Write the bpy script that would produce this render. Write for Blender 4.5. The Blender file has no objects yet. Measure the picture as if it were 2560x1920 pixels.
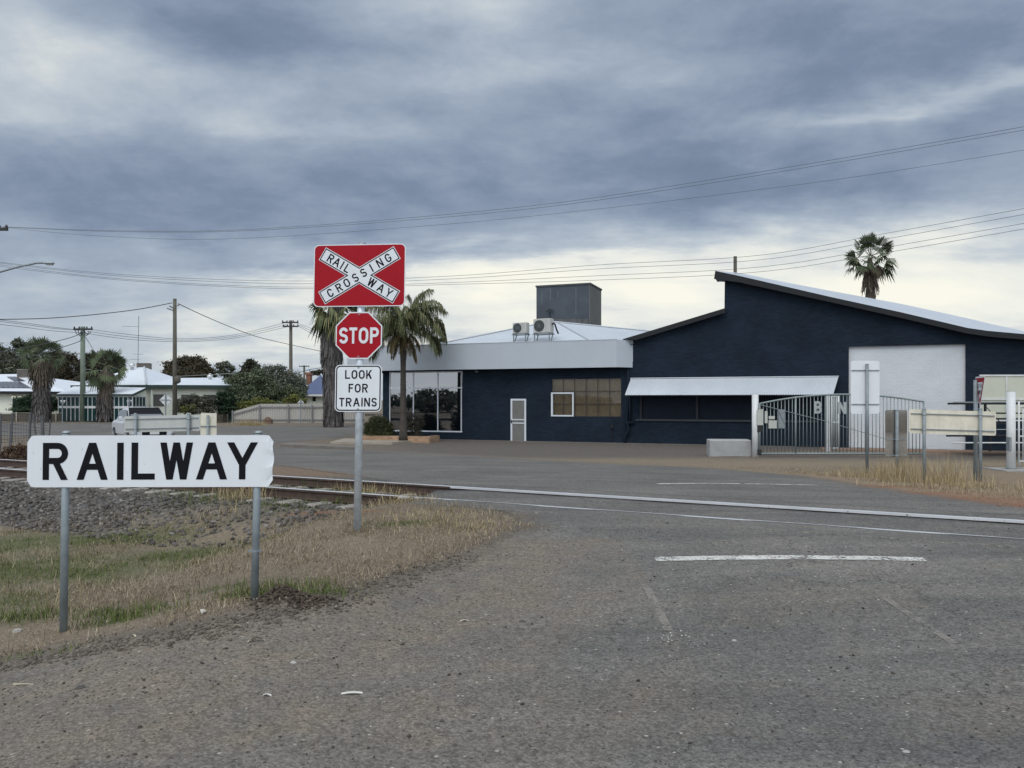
import bpy, math, random
import numpy as np
from mathutils import Vector
rng = np.random.default_rng(7)
random.seed(7)
S = bpy.context.scene
COL = S.collection
R = math.radians

# ------------------------------------------------------------------ camera
F, CX, HY, CH = 1923.0, 1280.0, 1000.0, 1.70      # focal length in photo pixels, centre column, horizon row, eye height
cam = bpy.data.cameras.new('camera'); cam.sensor_width = 36; cam.lens = 36 * F / 2560
cam.shift_y = 40 / 2560; cam.clip_start = 0.1; cam.clip_end = 5000
co = bpy.data.objects.new('camera', cam); COL.objects.link(co)
co.location = (0, 0, CH); co.rotation_euler = (R(90), 0, 0)
S.camera = co
S.view_settings.view_transform = 'Standard'; S.view_settings.look = 'None'
S.view_settings.gamma = 1.0; S.view_settings.exposure = 0.0; S.view_settings.use_curve_mapping = False

# ------------------------------------------------------------------ node helper
class NT:
    def __init__(s, tree):
        s.t = tree; s.n = tree.nodes; s.l = tree.links
    def add(s, typ, **kw):
        n = s.n.new(typ)
        for k, v in kw.items(): setattr(n, k, v)
        return n
    def put(s, sock, v):
        if v is None: return
        if isinstance(v, bpy.types.NodeSocket): s.l.new(v, sock)
        else: sock.default_value = v
    def m(s, op, a, b=None, c=None, clamp=False):
        n = s.add('ShaderNodeMath', operation=op); n.use_clamp = clamp
        s.put(n.inputs[0], a); s.put(n.inputs[1], b); s.put(n.inputs[2], c)
        return n.outputs[0]
    def noise(s, vec, scale, detail=4, rough=.55, dist=0.0, out=0):
        n = s.add('ShaderNodeTexNoise'); s.put(n.inputs['Vector'], vec)
        n.inputs['Scale'].default_value = scale; n.inputs['Detail'].default_value = detail
        n.inputs['Roughness'].default_value = rough; n.inputs['Distortion'].default_value = dist
        return n.outputs[out]
    def ramp(s, fac, stops, interp='LINEAR'):
        n = s.add('ShaderNodeValToRGB'); n.color_ramp.interpolation = interp
        e = n.color_ramp.elements
        while len(e) < len(stops): e.new(0.5)
        for q, (p, c) in zip(e, stops):
            q.position = p; q.color = (*c, 1) if len(c) == 3 else c
        s.put(n.inputs[0], fac); return n.outputs[0]
    def mix(s, fac, a, b, blend='MIX'):
        n = s.add('ShaderNodeMix', data_type='RGBA', blend_type=blend)
        s.put(n.inputs[0], fac)
        s.put(n.inputs[6], (*a, 1) if isinstance(a, tuple) and len(a) == 3 else a)
        s.put(n.inputs[7], (*b, 1) if isinstance(b, tuple) and len(b) == 3 else b)
        return n.outputs[2]
    def bump(s, h, strength=.4, dist=.01):
        n = s.add('ShaderNodeBump'); n.inputs['Strength'].default_value = strength
        n.inputs['Distance'].default_value = dist; s.put(n.inputs['Height'], h); return n.outputs[0]
    def mapr(s, v, a, b, c=0.0, d=1.0, smooth=False):
        n = s.add('ShaderNodeMapRange'); n.interpolation_type = 'SMOOTHSTEP' if smooth else 'LINEAR'
        s.put(n.inputs[0], v)
        for i, q in enumerate((a, b, c, d)): n.inputs[i + 1].default_value = q
        return n.outputs[0]

# ------------------------------------------------------------------ world: nishita sky behind an overcast of layered cloud
SUN_EL, SUN_AZ = R(52), R(200)         # azimuth measured from +y towards +x: behind the camera, a little to the left
W = bpy.data.worlds.new('World'); S.world = W; W.use_nodes = True
w = NT(W.node_tree); w.n.clear()
out = w.add('ShaderNodeOutputWorld'); bg = w.add('ShaderNodeBackground'); w.l.new(bg.outputs[0], out.inputs[0])
sky = w.add('ShaderNodeTexSky', sky_type='NISHITA'); sky.sun_disc = False
sky.sun_elevation = SUN_EL; sky.sun_rotation = SUN_AZ
sk = w.add('ShaderNodeVectorMath', operation='SCALE'); w.l.new(sky.outputs[0], sk.inputs[0]); sk.inputs['Scale'].default_value = .08
tc = w.add('ShaderNodeTexCoord'); sep = w.add('ShaderNodeSeparateXYZ'); w.l.new(tc.outputs['Generated'], sep.inputs[0])
dx, dy, dz = sep.outputs
az = w.m('ARCTAN2', dx, dy); el = w.m('ARCSINE', dz)
den = w.m('ADD', w.m('MAXIMUM', dz, 0.0), .16)
cp = w.add('ShaderNodeCombineXYZ'); w.put(cp.inputs[0], w.m('DIVIDE', dx, den)); w.put(cp.inputs[1], w.m('DIVIDE', dy, den))
cl = cp.outputs[0]
mp = w.add('ShaderNodeMapping'); w.l.new(cl, mp.inputs[0]); mp.inputs['Rotation'].default_value = (0, 0, R(14)); mp.inputs['Scale'].default_value = (.55, 1.0, 1)
pl = mp.outputs[0]
wr1 = w.m('SUBTRACT', w.noise(pl, 1.3, 5, .6), .5); wr2 = w.m('SUBTRACT', w.noise(pl, 2.1, 5, .6, out=0), .5)
azw = w.m('ADD', az, w.m('MULTIPLY', wr1, .34)); elw = w.m('ADD', el, w.m('MULTIPLY', wr2, .13))
def blob(px, py, sx, sy, a):
    A = (px - CX) / F; E = (HY - py) / F
    z0 = math.atan(A); e0 = math.atan(E / math.hypot(1, A))
    u = w.m('DIVIDE', w.m('SUBTRACT', azw, z0), sx / F); v = w.m('DIVIDE', w.m('SUBTRACT', elw, e0), sy / F)
    q = w.m('ADD', w.m('MULTIPLY', u, u), w.m('MULTIPLY', v, v))
    return w.m('MULTIPLY', w.m('EXPONENT', w.m('MULTIPLY', q, -1.0)), a)
val = .305
for b in CLOUDS if 'CLOUDS' in globals() else [
    (20, 60, 280, 120, .26), (1080, 10, 260, 70, .30), (60, 270, 280, 70, .26), (420, 150, 250, 40, .09), (600, 240, 330, 45, .08),
    (1350, 190, 480, 40, .14), (2380, 240, 420, 26, .26), (1600, 140, 300, 50, .10), (760, 300, 280, 30, .12),
    (2050, 690, 800, 120, .47), (2380, 800, 620, 130, .38), (1300, 700, 380, 75, .42), (1150, 830, 450, 110, .36), (900, 700, 220, 26, .2), (720, 740, 160, 40, .25),
    (330, 940, 900, 130, .22), (600, 830, 260, 50, .18), (200, 690, 400, 60, .12), (520, 620, 300, 30, .08), (120, 770, 420, 60, .12),
    (560, 70, 340, 55, -.14), (2250, 110, 520, 80, -.12), (1250, 470, 1100, 85, -.12), (1950, 470, 330, 60, -.12), (330, 560, 520, 45, -.06), (900, 600, 400, 40, -.06)]:
    val = w.m('ADD', val, blob(*b))
n1 = w.m('SUBTRACT', w.noise(pl, 1.5, 12, .60, .3), .5); dmp = w.add('ShaderNodeMapping'); w.l.new(tc.outputs['Generated'], dmp.inputs[0]); dmp.inputs['Scale'].default_value = (1, 1, 2.1); dmp.inputs['Rotation'].default_value = (0, R(-7), 0); dv = dmp.outputs[0]
n2 = w.m('SUBTRACT', w.noise(dv, 3.4, 12, .60, .25), .5); n3 = w.m('SUBTRACT', w.noise(dv, 9.5, 10, .64, .2), .5)
val = w.m('ADD', val, w.m('MULTIPLY', n1, .40)); val = w.m('ADD', val, w.m('MULTIPLY', n2, .52)); val = w.m('ADD', val, w.m('MULTIPLY', n3, .32))
cc = w.ramp(val, [(0.0, (.148, .196, .284)), (.20, (.208, .266, .372)), (.42, (.355, .425, .525)), (.62, (.55, .61, .665)), (.80, (.83, .845, .80)), (1.0, (1.0, .98, .86))])
mixc = w.mix(.06, cc, sk.outputs[0])
# unseen sky overhead and behind camera made whiter and brighter to light the signs
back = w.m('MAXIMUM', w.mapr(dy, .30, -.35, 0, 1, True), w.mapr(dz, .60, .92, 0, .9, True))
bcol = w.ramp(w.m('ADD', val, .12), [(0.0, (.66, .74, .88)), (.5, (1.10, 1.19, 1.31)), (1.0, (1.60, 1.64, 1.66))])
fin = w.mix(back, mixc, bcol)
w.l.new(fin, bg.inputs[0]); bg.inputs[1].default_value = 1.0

# ------------------------------------------------------------------ sun, veiled by cloud
sl = bpy.data.lights.new('sun', 'SUN'); sl.energy = 1.2; sl.angle = R(35); sl.color = (1.0, .96, .9)
so = bpy.data.objects.new('sun', sl); COL.objects.link(so)
sd = Vector((math.sin(SUN_AZ) * math.cos(SUN_EL), math.cos(SUN_AZ) * math.cos(SUN_EL), math.sin(SUN_EL)))
so.rotation_euler = sd.to_track_quat('Z', 'Y').to_euler(); so.location = sd * 50

# ------------------------------------------------------------------ materials
MATS = {}
def mat(name, col, rough=.6, metal=0.0, var=.12, vs=2.0, bump=0.0, bs=60.0, bd=.004, spec=.5, streak=0.0, uv=False):
    if name in MATS: return MATS[name]
    m = bpy.data.materials.new(name); m.use_nodes = True; q = NT(m.node_tree)
    p = q.n['Principled BSDF']; p.inputs['Roughness'].default_value = rough; p.inputs['Metallic'].default_value = metal
    p.inputs['Specular IOR Level'].default_value = spec
    t = q.add('ShaderNodeTexCoord'); v = t.outputs['UV' if uv else 'Object']
    n = q.noise(v, vs, 6, .6)
    d = tuple(max(0, c * (1 - var)) for c in col); b = tuple(min(1, c * (1 + var)) for c in col)
    c = q.ramp(n, [(.3, d), (.7, b)])
    if streak:
        mp = q.add('ShaderNodeMapping'); q.l.new(v, mp.inputs[0]); mp.inputs['Scale'].default_value = (9, 9, .6) if not uv else (9, .6, 1)
        s2 = q.mapr(q.noise(mp.outputs[0], 1.0, 5, .6), .5, .75, 0, streak)
        c = q.mix(s2, c, tuple(x * .45 for x in col))
    q.put(p.inputs['Base Color'], c)
    if bump: q.put(p.inputs['Normal'], q.bump(q.noise(v, bs, 4, .6), bump, bd))
    MATS[name] = m; return m
def corr_mat(name, col, pitch, rough=.45, metal=0.0, var=.06, strength=.6, saw=False, horiz=False):
    m = bpy.data.materials.new(name); m.use_nodes = True; q = NT(m.node_tree); p = q.n['Principled BSDF']
    p.inputs['Roughness'].default_value = rough; p.inputs['Metallic'].default_value = metal
    t = q.add('ShaderNodeTexCoord'); sp = q.add('ShaderNodeSeparateXYZ'); q.l.new(t.outputs['UV'], sp.inputs[0])
    x = sp.outputs[1 if horiz else 0]
    fr = q.m('FRACT', q.m('DIVIDE', x, pitch))
    h = fr if saw else q.m('SINE', q.m('MULTIPLY', fr, 2 * math.pi))
    n = q.noise(t.outputs['UV'], .8, 6, .65)
    q.put(p.inputs['Base Color'], q.ramp(n, [(.3, tuple(c * (1 - var) for c in col)), (.7, tuple(min(1, c * (1 + var)) for c in col))]))
    q.put(p.inputs['Normal'], q.bump(h, strength, .012))
    MATS[name] = m; return m
def brick_mat(name, col, mortar, var=.1, strength=.5, rough=.55, bw=.24, bh=.086, spec=.4, wear=None, mottle=.25):
    m = bpy.data.materials.new(name); m.use_nodes = True; q = NT(m.node_tree); p = q.n['Principled BSDF']
    p.inputs['Roughness'].default_value = rough; p.inputs['Specular IOR Level'].default_value = spec
    t = q.add('ShaderNodeTexCoord'); uv = t.outputs['UV']
    b = q.add('ShaderNodeTexBrick'); q.l.new(uv, b.inputs['Vector']); b.inputs['Scale'].default_value = 1.0
    b.inputs['Brick Width'].default_value = bw; b.inputs['Row Height'].default_value = bh; b.inputs['Mortar Size'].default_value = .008
    b.inputs['Mortar Smooth'].default_value = .4
    b.inputs['Color1'].default_value = (*tuple(c * (1 - var) for c in col), 1); b.inputs['Color2'].default_value = (*tuple(c * (1 + var) for c in col), 1)
    b.inputs['Mortar'].default_value = (*mortar, 1)
    c = b.outputs['Color']
    n = q.noise(uv, .7, 6, .62); c = q.mix(mottle, c, q.ramp(n, [(.3, (.72, .72, .72)), (.7, (1.3, 1.3, 1.3))]), 'MULTIPLY')
    if wear:
        mp = q.add('ShaderNodeMapping'); q.l.new(uv, mp.inputs[0]); mp.inputs['Scale'].default_value = (1.6, 9, 1)
        c = q.mix(q.mapr(q.noise(mp.outputs[0], 2.2, 6, .7), .62, .74, 0, .55), c, wear)
    q.put(p.inputs['Base Color'], c)
    n2 = q.noise(uv, 7, 5, .7); h = q.m('ADD', q.m('MULTIPLY', b.outputs['Fac'], -.6), q.m('MULTIPLY', n2, 1.2))
    q.put(p.inputs['Normal'], q.bump(h, strength, .02))
    MATS[name] = m; return m
def leaf_mat(name, c1, c2, c3=None, rough=.65):
    m = bpy.data.materials.new(name); m.use_nodes = True; q = NT(m.node_tree); p = q.n['Principled BSDF']
    p.inputs['Roughness'].default_value = rough; p.inputs['Specular IOR Level'].default_value = .25
    t = q.add('ShaderNodeTexCoord'); g_ = q.add('ShaderNodeNewGeometry')
    a = q.ramp(q.noise(t.outputs['Object'], .9, 4, .6), [(.32, c1), (.68, c2)])
    r = q.mapr(g_.outputs['Random Per Island'], 0, 1, .55, 1.5)
    sc = q.add('ShaderNodeVectorMath', operation='SCALE'); q.l.new(a, sc.inputs[0]); q.put(sc.inputs['Scale'], r)
    c = sc.outputs[0]
    if c3: c = q.mix(q.m('GREATER_THAN', g_.outputs['Random Per Island'], .86), c, c3)
    q.put(p.inputs['Base Color'], c)
    MATS[name] = m; return m

# ------------------------------------------------------------------ mesh builder
class Fr:      # a local frame: origin, u (along), v (depth), w (up)
    def __init__(s, o, u=(1, 0, 0), v=(0, 1, 0), w_=(0, 0, 1)):
        s.o = Vector(o); s.u = Vector(u); s.v = Vector(v); s.w = Vector(w_)
    def __call__(s, a, b, c): return s.o + s.u * a + s.v * b + s.w * c
ID = Fr((0, 0, 0))
def yawfr(o, deg):
    a = R(deg); return Fr(o, (math.cos(a), math.sin(a), 0), (-math.sin(a), math.cos(a), 0))
class MB:
    def __init__(s, fr=None): s.v = []; s.f = []; s.mi = []; s.fr = fr or ID; s.k = 0; s.sm = False
    def add(s, pts, faces, fr=None):
        fr = fr or s.fr; n = len(s.v); s.v += [fr(*p) for p in pts]
        for f in faces: s.f.append([n + i for i in f]); s.mi.append(s.k)
        return s
    def box(s, a, b, fr=None):
        (x0, y0, z0), (x1, y1, z1) = a, b
        return s.add([(x0, y0, z0), (x1, y0, z0), (x1, y1, z0), (x0, y1, z0), (x0, y0, z1), (x1, y0, z1), (x1, y1, z1), (x0, y1, z1)],
                     [(0, 3, 2, 1), (4, 5, 6, 7), (0, 1, 5, 4), (1, 2, 6, 5), (2, 3, 7, 6), (3, 0, 4, 7)], fr)
    def bbox(s, a, b, r=.02, fr=None):     # box with chamfered vertical and top edges
        (x0, y0, z0), (x1, y1, z1) = a, b
        def ring(z, i): return [(x0 + i + r, y0 + i, z), (x1 - i - r, y0 + i, z), (x1 - i, y0 + i + r, z), (x1 - i, y1 - i - r, z), (x1 - i - r, y1 - i, z), (x0 + i + r, y1 - i, z), (x0 + i, y1 - i - r, z), (x0 + i, y0 + i + r, z)]
        p = ring(z0, r) + ring(z0 + r, 0) + ring(z1 - r, 0) + ring(z1, r)
        fs = [tuple(range(7, -1, -1)), tuple(range(24, 32))]
        for k in range(3):
            for i in range(8): fs.append((k * 8 + i, k * 8 + (i + 1) % 8, k * 8 + 8 + (i + 1) % 8, k * 8 + 8 + i))
        return s.add(p, fs, fr)
    def prism(s, poly, v0, v1, fr=None):   # polygon in (u,w), extruded along v
        n = len(poly); p = [(x, v0, z) for x, z in poly] + [(x, v1, z) for x, z in poly]
        return s.add(p, [tuple(range(n)), tuple(range(2 * n - 1, n - 1, -1))] + [(i, n + i, n + (i + 1) % n, (i + 1) % n) for i in range(n)], fr)
    def flat(s, poly, v, fr=None):
        return s.add([(x, v, z) for x, z in poly], [tuple(range(len(poly)))], fr)
    def tube(s, pts, r, n=8, cap=True, fr=None):
        fr = fr or s.fr; P = [fr(*p) for p in pts]; rr = r if isinstance(r, (list, tuple)) else [r] * len(P)
        b = len(s.v); prev = None
        for i, c in enumerate(P):
            d = (P[min(i + 1, len(P) - 1)] - P[max(i - 1, 0)]).normalized()
            if prev is None:
                a = d.cross(Vector((0, 0, 1)) if abs(d.z) < .9 else Vector((1, 0, 0))).normalized()
            else: a = (prev - d * prev.dot(d)).normalized()
            prev = a; e = d.cross(a)
            for k in range(n):
                t = 2 * math.pi * k / n; s.v.append(c + (a * math.cos(t) + e * math.sin(t)) * rr[i])
        for i in range(len(P) - 1):
            for k in range(n):
                s.f.append([b + i * n + k, b + i * n + (k + 1) % n, b + (i + 1) * n + (k + 1) % n, b + (i + 1) * n + k]); s.mi.append(s.k)
        if cap:
            s.f.append([b + k for k in range(n - 1, -1, -1)]); s.mi.append(s.k)
            s.f.append([b + (len(P) - 1) * n + k for k in range(n)]); s.mi.append(s.k)
        return s
    def bar(s, a, b, wd, hg, fr=None):     # rectangular bar from a to b
        fr = fr or s.fr; A = fr(*a); B = fr(*b); d = (B - A).normalized()
        up = Vector((0, 0, 1)) if abs(d.z) < .95 else fr.v
        x = d.cross(up).normalized(); y = x.cross(d)
        n = len(s.v)
        for c in (A, B):
            for sx, sy in ((-1, -1), (1, -1), (1, 1), (-1, 1)): s.v.append(c + x * sx * wd / 2 + y * sy * hg / 2)
        for f in ((3, 2, 1, 0), (4, 5, 6, 7), (0, 1, 5, 4), (1, 2, 6, 5), (2, 3, 7, 6), (3, 0, 4, 7)): s.f.append([n + i for i in f]); s.mi.append(s.k)
        return s
    def dome(s, c, r, h, n=12, m=4, fr=None):
        pts = []; fs = []
        for j in range(m):
            t = math.pi / 2 * j / m
            for k in range(n): pts.append((c[0] + r * math.cos(t) * math.cos(2 * math.pi * k / n), c[1] + r * math.cos(t) * math.sin(2 * math.pi * k / n), c[2] + h * math.sin(t)))
        pts.append((c[0], c[1], c[2] + h))
        for j in range(m - 1):
            for k in range(n): fs.append((j * n + k, j * n + (k + 1) % n, (j + 1) * n + (k + 1) % n, (j + 1) * n + k))
        for k in range(n): fs.append(((m - 1) * n + k, (m - 1) * n + (k + 1) % n, m * n))
        fs.append(tuple(range(n - 1, -1, -1)))
        return s.add(pts, fs, fr)
    def build(s, name, m, parent=None, smooth=False, **kw):
        me = bpy.data.meshes.new(name); org = worldpos(parent) if parent else kw.pop('org', Vector((0, 0, 0)))
        me.from_pydata([v - org for v in s.v], [], s.f)
        for q in (m if isinstance(m, (list, tuple)) else [m]): me.materials.append(q)
        if any(s.mi): me.polygons.foreach_set('material_index', s.mi)
        uvl = me.uv_layers.new(name='UVMap'); fr = s.fr; uv = []
        for p in me.polygons:
            n = p.normal; a, b, c = abs(n.dot(fr.u)), abs(n.dot(fr.v)), abs(n.dot(fr.w))
            for vi in p.vertices:
                d = s.v[vi] - fr.o; x, y, z = d.dot(fr.u), d.dot(fr.v), d.dot(fr.w)
                uv += (x, z) if b >= a and b >= c else (x, y) if c >= a else (y, z)
        uvl.data.foreach_set('uv', uv)
        if smooth: me.polygons.foreach_set('use_smooth', [True] * len(me.polygons))
        me.update()
        o = bpy.data.objects.new(name, me); COL.objects.link(o)
        if parent: o.parent = parent
        else: o.location = org
        return tag(o, **kw)
def worldpos(o):
    p = Vector((0, 0, 0))
    while o: p += o.location; o = o.parent
    return p
def tag(o, label=None, cat=None, group=None, kind=None):
    if label: o['label'] = label
    if cat: o['category'] = cat
    if group: o['group'] = group
    if kind: o['kind'] = kind
    return o
def thing(name, loc, label, cat, group=None):
    o = bpy.data.objects.new(name, None); COL.objects.link(o); o.location = loc; o.empty_display_size = .2
    return tag(o, label, cat, group)
def npmesh(name, V, k, m, parent=None, smooth=False, **kw):      # V: (N*k,3) array, each k rows one face
    n = len(V) // k; me = bpy.data.meshes.new(name)
    org = np.array(worldpos(parent)) if parent else np.zeros(3)
    me.vertices.add(len(V)); me.vertices.foreach_set('co', (V - org).astype(np.float32).ravel())
    me.loops.add(len(V)); me.loops.foreach_set('vertex_index', np.arange(len(V), dtype=np.int32))
    me.polygons.add(n); me.polygons.foreach_set('loop_start', np.arange(0, n * k, k, dtype=np.int32)); me.polygons.foreach_set('loop_total', np.full(n, k, np.int32))
    if smooth: me.polygons.foreach_set('use_smooth', [True] * n)
    me.materials.append(m); me.update(calc_edges=True)
    o = bpy.data.objects.new(name, me); COL.objects.link(o)
    if parent: o.parent = parent
    return tag(o, **kw)
def idxmesh(name, V, Fc, m, parent=None, smooth=False, **kw):    # V (N,3), Fc (M,k)
    me = bpy.data.meshes.new(name); n, k = Fc.shape; org = np.array(worldpos(parent)) if parent else np.zeros(3)
    me.vertices.add(len(V)); me.vertices.foreach_set('co', (V - org).astype(np.float32).ravel())
    me.loops.add(n * k); me.loops.foreach_set('vertex_index', Fc.astype(np.int32).ravel())
    me.polygons.add(n); me.polygons.foreach_set('loop_start', np.arange(0, n * k, k, dtype=np.int32)); me.polygons.foreach_set('loop_total', np.full(n, k, np.int32))
    if smooth: me.polygons.foreach_set('use_smooth', [True] * n)
    me.materials.append(m); me.update(calc_edges=True)
    o = bpy.data.objects.new(name, me); COL.objects.link(o)
    if parent: o.parent = parent
    return tag(o, **kw)
def copy_tree(o, loc=None, parent=None, label=None):
    c = o.copy(); COL.objects.link(c)
    if parent: c.parent = parent
    if loc is not None: c.location = loc
    if label: c['label'] = label
    for ch in list(o.children): copy_tree(ch, None, c)
    return c

# ------------------------------------------------------------------ terrain
TN = (.456, .890, 10.45)                       # track: normal and distance of the centre line
def st(x, y): return TN[0] * x + TN[1] * y - TN[2], TN[1] * x - TN[0] * y
def sxy(s_, t): return TN[0] * (s_ + TN[2]) + TN[1] * t, TN[1] * (s_ + TN[2]) - TN[0] * t
def ss(a, b, x):
    t = np.clip((x - a) / (b - a), 0, 1); return t * t * (3 - 2 * t)
TE = -6.9                                      # the sealed crossing starts here (along the track)
def ground_z(x, y, grid=False):
    x = np.asarray(x, float); y = np.asarray(y, float); s_, t = st(x, y)
    left = 1 - ss(TE - .5, TE + .35, t)
    near = -.25 * ss(1.8, 4.6, -x) * ss(1.5, 5.0, y) + .12 * np.exp(-((x + 1.95) / 1.1) ** 2 - ((y - 6.3) / 1.8) ** 2)
    near = near + .12 * np.exp(-((x + 1.80) / .15) ** 2 - ((y - 6.0) / .11) ** 2) + .05 * np.exp(-((x + 1.5) / .2) ** 2 - ((y - 6.04) / .08) ** 2)
    nr = near * (1 - ss(-5, -1.3, s_)) + .212 * ss(-5.5, -1.3, s_)
    ne = near + (.025 - near) * ss(-3.3, -1.6, s_)
    zn = nr * (1 - left) + ne * left
    zfar = -.27 + .24 * ss(40, 62, y)
    f = ss(1.3, 14, s_)
    zf = (.212 * (1 - left) + .025 * left) * (1 - f) + zfar * f
    z = np.where(s_ < 0, zn, zf)
    if grid: z = z - (.17 * (1 - left)) * ss(1.12, .98, np.abs(s_))
    return z
def gz(x, y): return float(ground_z(x, y))
def hit(px, py, zmax=400):
    kx, kz = (px - CX) / F, (HY - py) / F
    Z = np.concatenate([np.arange(1, 40, .02), np.arange(40, zmax, .2)])
    d = CH + kz * Z - ground_z(kx * Z, Z)
    i = np.argmax(d < 0)
    if d[i] >= 0: i = len(Z) - 1
    a, b = Z[max(i - 1, 0)], Z[i]
    for _ in range(20):
        c = (a + b) / 2
        if CH + kz * c - gz(kx * c, c) < 0: b = c
        else: a = c
    return Vector((kx * b, b, gz(kx * b, b)))
def at(px, py, Z): return Vector(((px - CX) / F * Z, Z, CH + (HY - py) / F * Z))
def on(px, Z):
    x = (px - CX) / F * Z; return Vector((x, Z, gz(x, Z)))

def poly_sd(P, poly):                          # signed distance to a polygon, positive inside
    poly = np.array(poly); n = len(poly); d = np.full(len(P), 1e9); ins = np.zeros(len(P), bool)
    for i in range(n):
        a, b = poly[i], poly[(i + 1) % n]; e = b - a; q = P - a
        t = np.clip((q @ e) / (e @ e), 0, 1); d = np.minimum(d, np.hypot(*(q - t[:, None] * e).T))
        c = (a[1] > P[:, 1]) != (b[1] > P[:, 1])
        with np.errstate(divide='ignore', invalid='ignore'):
            ins ^= c & (P[:, 0] < (b[0] - a[0]) * (P[:, 1] - a[1]) / (b[1] - a[1]) + a[0])
    return np.where(ins, d, -d)
def H2(l): return [tuple(hit(*p))[:2] for p in l]
near_edge = [(0, 1650), (250, 1605), (500, 1560), (760, 1505), (1000, 1435), (1180, 1375), (1290, 1325), (1300, 1292), (1210, 1268), (1095, 1252), (1012, 1243)]
far_edge = [(962, 1203), (850, 1185), (690, 1163), (560, 1132), (400, 1107), (200, 1094), (0, 1090), (-700, 1088), (-700, 1059), (300, 1057), (560, 1067), (700, 1064), (930, 1064),
            (905, 1080), (850, 1095), (700, 1108), (690, 1116), (830, 1122), (1000, 1130), (1200, 1141), (1500, 1158), (1800, 1172), (2000, 1190), (2150, 1213), (2300, 1235), (2560, 1268), (3300, 1350)]
ROAD = [(-9, 3.6), (-5, 4.4)] + H2(near_edge) + H2(far_edge) + [(40, 9), (40, -40), (-40, -40), (-40, 3)]
VERGE = [(-30, 3.9), (-9, 3.9), (-5, 4.6)] + H2(near_edge) + [(-1.9, 11.4)] + [sxy(-2.2, t) for t in (-7.5, -9, -12)] + [sxy(-3.3, t) for t in (-14, -18, -30)]

def axis(segs):
    o = [segs[0][0]]
    for a, b, d in segs:
        n = max(1, round((b - a) / d)); o += list(np.linspace(a, b, n + 1)[1:])
    return np.array(o)
XS = axis([(-2500, -200, 300), (-200, -60, 10), (-60, -24, 1.2), (-24, -9, .35), (-9, 7, .09), (7, 16, .22), (16, 40, .8), (40, 200, 10), (200, 2500, 300)])
YS = axis([(-300, -20, 40), (-20, 0, 4), (0, 3, .5), (3, 14, .09), (14, 24, .16), (24, 42, .45), (42, 80, .9), (80, 200, 8), (200, 3000, 350)])
X, Y = np.meshgrid(XS, YS); P2 = np.stack([X.ravel(), Y.ravel()], 1)
Zg = ground_z(P2[:, 0], P2[:, 1], True)
lump = sum(a * np.sin(P2[:, 0] * f1 + p1) * np.sin(P2[:, 1] * f2 + p2) for a, f1, p1, f2, p2 in ((.012, 2.1, .3, 2.7, 1.1), (.008, 5.3, 1.9, 4.1, .2), (.006, 11.1, .7, 9.7, 2.1)))
sdr = poly_sd(P2, ROAD); sdv = poly_sd(P2, VERGE); s_, t_ = st(P2[:, 0], P2[:, 1])
Zg = Zg + lump * np.clip(-sdr * 2, 0, 1) * (np.abs(P2[:, 0]) < 60) * (np.abs(s_) > 1.3)
heap = np.exp(-((P2[:, 0] + 1.70) / .30) ** 2 - ((P2[:, 1] - 5.98) / .15) ** 2)
Zg = Zg + heap * .03 * np.sin(P2[:, 0] * 47) * np.sin(P2[:, 1] * 61)
NX, NY = len(XS), len(YS)
def blobs(l):          # soft patches given in photo pixels as (px,py,rx metres,ry metres)
    m = np.zeros(len(P2))
    for px, py, rx, ry in l:
        c = hit(px, py); m = np.maximum(m, np.exp(-((P2[:, 0] - c.x) / rx) ** 2 - ((P2[:, 1] - c.y) / ry) ** 2))
    return m
# colour of what lies on the ground (soil, thatch, ballast dust), one value per vertex
C = np.tile(np.array([.150, .128, .104]), (len(P2), 1))
def lay(mask, col):
    global C
    C = C * (1 - mask[:, None]) + np.array(col) * mask[:, None]
lay(ss(-.1, .5, sdv), (.185, .150, .108))
GREEN = [(60, 1420, 1.1, .9), (250, 1430, 1.0, .6), (450, 1390, 1.0, .6), (150, 1350, 1.2, .6), (20, 1360, 1.2, .8), (30, 1500, .5, .4), (330, 1345, .9, .5), (100, 1540, .5, .2), (330, 1545, .35, .1), (650, 1480, .4, .12), (760, 1480, .4, .12), (90, 1640, .4, .08), (560, 1470, .3, .1), (860, 1260, .5, .5), (1000, 1310, .5, .15), (620, 1225, .6, .6)]
gmask = blobs(GREEN)
lay(gmask * .7, (.085, .10, .045))
lay(ss(-.35, .1, -sdv) * ss(.35, -.1, -sdr) * (P2[:, 1] < 12) * .8, (.108, .091, .072))
ball = ss(TE - .1, TE - .8, t_) * ss(3.5, 3.0, np.abs(s_ + .2)) * np.where(s_ < -1.2, ss(-9.5, -11.5, t_), 1)
lay(ball, (.105, .102, .10))
lay(heap, (.088, .068, .052))
lay(blobs([(810, 1283, .5, .18), (900, 1278, .3, .12)]) * .8, (.20, .095, .05))
farv = (s_ > 2) & (P2[:, 1] > 11)
lay(farv * ss(.0, .4, -sdr) * ss(28, 18, P2[:, 1]) * ss(0, 4, P2[:, 0]), (.215, .165, .112))
lay(blobs([(2560, 1262, 1.6, .6), (2420, 1246, 1.6, .5), (2300, 1232, 1.2, .45), (2690, 1282, 1.8, .6), (2180, 1216, 1.0, .4)]) * .85, (.205, .105, .062))
lay(blobs([(1990, 1160, 5, 1.3), (1600, 1150, 6, 1.0), (2400, 1160, 5, 1.0)]) * .55, (.235, .19, .125))
lay(farv * ss(24.5, 27.5, P2[:, 1]) * ss(-7, -3, P2[:, 0]) * ss(.0, .6, -sdr), (.115, .102, .09))
lay(blobs([(760, 1185, 2.2, .8), (650, 1175, 2.0, .9)]) * .8, (.19, .125, .08))
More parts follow.
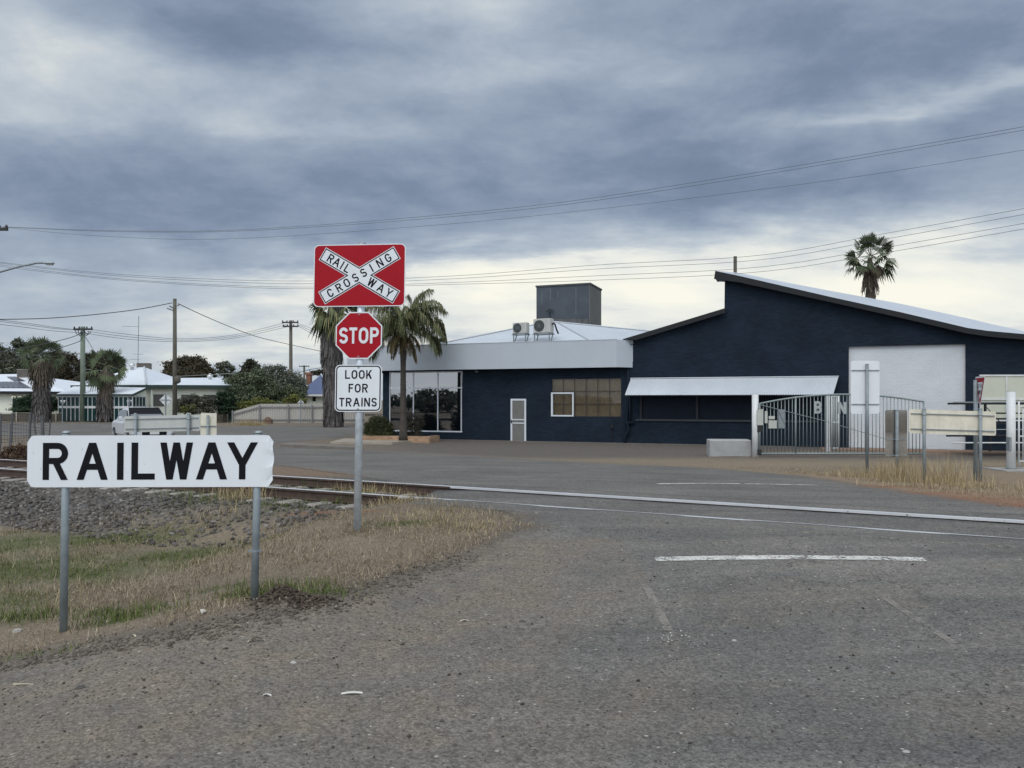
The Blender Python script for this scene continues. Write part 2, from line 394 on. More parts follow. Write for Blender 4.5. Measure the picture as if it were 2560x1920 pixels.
lay(blobs([(2200, 1132, 4, 1.2), (2400, 1130, 3, 1.2)]) * .7, (.24, .16, .105))
lay((s_ > 2) * ss(-.0, .6, -sdr) * ss(-4, -9, P2[:, 0]) * .7, (.165, .135, .10))
shoulder = (P2[:, 0] < 1.2) & (P2[:, 1] < 8.5)
band = shoulder * (ss(2.6, .1, sdr) * .8 + .5 * np.exp(-((sdr - 1.05) / .10) ** 2) + .35 * np.exp(-((sdr - 1.9) / .16) ** 2) + .25 * np.exp(-((sdr - 2.9) / .22) ** 2) - .35 * np.exp(-((sdr - .62) / .16) ** 2))
dust = np.clip(band + blobs([(300, 1760, 1.4, .7), (60, 1780, 1.0, .8), (400, 1660, 1.0, .4), (700, 1640, 1.0, .5), (1000, 1560, .8, .5), (150, 1870, .8, .4), (900, 1830, .9, .4), (1280, 1380, .5, .9), (1250, 1500, .6, .7)]) * .75 + blobs([(2000, 1500, 1.2, .4), (2500, 1780, .6, .3), (1500, 1750, .8, .4)]) * .35, 0, 1)

def gmat(name, road):
    m = bpy.data.materials.new(name); m.use_nodes = True; q = NT(m.node_tree); p = q.n['Principled BSDF']
    p.inputs['Roughness'].default_value = .92; p.inputs['Specular IOR Level'].default_value = .18
    v = q.add('ShaderNodeTexCoord').outputs['Object']
    def attr(n, o): 
        a = q.add('ShaderNodeAttribute'); a.attribute_name = n; return a.outputs[o]
    soil = attr('soil', 'Color'); sdv_ = attr('sd', 'Fac'); du = attr('dust', 'Fac')
    big = q.noise(v, .45, 5, .6); mid = q.noise(v, 3.2, 6, .62); fine = q.noise(v, 38, 5, .7); vfine = q.noise(v, 120, 3, .7)
    mp = q.add('ShaderNodeMapping'); q.l.new(v, mp.inputs[0]); mp.inputs['Rotation'].default_value = (0, 0, R(27)); mp.inputs['Scale'].default_value = (.25, 2.2, 1)
    strk = q.noise(mp.outputs[0], .9, 6, .65, .6)
    asp = q.ramp(q.m('ADD', q.m('MULTIPLY', big, .45), q.m('MULTIPLY', strk, .55)), [(.34, (.098, .095, .090)), (.5, (.136, .130, .120)), (.66, (.180, .169, .152))])
    cv = q.add('ShaderNodeTexVoronoi', feature='DISTANCE_TO_EDGE'); wv = q.add('ShaderNodeVectorMath', operation='ADD'); q.l.new(v, wv.inputs[0]); wn_ = q.noise(v, 1.7, 5, .65, out=1); q.l.new(wn_, wv.inputs[1]); q.l.new(wv.outputs[0], cv.inputs['Vector']); cv.inputs['Scale'].default_value = .55
    crack = q.m('MULTIPLY', q.mapr(cv.outputs['Distance'], .002, .010, 1, 0), q.mapr(q.noise(v, .5, 3, .5), .48, .6, 0, .55))
    asp = q.mix(crack, asp, (.035, .034, .032))
    asp = q.mix(q.mapr(q.noise(v, .8, 4, .55, .4), .56, .64, 0, .45), asp, (.098, .098, .097))
    dm = q.m('MULTIPLY', q.m('ADD', du, q.mapr(mid, .5, .75, 0, .35)), q.mapr(mid, .25, .7, .35, 1.0), clamp=True)
    asp = q.mix(dm, asp, (.176, .150, .119))
    e = q.m('ADD', sdv_, q.m('MULTIPLY', q.m('SUBTRACT', mid, .5), 1.1)); e = q.m('ADD', e, q.m('MULTIPLY', q.m('SUBTRACT', fine, .5), .35))
    f = q.mapr(e, -.12, .42, 0, 1, True)
    c = q.mix(f, soil, asp)
    vo = q.add('ShaderNodeTexVoronoi'); q.l.new(v, vo.inputs['Vector']); vo.inputs['Scale'].default_value = 70
    vc = q.add('ShaderNodeSeparateColor'); q.l.new(vo.outputs['Color'], vc.inputs[0])
    chip = q.mapr(vc.outputs[0], 0, 1, .72, 1.30)
    g1 = q.m('MULTIPLY', q.mapr(q.m('ADD', q.m('MULTIPLY', fine, .6), q.m('MULTIPLY', q.noise(v, 13, 6, .7), .4)), .30, .70, .58, 1.42), chip)
    g1 = q.m('MULTIPLY', g1, q.mapr(vfine, .3, .7, .72, 1.28))
    # pits where the chip has stripped out, pale chips
    pit = q.mapr(q.noise(v, 24, 5, .74), .615, .665, 1.0, .40)
    pit = q.mix(q.mapr(q.noise(v, .9, 3, .5), .42, .6, 0, 1), (1, 1, 1), pit)
    sc = q.add('ShaderNodeVectorMath', operation='SCALE'); q.l.new(c, sc.inputs[0]); q.put(sc.inputs['Scale'], g1)
    c = q.mix(1.0, sc.outputs[0], pit, 'MULTIPLY')
    c = q.mix(q.m('GREATER_THAN', vc.outputs[1], .9975), c, (.36, .34, .30))
    q.put(p.inputs['Base Color'], c)
    h = q.m('ADD', q.m('MULTIPLY', fine, .7), q.m('MULTIPLY', vo.outputs['Distance'], -.6)); h = q.m('ADD', h, q.m('MULTIPLY', mid, 1.2))
    q.put(p.inputs['Normal'], q.bump(h, .5, .010))
    return m
MG = gmat('ground_soil_and_seal', 0)
def sheet(name, keep, dz, label):
    idx = -np.ones(NX * NY, int); ii = np.arange(NX * NY).reshape(NY, NX)
    q = np.stack([ii[:-1, :-1], ii[:-1, 1:], ii[1:, 1:], ii[1:, :-1]], -1).reshape(-1, 4)
    q = q[keep[q].all(1)]; u = np.unique(q); idx[u] = np.arange(len(u))
    V = np.stack([P2[u, 0], P2[u, 1], Zg[u] + dz], 1)
    o = idxmesh(name, V, idx[q], MG, smooth=True, kind='structure', label=label)
    me = o.data
    a = me.attributes.new('soil', 'FLOAT_COLOR', 'POINT'); a.data.foreach_set('color', np.concatenate([C[u], np.ones((len(u), 1))], 1).astype(np.float32).ravel())
    a = me.attributes.new('sd', 'FLOAT', 'POINT'); a.data.foreach_set('value', np.clip(sdr[u], -5, 5).astype(np.float32))
    a = me.attributes.new('dust', 'FLOAT', 'POINT'); a.data.foreach_set('value', dust[u].astype(np.float32))
    return o
sheet('ground', np.ones(NX * NY, bool), 0.0, 'bare brown and grey earth of the verges and yards')
sheet('road', (sdr > -.05) & (np.abs(P2[:, 0]) < 60) & (P2[:, 1] < 90) & ((np.abs(s_) > 1.12) | (t_ < TE - .5)), .005, 'worn grey sealed road across the railway')

# ------------------------------------------------------------------ common materials
galv = mat('galvanised_steel', (.36, .40, .42), .5, .55, .22, 9, spec=.5)
galv_d = mat('weathered_galvanised', (.225, .26, .275), .6, .3, .2, 7)
white_sh = mat('white_sheeting', (.70, .735, .765), .5, 0, .03, 3, spec=.2, streak=.06)
black_v = mat('black_vinyl', (.0075, .008, .011), .6, 0, .1, 5, spec=.12)
red_v = mat('red_sheeting', (.335, .007, .016), .5, 0, .08, 1.6, spec=.15)
alu = mat('aluminium_back', (.52, .53, .50), .45, .35, .1, 3)
cream_b = mat('yellowed_sign_back', (.66, .63, .52), .6, 0, .14, 4, streak=.25)
navy = brick_mat('navy_painted_brick', (.0142, .0232, .0368), (.0118, .0194, .0315), .14, 1.0, rough=.8, spec=.12, mottle=.8)
navy_s = mat('navy_paint', (.009, .015, .026), .7, 0, .15, 2, spec=.15)
dark_tr = mat('charcoal_trim', (.016, .018, .020), .6, 0, .1, 2, spec=.25)
white_p = mat('white_paint', (.60, .64, .68), .5, 0, .05, 1.5)
white_w = mat('weathered_white_paint', (.60, .62, .62), .55, 0, .10, 3, streak=.12)
conc = mat('concrete', (.30, .29, .275), .85, 0, .18, 3, bump=.4, bs=25)
rust = mat('rusty_rail_steel', (.070, .046, .036), .8, .1, .35, 8, bump=.3, bs=60)
shine = mat('polished_rail_head', (.66, .67, .68), .42, .35, .08, 2)
glass_d = mat('dark_window_glass', (.02, .025, .028), .06, 0, .1, 1, spec=.9)
rubber = mat('black_rubber', (.015, .015, .016), .8, 0, .2, 5)
wood = mat('weathered_pole_timber', (.105, .098, .078), .85, 0, .25, 3, streak=.4)
woodg = mat('green_treated_timber', (.17, .21, .165), .85, 0, .15, 3, streak=.25)
wire_m = mat('aged_cable', (.05, .052, .055), .6, .2, .1, 2)

# ------------------------------------------------------------------ lettering
def arc(cx, cy, rx, ry, a0, a1, n=12):
    return [(cx + rx * math.cos(R(a0 + (a1 - a0) * i / n)), cy + ry * math.sin(R(a0 + (a1 - a0) * i / n))) for i in range(n + 1)]
def ribbon(p, s, closed=False):
    n = len(p); L = []; Q = []
    for i in range(n):
        a = p[i - 1] if (i > 0 or closed) else p[i]; b = p[(i + 1) % n] if (i < n - 1 or closed) else p[i]
        if not closed and i == 0: a = p[0]; b = p[1]
        if not closed and i == n - 1: a = p[-2]; b = p[-1]
        dx, dy = b[0] - a[0], b[1] - a[1]; d = math.hypot(dx, dy) or 1
        L.append((p[i][0] - dy / d * s / 2, p[i][1] + dx / d * s / 2)); Q.append((p[i][0] + dy / d * s / 2, p[i][1] - dx / d * s / 2))
    return [[Q[i], Q[(i + 1) % n], L[(i + 1) % n], L[i]] for i in range(n if closed else n - 1)]
def rc(a, b, c, d): return [[(a, b), (c, b), (c, d), (a, d)]]
def sl_(x0, y0, x1, y1, w_): return [[(x0 - w_ / 2, y0), (x0 + w_ / 2, y0), (x1 + w_ / 2, y1), (x1 - w_ / 2, y1)]]
GW = dict(A=.80, B=.64, C=.64, E=.54, F=.55, G=.66, I=0, K=.68, L=.58, N=.68, O=.68, P=.64, R=.66, S=.62, T=.62, V=.76, W=.92, Y=.78)
def glyph(ch, s):
    w_ = GW[ch] or s; h = s * 1.1; st_ = rc(0, 0, s, 1); ry = (.5 - s / 2) / 2
    def bowl(y0, y1, ww): 
        r_ = (y1 - y0 - s) / 2; x = ww - s / 2 - r_ * .95
        return ribbon([(s * .9, y1 - s / 2)] + arc(x, (y0 + y1) / 2, r_ * .95, r_, 90, -90, 12) + [(s * .9, y0 + s / 2)], s)
    if ch == 'I': return st_
    if ch == 'L': return st_ + rc(s, 0, w_, s)
    if ch == 'T': return rc(0, 1 - s, w_, 1) + rc(w_ / 2 - s / 2, 0, w_ / 2 + s / 2, 1 - s)
    if ch == 'F': return st_ + rc(s, 1 - s, w_, 1) + rc(s, .43, w_ * .88, .43 + s)
    if ch == 'E': return st_ + rc(s, 1 - s, w_, 1) + rc(s, .43, w_ * .88, .43 + s) + rc(s, 0, w_, s)
    if ch == 'A':
        k = lambda y: h / 2 + (w_ / 2 - h / 2) * y
        return sl_(h / 2, 0, w_ / 2, 1, h) + sl_(w_ - h / 2, 0, w_ / 2, 1, h) + [[(k(.27), .27), (w_ - k(.27), .27), (w_ - k(.27 + s), .27 + s), (k(.27 + s), .27 + s)]]
    if ch == 'V': return sl_(h / 2, 1, w_ / 2, 0, h) + sl_(w_ - h / 2, 1, w_ / 2, 0, h)
    if ch == 'W': return sl_(h / 2, 1, w_ * .29, 0, h) + sl_(w_ * .29, 0, w_ / 2, 1, h) + sl_(w_ / 2, 1, w_ * .71, 0, h) + sl_(w_ * .71, 0, w_ - h / 2, 1, h)
    if ch == 'Y': return sl_(h / 2, 1, w_ / 2, .40, h) + sl_(w_ - h / 2, 1, w_ / 2, .40, h) + rc(w_ / 2 - s / 2, 0, w_ / 2 + s / 2, .47)
    if ch == 'N': return st_ + rc(w_ - s, 0, w_, 1) + [[(0, 1), (s * 1.15, 1), (w_, 0), (w_ - s * 1.15, 0)][::-1]]
    if ch == 'K': return st_ + [[(s, .26), (w_, 1), (w_ - s * 1.35, 1), (s, .50)]] + [[(w_ - s * 1.3, 0), (w_, 0), (s + .22, .64), (s + .08, .44)]]
    if ch == 'O': return ribbon(arc(w_ / 2, .64, w_ / 2 - s / 2, .36 - s / 2, 0, 180, 14) + arc(w_ / 2, .36, w_ / 2 - s / 2, .36 - s / 2, 180, 360, 14), s, True)
    if ch in 'CG':
        p = ribbon(arc(w_ / 2, .64, w_ / 2 - s / 2, .36 - s / 2, 8, 180, 14) + arc(w_ / 2, .36, w_ / 2 - s / 2, .36 - s / 2, 180, 352 if ch == 'C' else 360, 14), s)
        return p + (rc(w_ - s, .34, w_, .50) + rc(w_ * .52, .40, w_ - s, .50) if ch == 'G' else [])
    if ch == 'S': return ribbon(arc(w_ / 2, .5 + ry, w_ / 2 - s / 2, ry, 12, 270, 18) + arc(w_ / 2, .5 - ry, w_ / 2 - s / 2, ry, 90, -168, 18)[1:], s)
    if ch == 'P': return st_ + bowl(.40, 1, w_)
    if ch == 'R': return st_ + bowl(.43, 1, w_) + sl_(w_ - h / 2, 0, w_ * .52, .47, h)
    if ch == 'B': return st_ + bowl(.5 - s / 2, 1, w_ * .95) + bowl(0, .5 + s / 2, w_)
def put(mb, ch, s, x, z, h, v=-.002, ang=0.0, ctr=False, wid=None):
    gw = GW[ch] or s; kx = (wid / gw) if wid else h
    for i, poly in enumerate(glyph(ch, s)):
        o = []
        for a, b in poly:
            a, b = a * kx, b * h
            if ctr: a -= gw * kx / 2; b -= h / 2
            o.append((x + a * math.cos(ang) - b * math.sin(ang), z + a * math.sin(ang) + b * math.cos(ang)))
        mb.flat(o, v - i * .00006)
def line(mb, txt, s, x0, x1, z, h, v=-.002):
    ws = [(GW[c] or s) * h for c in txt]; gap = ((x1 - x0) - sum(ws)) / max(1, len(txt) - 1); x = x0
    for c, q in zip(txt, ws): put(mb, c, s, x, z, h, v); x += q + gap
def rrect(x0, z0, x1, z1, r, n=6):
    p = []
    for cx, cz, a in ((x1 - r, z0 + r, -90), (x1 - r, z1 - r, 0), (x0 + r, z1 - r, 90), (x0 + r, z0 + r, 180)): p += arc(cx, cz, r, r, a, a + 90, n)
    return p

# ------------------------------------------------------------------ near signs
def post(mb, x, z0, z1, r, v, n=14): mb.tube([(x, v, z0), (x, v, z1)], r, n)
# RAILWAY board
Zs = 6.1; sc = Zs / F
xl = (152 - CX) * sc; xr = (632 - CX) * sc
O = Vector(((375 - CX) * sc, Zs, 0)); sign = thing('railway_sign', (O.x, O.y, gz(O.x, O.y)), 'long white board reading RAILWAY on two grey posts in the dry grass', 'sign')
rot = .0
fr = Fr((O.x, O.y, CH + (HY - 1153) * sc), (math.cos(R(.25)), 0, -math.sin(R(-.12))), (0, 1, 0), (.012, 0, 1))
bw, bh = 614 * sc, 129.5 * sc
mb = MB(fr); nx = 60; rad = 17 * sc
top, bot = [], []
for i in range(nx + 1):
    x = -bw / 2 + bw * i / nx; e = max(0, abs(x) - (bw / 2 - rad)); k = bh / 2 - rad + math.sqrt(max(0, rad * rad - e * e))
    q = max(0, (x - bw * .455) / (bw * .045)); col = []
    for j in range(9):
        z = -k + 2 * k * j / 8; d = -.004 * q + .022 * q * q * (.35 + .65 * (j / 8) ** 2) + .006 * math.sin(j * 1.7) * q
        col.append((x - .006 * q * q * math.sin(j * 1.1), d, z))
    top.append(col)
pts = [p for c in top for p in c] + [(p[0], p[1] + .003, p[2]) for c in top for p in c]; N9 = 9 * (nx + 1)
fs = []
for i in range(nx):
    for j in range(8):
        a = i * 9 + j; fs += [(a, a + 9, a + 10, a + 1), (N9 + a, N9 + a + 1, N9 + a + 10, N9 + a + 9)]
    for j in (0, 8): a = i * 9 + j; fs.append((a, N9 + a, N9 + a + 9, a + 9))
for i in (0, nx):
    for j in range(8): a = i * 9 + j; fs.append((a, a + 1, N9 + a + 1, N9 + a))
mb.add(pts, fs); mb.build('board', white_sh, sign)
mb = MB(fr); u = lambda px: (px / 2.212 - 375) * sc; lz = (1050 + 330 / 2.212); lh = 205 / 2.212 * sc
for ch, a, b in (('R', 237, 377), ('A', 425, 598), ('I', 648, 684), ('L', 727, 857), ('W', 886, 1067), ('A', 1085, 1257), ('Y', 1255, 1426)):
    put(mb, ch, .165, u(a), (1153 - lz) * sc + (.001 if a > 700 else 0), lh, -.0022, wid=(b - a) / 2.212 * sc)
mb.build('lettering', black_v, sign)
for cx_, cy_, l_ in ((184, 184, 6), (227, 272, 9), (455, 163, 7), (800, 246, 5), (1470, 120, 8)):
    mb = MB(fr); x_, z_ = u(cx_), (1153 - 1050 - cy_ / 2.212) * sc; mb.flat([(x_ - .0016, z_), (x_ + .0016, z_ - .001), (x_ + .0022, z_ + l_ / 2.212 * sc), (x_ - .001, z_ + l_ / 2.212 * sc)], -.001 if cx_ < 1400 else .004); mb.build('scuff', galv_d, sign)
for nm, xb, xt, yb, dv in (('post', 152, 159, 1582, 0), ('post', 632, 642, 1500, 0)):
    x0, x1 = (xb - CX) * sc, (xt - CX) * sc; z0 = CH + (HY - yb) * sc - .12; z1 = CH + (HY - 1083) * sc
    mb = MB(); mb.tube([(x0, Zs + .034, z0), (x1, Zs + .034, z1)], 9.2 * sc, 16); p = mb.build(nm, galv_d, sign, True)
    mb = MB(); mb.dome((x1 + .001, Zs + .034, z1), 10.5 * sc, 6 * sc, 14, 4); mb.build('post_cap', galv, p, True)
    if xb > 400:
        zc = CH + (HY - 1379) * sc; xc = x0 + (x1 - x0) * .25
        mb = MB(); mb.tube([(xc, Zs + .034, zc - .008), (xc, Zs + .034, zc + .008)], 10.6 * sc, 16); mb.box((xc - .052, Zs + .02, zc - .007), (xc + .052, Zs + .032, zc + .007))
        mb.tube([(xc + .043, Zs + .006, zc), (xc + .043, Zs + .04, zc)], .007, 8); mb.build('clamp', galv_d, p)
# rail crossing assembly
B = hit(893, 1328); sc = B.y / F
asm = thing('crossing_sign', B, 'tall galvanised post carrying RAILWAY CROSSING, STOP and LOOK FOR TRAINS boards', 'sign')
lean = (905 - 893) * sc / ((1328 - 606) * sc)
fr = Fr(B, (1, 0, 0), (0, 1, 0), (lean, 0, 1))
mb = MB(fr); mb.tube([(0, 0, -.2), (0, 0, (1328 - 609) * sc)], 9.3 * sc, 18); mb.build('post', mat('bright_galvanised', (.56, .62, .67), .45, .3, .2, 11), asm, True)
mb = MB(fr); mb.dome((0, 0, (1328 - 609) * sc), 10 * sc, 4 * sc, 14, 3); mb.build('post_cap', galv, asm, True)
def sfr(cx, cy, yaw):
    z = (1328 - cy) * sc; x = (cx - 893) * sc; a = R(yaw)
    return Fr((B.x + x, B.y - 11.5 * sc, B.z + z), (math.cos(a), math.sin(a), 0), (-math.sin(a), math.cos(a), 0), (lean, 0, 1))
# top board: centre (901,690), crop scale 3.687
fx = sfr(900.5, 690.3, -5); ks = sc / 3.687 / .996
mb = MB(fx); mb.prism(rrect(-427 * ks, -284 * ks, 427 * ks, 284 * ks, 46 * ks), 0, .003); bx = mb.build('crossing_board', white_sh, asm)
mb = MB(fx); mb.flat(rrect(-419 * ks, -276 * ks, 419 * ks, 276 * ks, 40 * ks), -.0008); mb.build('red_field', red_v, bx)
ang = math.atan2(407, 696); L2, W2 = 403 * ks, 65 * ks
def xboard(m, dl, v, sgn):
    c, s2 = math.cos(ang), math.sin(ang) * sgn; l, w_ = L2 - dl * ks, W2 - dl * ks
    m.flat([(a * c - b * s2, a * s2 + b * c) for a, b in ((-l, -w_), (l, -w_), (l, w_), (-l, w_))], v)
for nm, m_, dl, v in (('saltire_border', white_sh, -1, -.0014), ('saltire_outline', black_v, 5, -.0022), ('saltire_face', white_sh, 14.5, -.003)):
    mb = MB(fx); xboard(mb, dl, v, 1); xboard(mb, dl, v - .0003, -1); mb.build(nm, m_, bx)
mb = MB(fx); lhx = 80 * ks
def along(d, sgn): d = (d - 403) * ks; return d * math.cos(ang), d * math.sin(ang) * sgn
for ch, d in zip('CROSSING', (93, 187, 270, 362, 449, 533, 622, 710)):
    x, z = along(d, 1); put(mb, ch, .16, x, z, lhx, -.0036, ang, True)
for ch, d in zip('RAILWAY', (92, 160, 217, 275, 540, 640, 727)):
    x, z = along(d, -1); put(mb, ch, .16, x, z, lhx, -.0038, -ang, True)
mb.build('lettering', black_v, bx)
# STOP octagon: crop 742..1170 x 738..1175
fs_ = sfr(640 + 956 / 3.687, 580 + 957 / 3.687, -3); r = 214 * ks * 1.002
def octo(r): return [(r * (1 if abs(math.cos(R(a))) > .8 else math.tan(R(22.5))) * (1 if math.cos(R(a)) > 0 else -1), r * (1 if abs(math.sin(R(a))) > .8 else math.tan(R(22.5))) * (1 if math.sin(R(a)) > 0 else -1)) for a in range(-158, 202, 45)]
mb = MB(fs_); mb.prism(octo(r), 0, .003); so_ = mb.build('stop_board', white_sh, asm)
mb = MB(fs_); mb.flat(octo(r - 11 * ks), -.0008); mb.build('red_field', red_v, so_)
mb = MB(fs_); U = lambda a: (a - 956) * ks
for ch, a, b in (('S', 775, 856), ('T', 868, 941), ('O', 956, 1044), ('P', 1060, 1141)): put(mb, ch, .18, U(a), (957 - 1031) * ks, 147 * ks, -.0014, wid=(b - a) * ks)
mb.build('lettering', white_sh, so_)
for z in (190, -190): mb = MB(fs_); mb.box((-8 * ks, -.005, z * ks - 3 * ks), (8 * ks, -.0012, z * ks + 3 * ks)); mb.build('fixing', galv, so_)
# LOOK FOR TRAINS: crop 736..1166 x 1226..1656
fl = sfr(640 + 951 / 3.687, 580 + 1441 / 3.687, -2); h2 = 214 * ks
mb = MB(fl); mb.prism(rrect(-h2, -h2, h2, h2, 44 * ks), 0, .003); lo = mb.build('look_board', white_sh, asm)
mb = MB(fl); mb.flat(rrect(-h2 + 8 * ks, -h2 + 8 * ks, h2 - 8 * ks, h2 - 8 * ks, 38 * ks), -.0008); mb.build('border', black_v, lo)
mb = MB(fl); mb.flat(rrect(-h2 + 19 * ks, -h2 + 19 * ks, h2 - 19 * ks, h2 - 19 * ks, 29 * ks), -.0014); mb.build('face', white_sh, lo)
mb = MB(fl)
for t_x, a, b, z in (('LOOK', 828, 1076, 1355), ('FOR', 862, 1040, 1480), ('TRAINS', 777, 1124, 1608)): line(mb, t_x, .165, (a - 951) * ks, (b - 951) * ks, (1441 - z) * ks, 80 * ks, -.002)
mb.build('lettering', black_v, lo)
for z in (188, -188): mb = MB(fl); mb.box((-8 * ks, -.006, z * ks - 4 * ks), (8 * ks, -.0018, z * ks + 4 * ks)); mb.build('fixing', galv_d, lo)

# ------------------------------------------------------------------ railway
RT = .23
def rail(s0, label):
    head = [(-.035, .0), (.035, .0), (.035, -.035), (.009, -.05), (.009, -.135), (.07, -.148), (.07, -.16), (-.07, -.16), (-.07, -.148), (-.009, -.135), (-.009, -.05), (-.035, -.035)]
    x0, y0 = sxy(s0, -60); fr = Fr((x0, y0, RT), (TN[0], TN[1], 0), (TN[1], -TN[0], 0))
    th = thing('rail', sxy(s0, 0) + (RT - .16,), label, 'rail', 'rails of the railway line')
    mb = MB(fr); mb.prism([(a, b - .002 if b > -.001 else b) for a, b in head], 0, 110); mb.build('rail_body', rust, th)
    mb = MB(fr); mb.box((-.0365, 0, -.004), (.0365, 60 + TE, .001)); mb.box((-.0365, 60 + TE, -.030), (.0365, 110, .001)); mb.build('running_surface', shine, th)
rail(-.75, 'nearer rail of the line, a thin pale line set into the road'); rail(.75, 'farther rail of the line, broad bright band across the road')
m_cross = MG
for nm, a, b in (('crossing_panel', -1.32, -.762), ('crossing_panel', -.66, .64), ('crossing_panel', .79, 1.32)):
    t0, t1 = TE, 40; n = 94; V = []; q = []; ns = 6
    for i in range(n + 1):
        for j in range(ns + 1):
            S_ = a + (b - a) * j / ns; t = t0 + (t1 - t0) * i / n - (.35 * S_ if i == 0 else 0); x, y = sxy(S_, t)
            edge = min(1, (t - t0) / .5); V.append((x, y, (.197 if a < 0 < b else .2265 + (.006 * ss(-.9, -.77, S_) if b < 0 else 0)) - (.03 if i == 0 else 0) + .003 * math.sin(t * 3 + S_ * 2)))
    for i in range(n):
        for j in range(ns): k = i * (ns + 1) + j; q.append((k, k + ns + 1, k + ns + 2, k + 1))
    nv = len(V); side = [0, ns]
    V2 = V + [(v[0], v[1], v[2] - .13) for v in V]
    for i in range(n):
        for j in side:
            k = i * (ns + 1) + j; f = (k, k + ns + 1, nv + k + ns + 1, nv + k); q.append(f if j == ns else f[::-1])
    for j in range(ns): q.append((j, j + 1, nv + j + 1, nv + j))
    o = idxmesh(nm, np.array(V2), np.array(q), MG, kind='structure', label={-1: 'asphalt strip outside the near rail', 0: 'asphalt strip between the rails', 1: 'asphalt strip beyond the far rail'}[0 if a < 0 < b else (1 if a > 0 else -1)])
    me = o.data; N_ = len(V2)
    me.attributes.new('soil', 'FLOAT_COLOR', 'POINT').data.foreach_set('color', np.tile([.12, .11, .1, 1], (N_, 1)).astype(np.float32).ravel())
    me.attributes.new('sd', 'FLOAT', 'POINT').data.foreach_set('value', np.full(N_, 3, np.float32)); me.attributes.new('dust', 'FLOAT', 'POINT').data.foreach_set('value', np.zeros(N_, np.float32))
# sleepers
slm = mat('sleeper_concrete', (.27, .25, .22), .85, 0, .25, 4)
first = None
for i in range(62):
    t = TE - .75 - .62 * i; x, y = sxy(0, t); loc = Vector((x, y, RT - .16))
    if first is None:
        fr = Fr(loc, (TN[0], TN[1], 0), (TN[1], -TN[0], 0)); mb = MB(fr)
        mb.bbox((-1.25, -.11, -.18), (1.25, .11, 0), .02)
        first = mb.build('sleeper', slm, org=loc, label='pale concrete sleeper half buried in grey ballast under the rails', cat='sleeper', group='concrete sleepers under the track')
    else: copy_tree(first, loc)
fastener = None
# ------------------------------------------------------------------ road markings
def worn(name, col, thr, amax=1):
    m = bpy.data.materials.new(name); m.use_nodes = True; q = NT(m.node_tree); p = q.n['Principled BSDF']; p.inputs['Roughness'].default_value = .8
    v = q.add('ShaderNodeTexCoord').outputs['Object']; q.put(p.inputs['Base Color'], q.ramp(q.noise(v, 5, 5, .6), [(.3, tuple(c * .8 for c in col)), (.7, col)]))
    n = q.m('ADD', q.m('MULTIPLY', q.noise(v, 30, 5, .75), .6), q.m('MULTIPLY', q.noise(v, 4, 4, .6), .4)); q.put(p.inputs['Alpha'], q.mapr(n, thr, thr + .08, 0, amax)); return m
wp1, wp2 = worn('worn_line_paint', (.60, .59, .55), .425), worn('faded_line_paint', (.36, .33, .29), .44, .5)
def marking(pts, hw, m, label):
    mb = MB(); P = [hit(*p) for p in pts]; Q = []
    for i in range(len(P) - 1):
        for k in range(8): Q.append(P[i].lerp(P[i + 1], k / 8))
    Q.append(P[-1]); v = []
    for i, c in enumerate(Q):
        d = (Q[min(i + 1, len(Q) - 1)] - Q[max(i - 1, 0)]); n = Vector((-d.y, d.x, 0)).normalized()
        for k in (-1, 1): p = c + n * hw * k * (1 + .06 * math.sin(i * 2.3 + k)); v.append((p.x, p.y, gz(p.x, p.y) + .011))
    mb.add(v, [(2 * i, 2 * i + 2, 2 * i + 3, 2 * i + 1) for i in range(len(Q) - 1)]); mb.build('road_marking', m, kind='structure', label=label)
marking([(1638, 1400), (1800, 1397), (1980, 1395.5), (2150, 1397), (2312, 1401)], .075, wp1, 'white painted line nearest the camera, before the rails')
marking([(1643, 1211), (1760, 1209.5), (1850, 1210.5)], .075, wp1, 'white painted line beyond the rails')
marking([(1862, 1210.8), (1950, 1212), (2042, 1214)], .075, wp1, 'short white painted line beyond the rails, right of a gap')
marking([(2212, 1497), (2300, 1557), (2385, 1612)], .03, wp2, 'faded slanting paint streak on the near road')
marking([(1612, 1462), (1650, 1535), (1672, 1580)], .032, wp2, 'faint pinkish paint scuff in the middle of the near road')

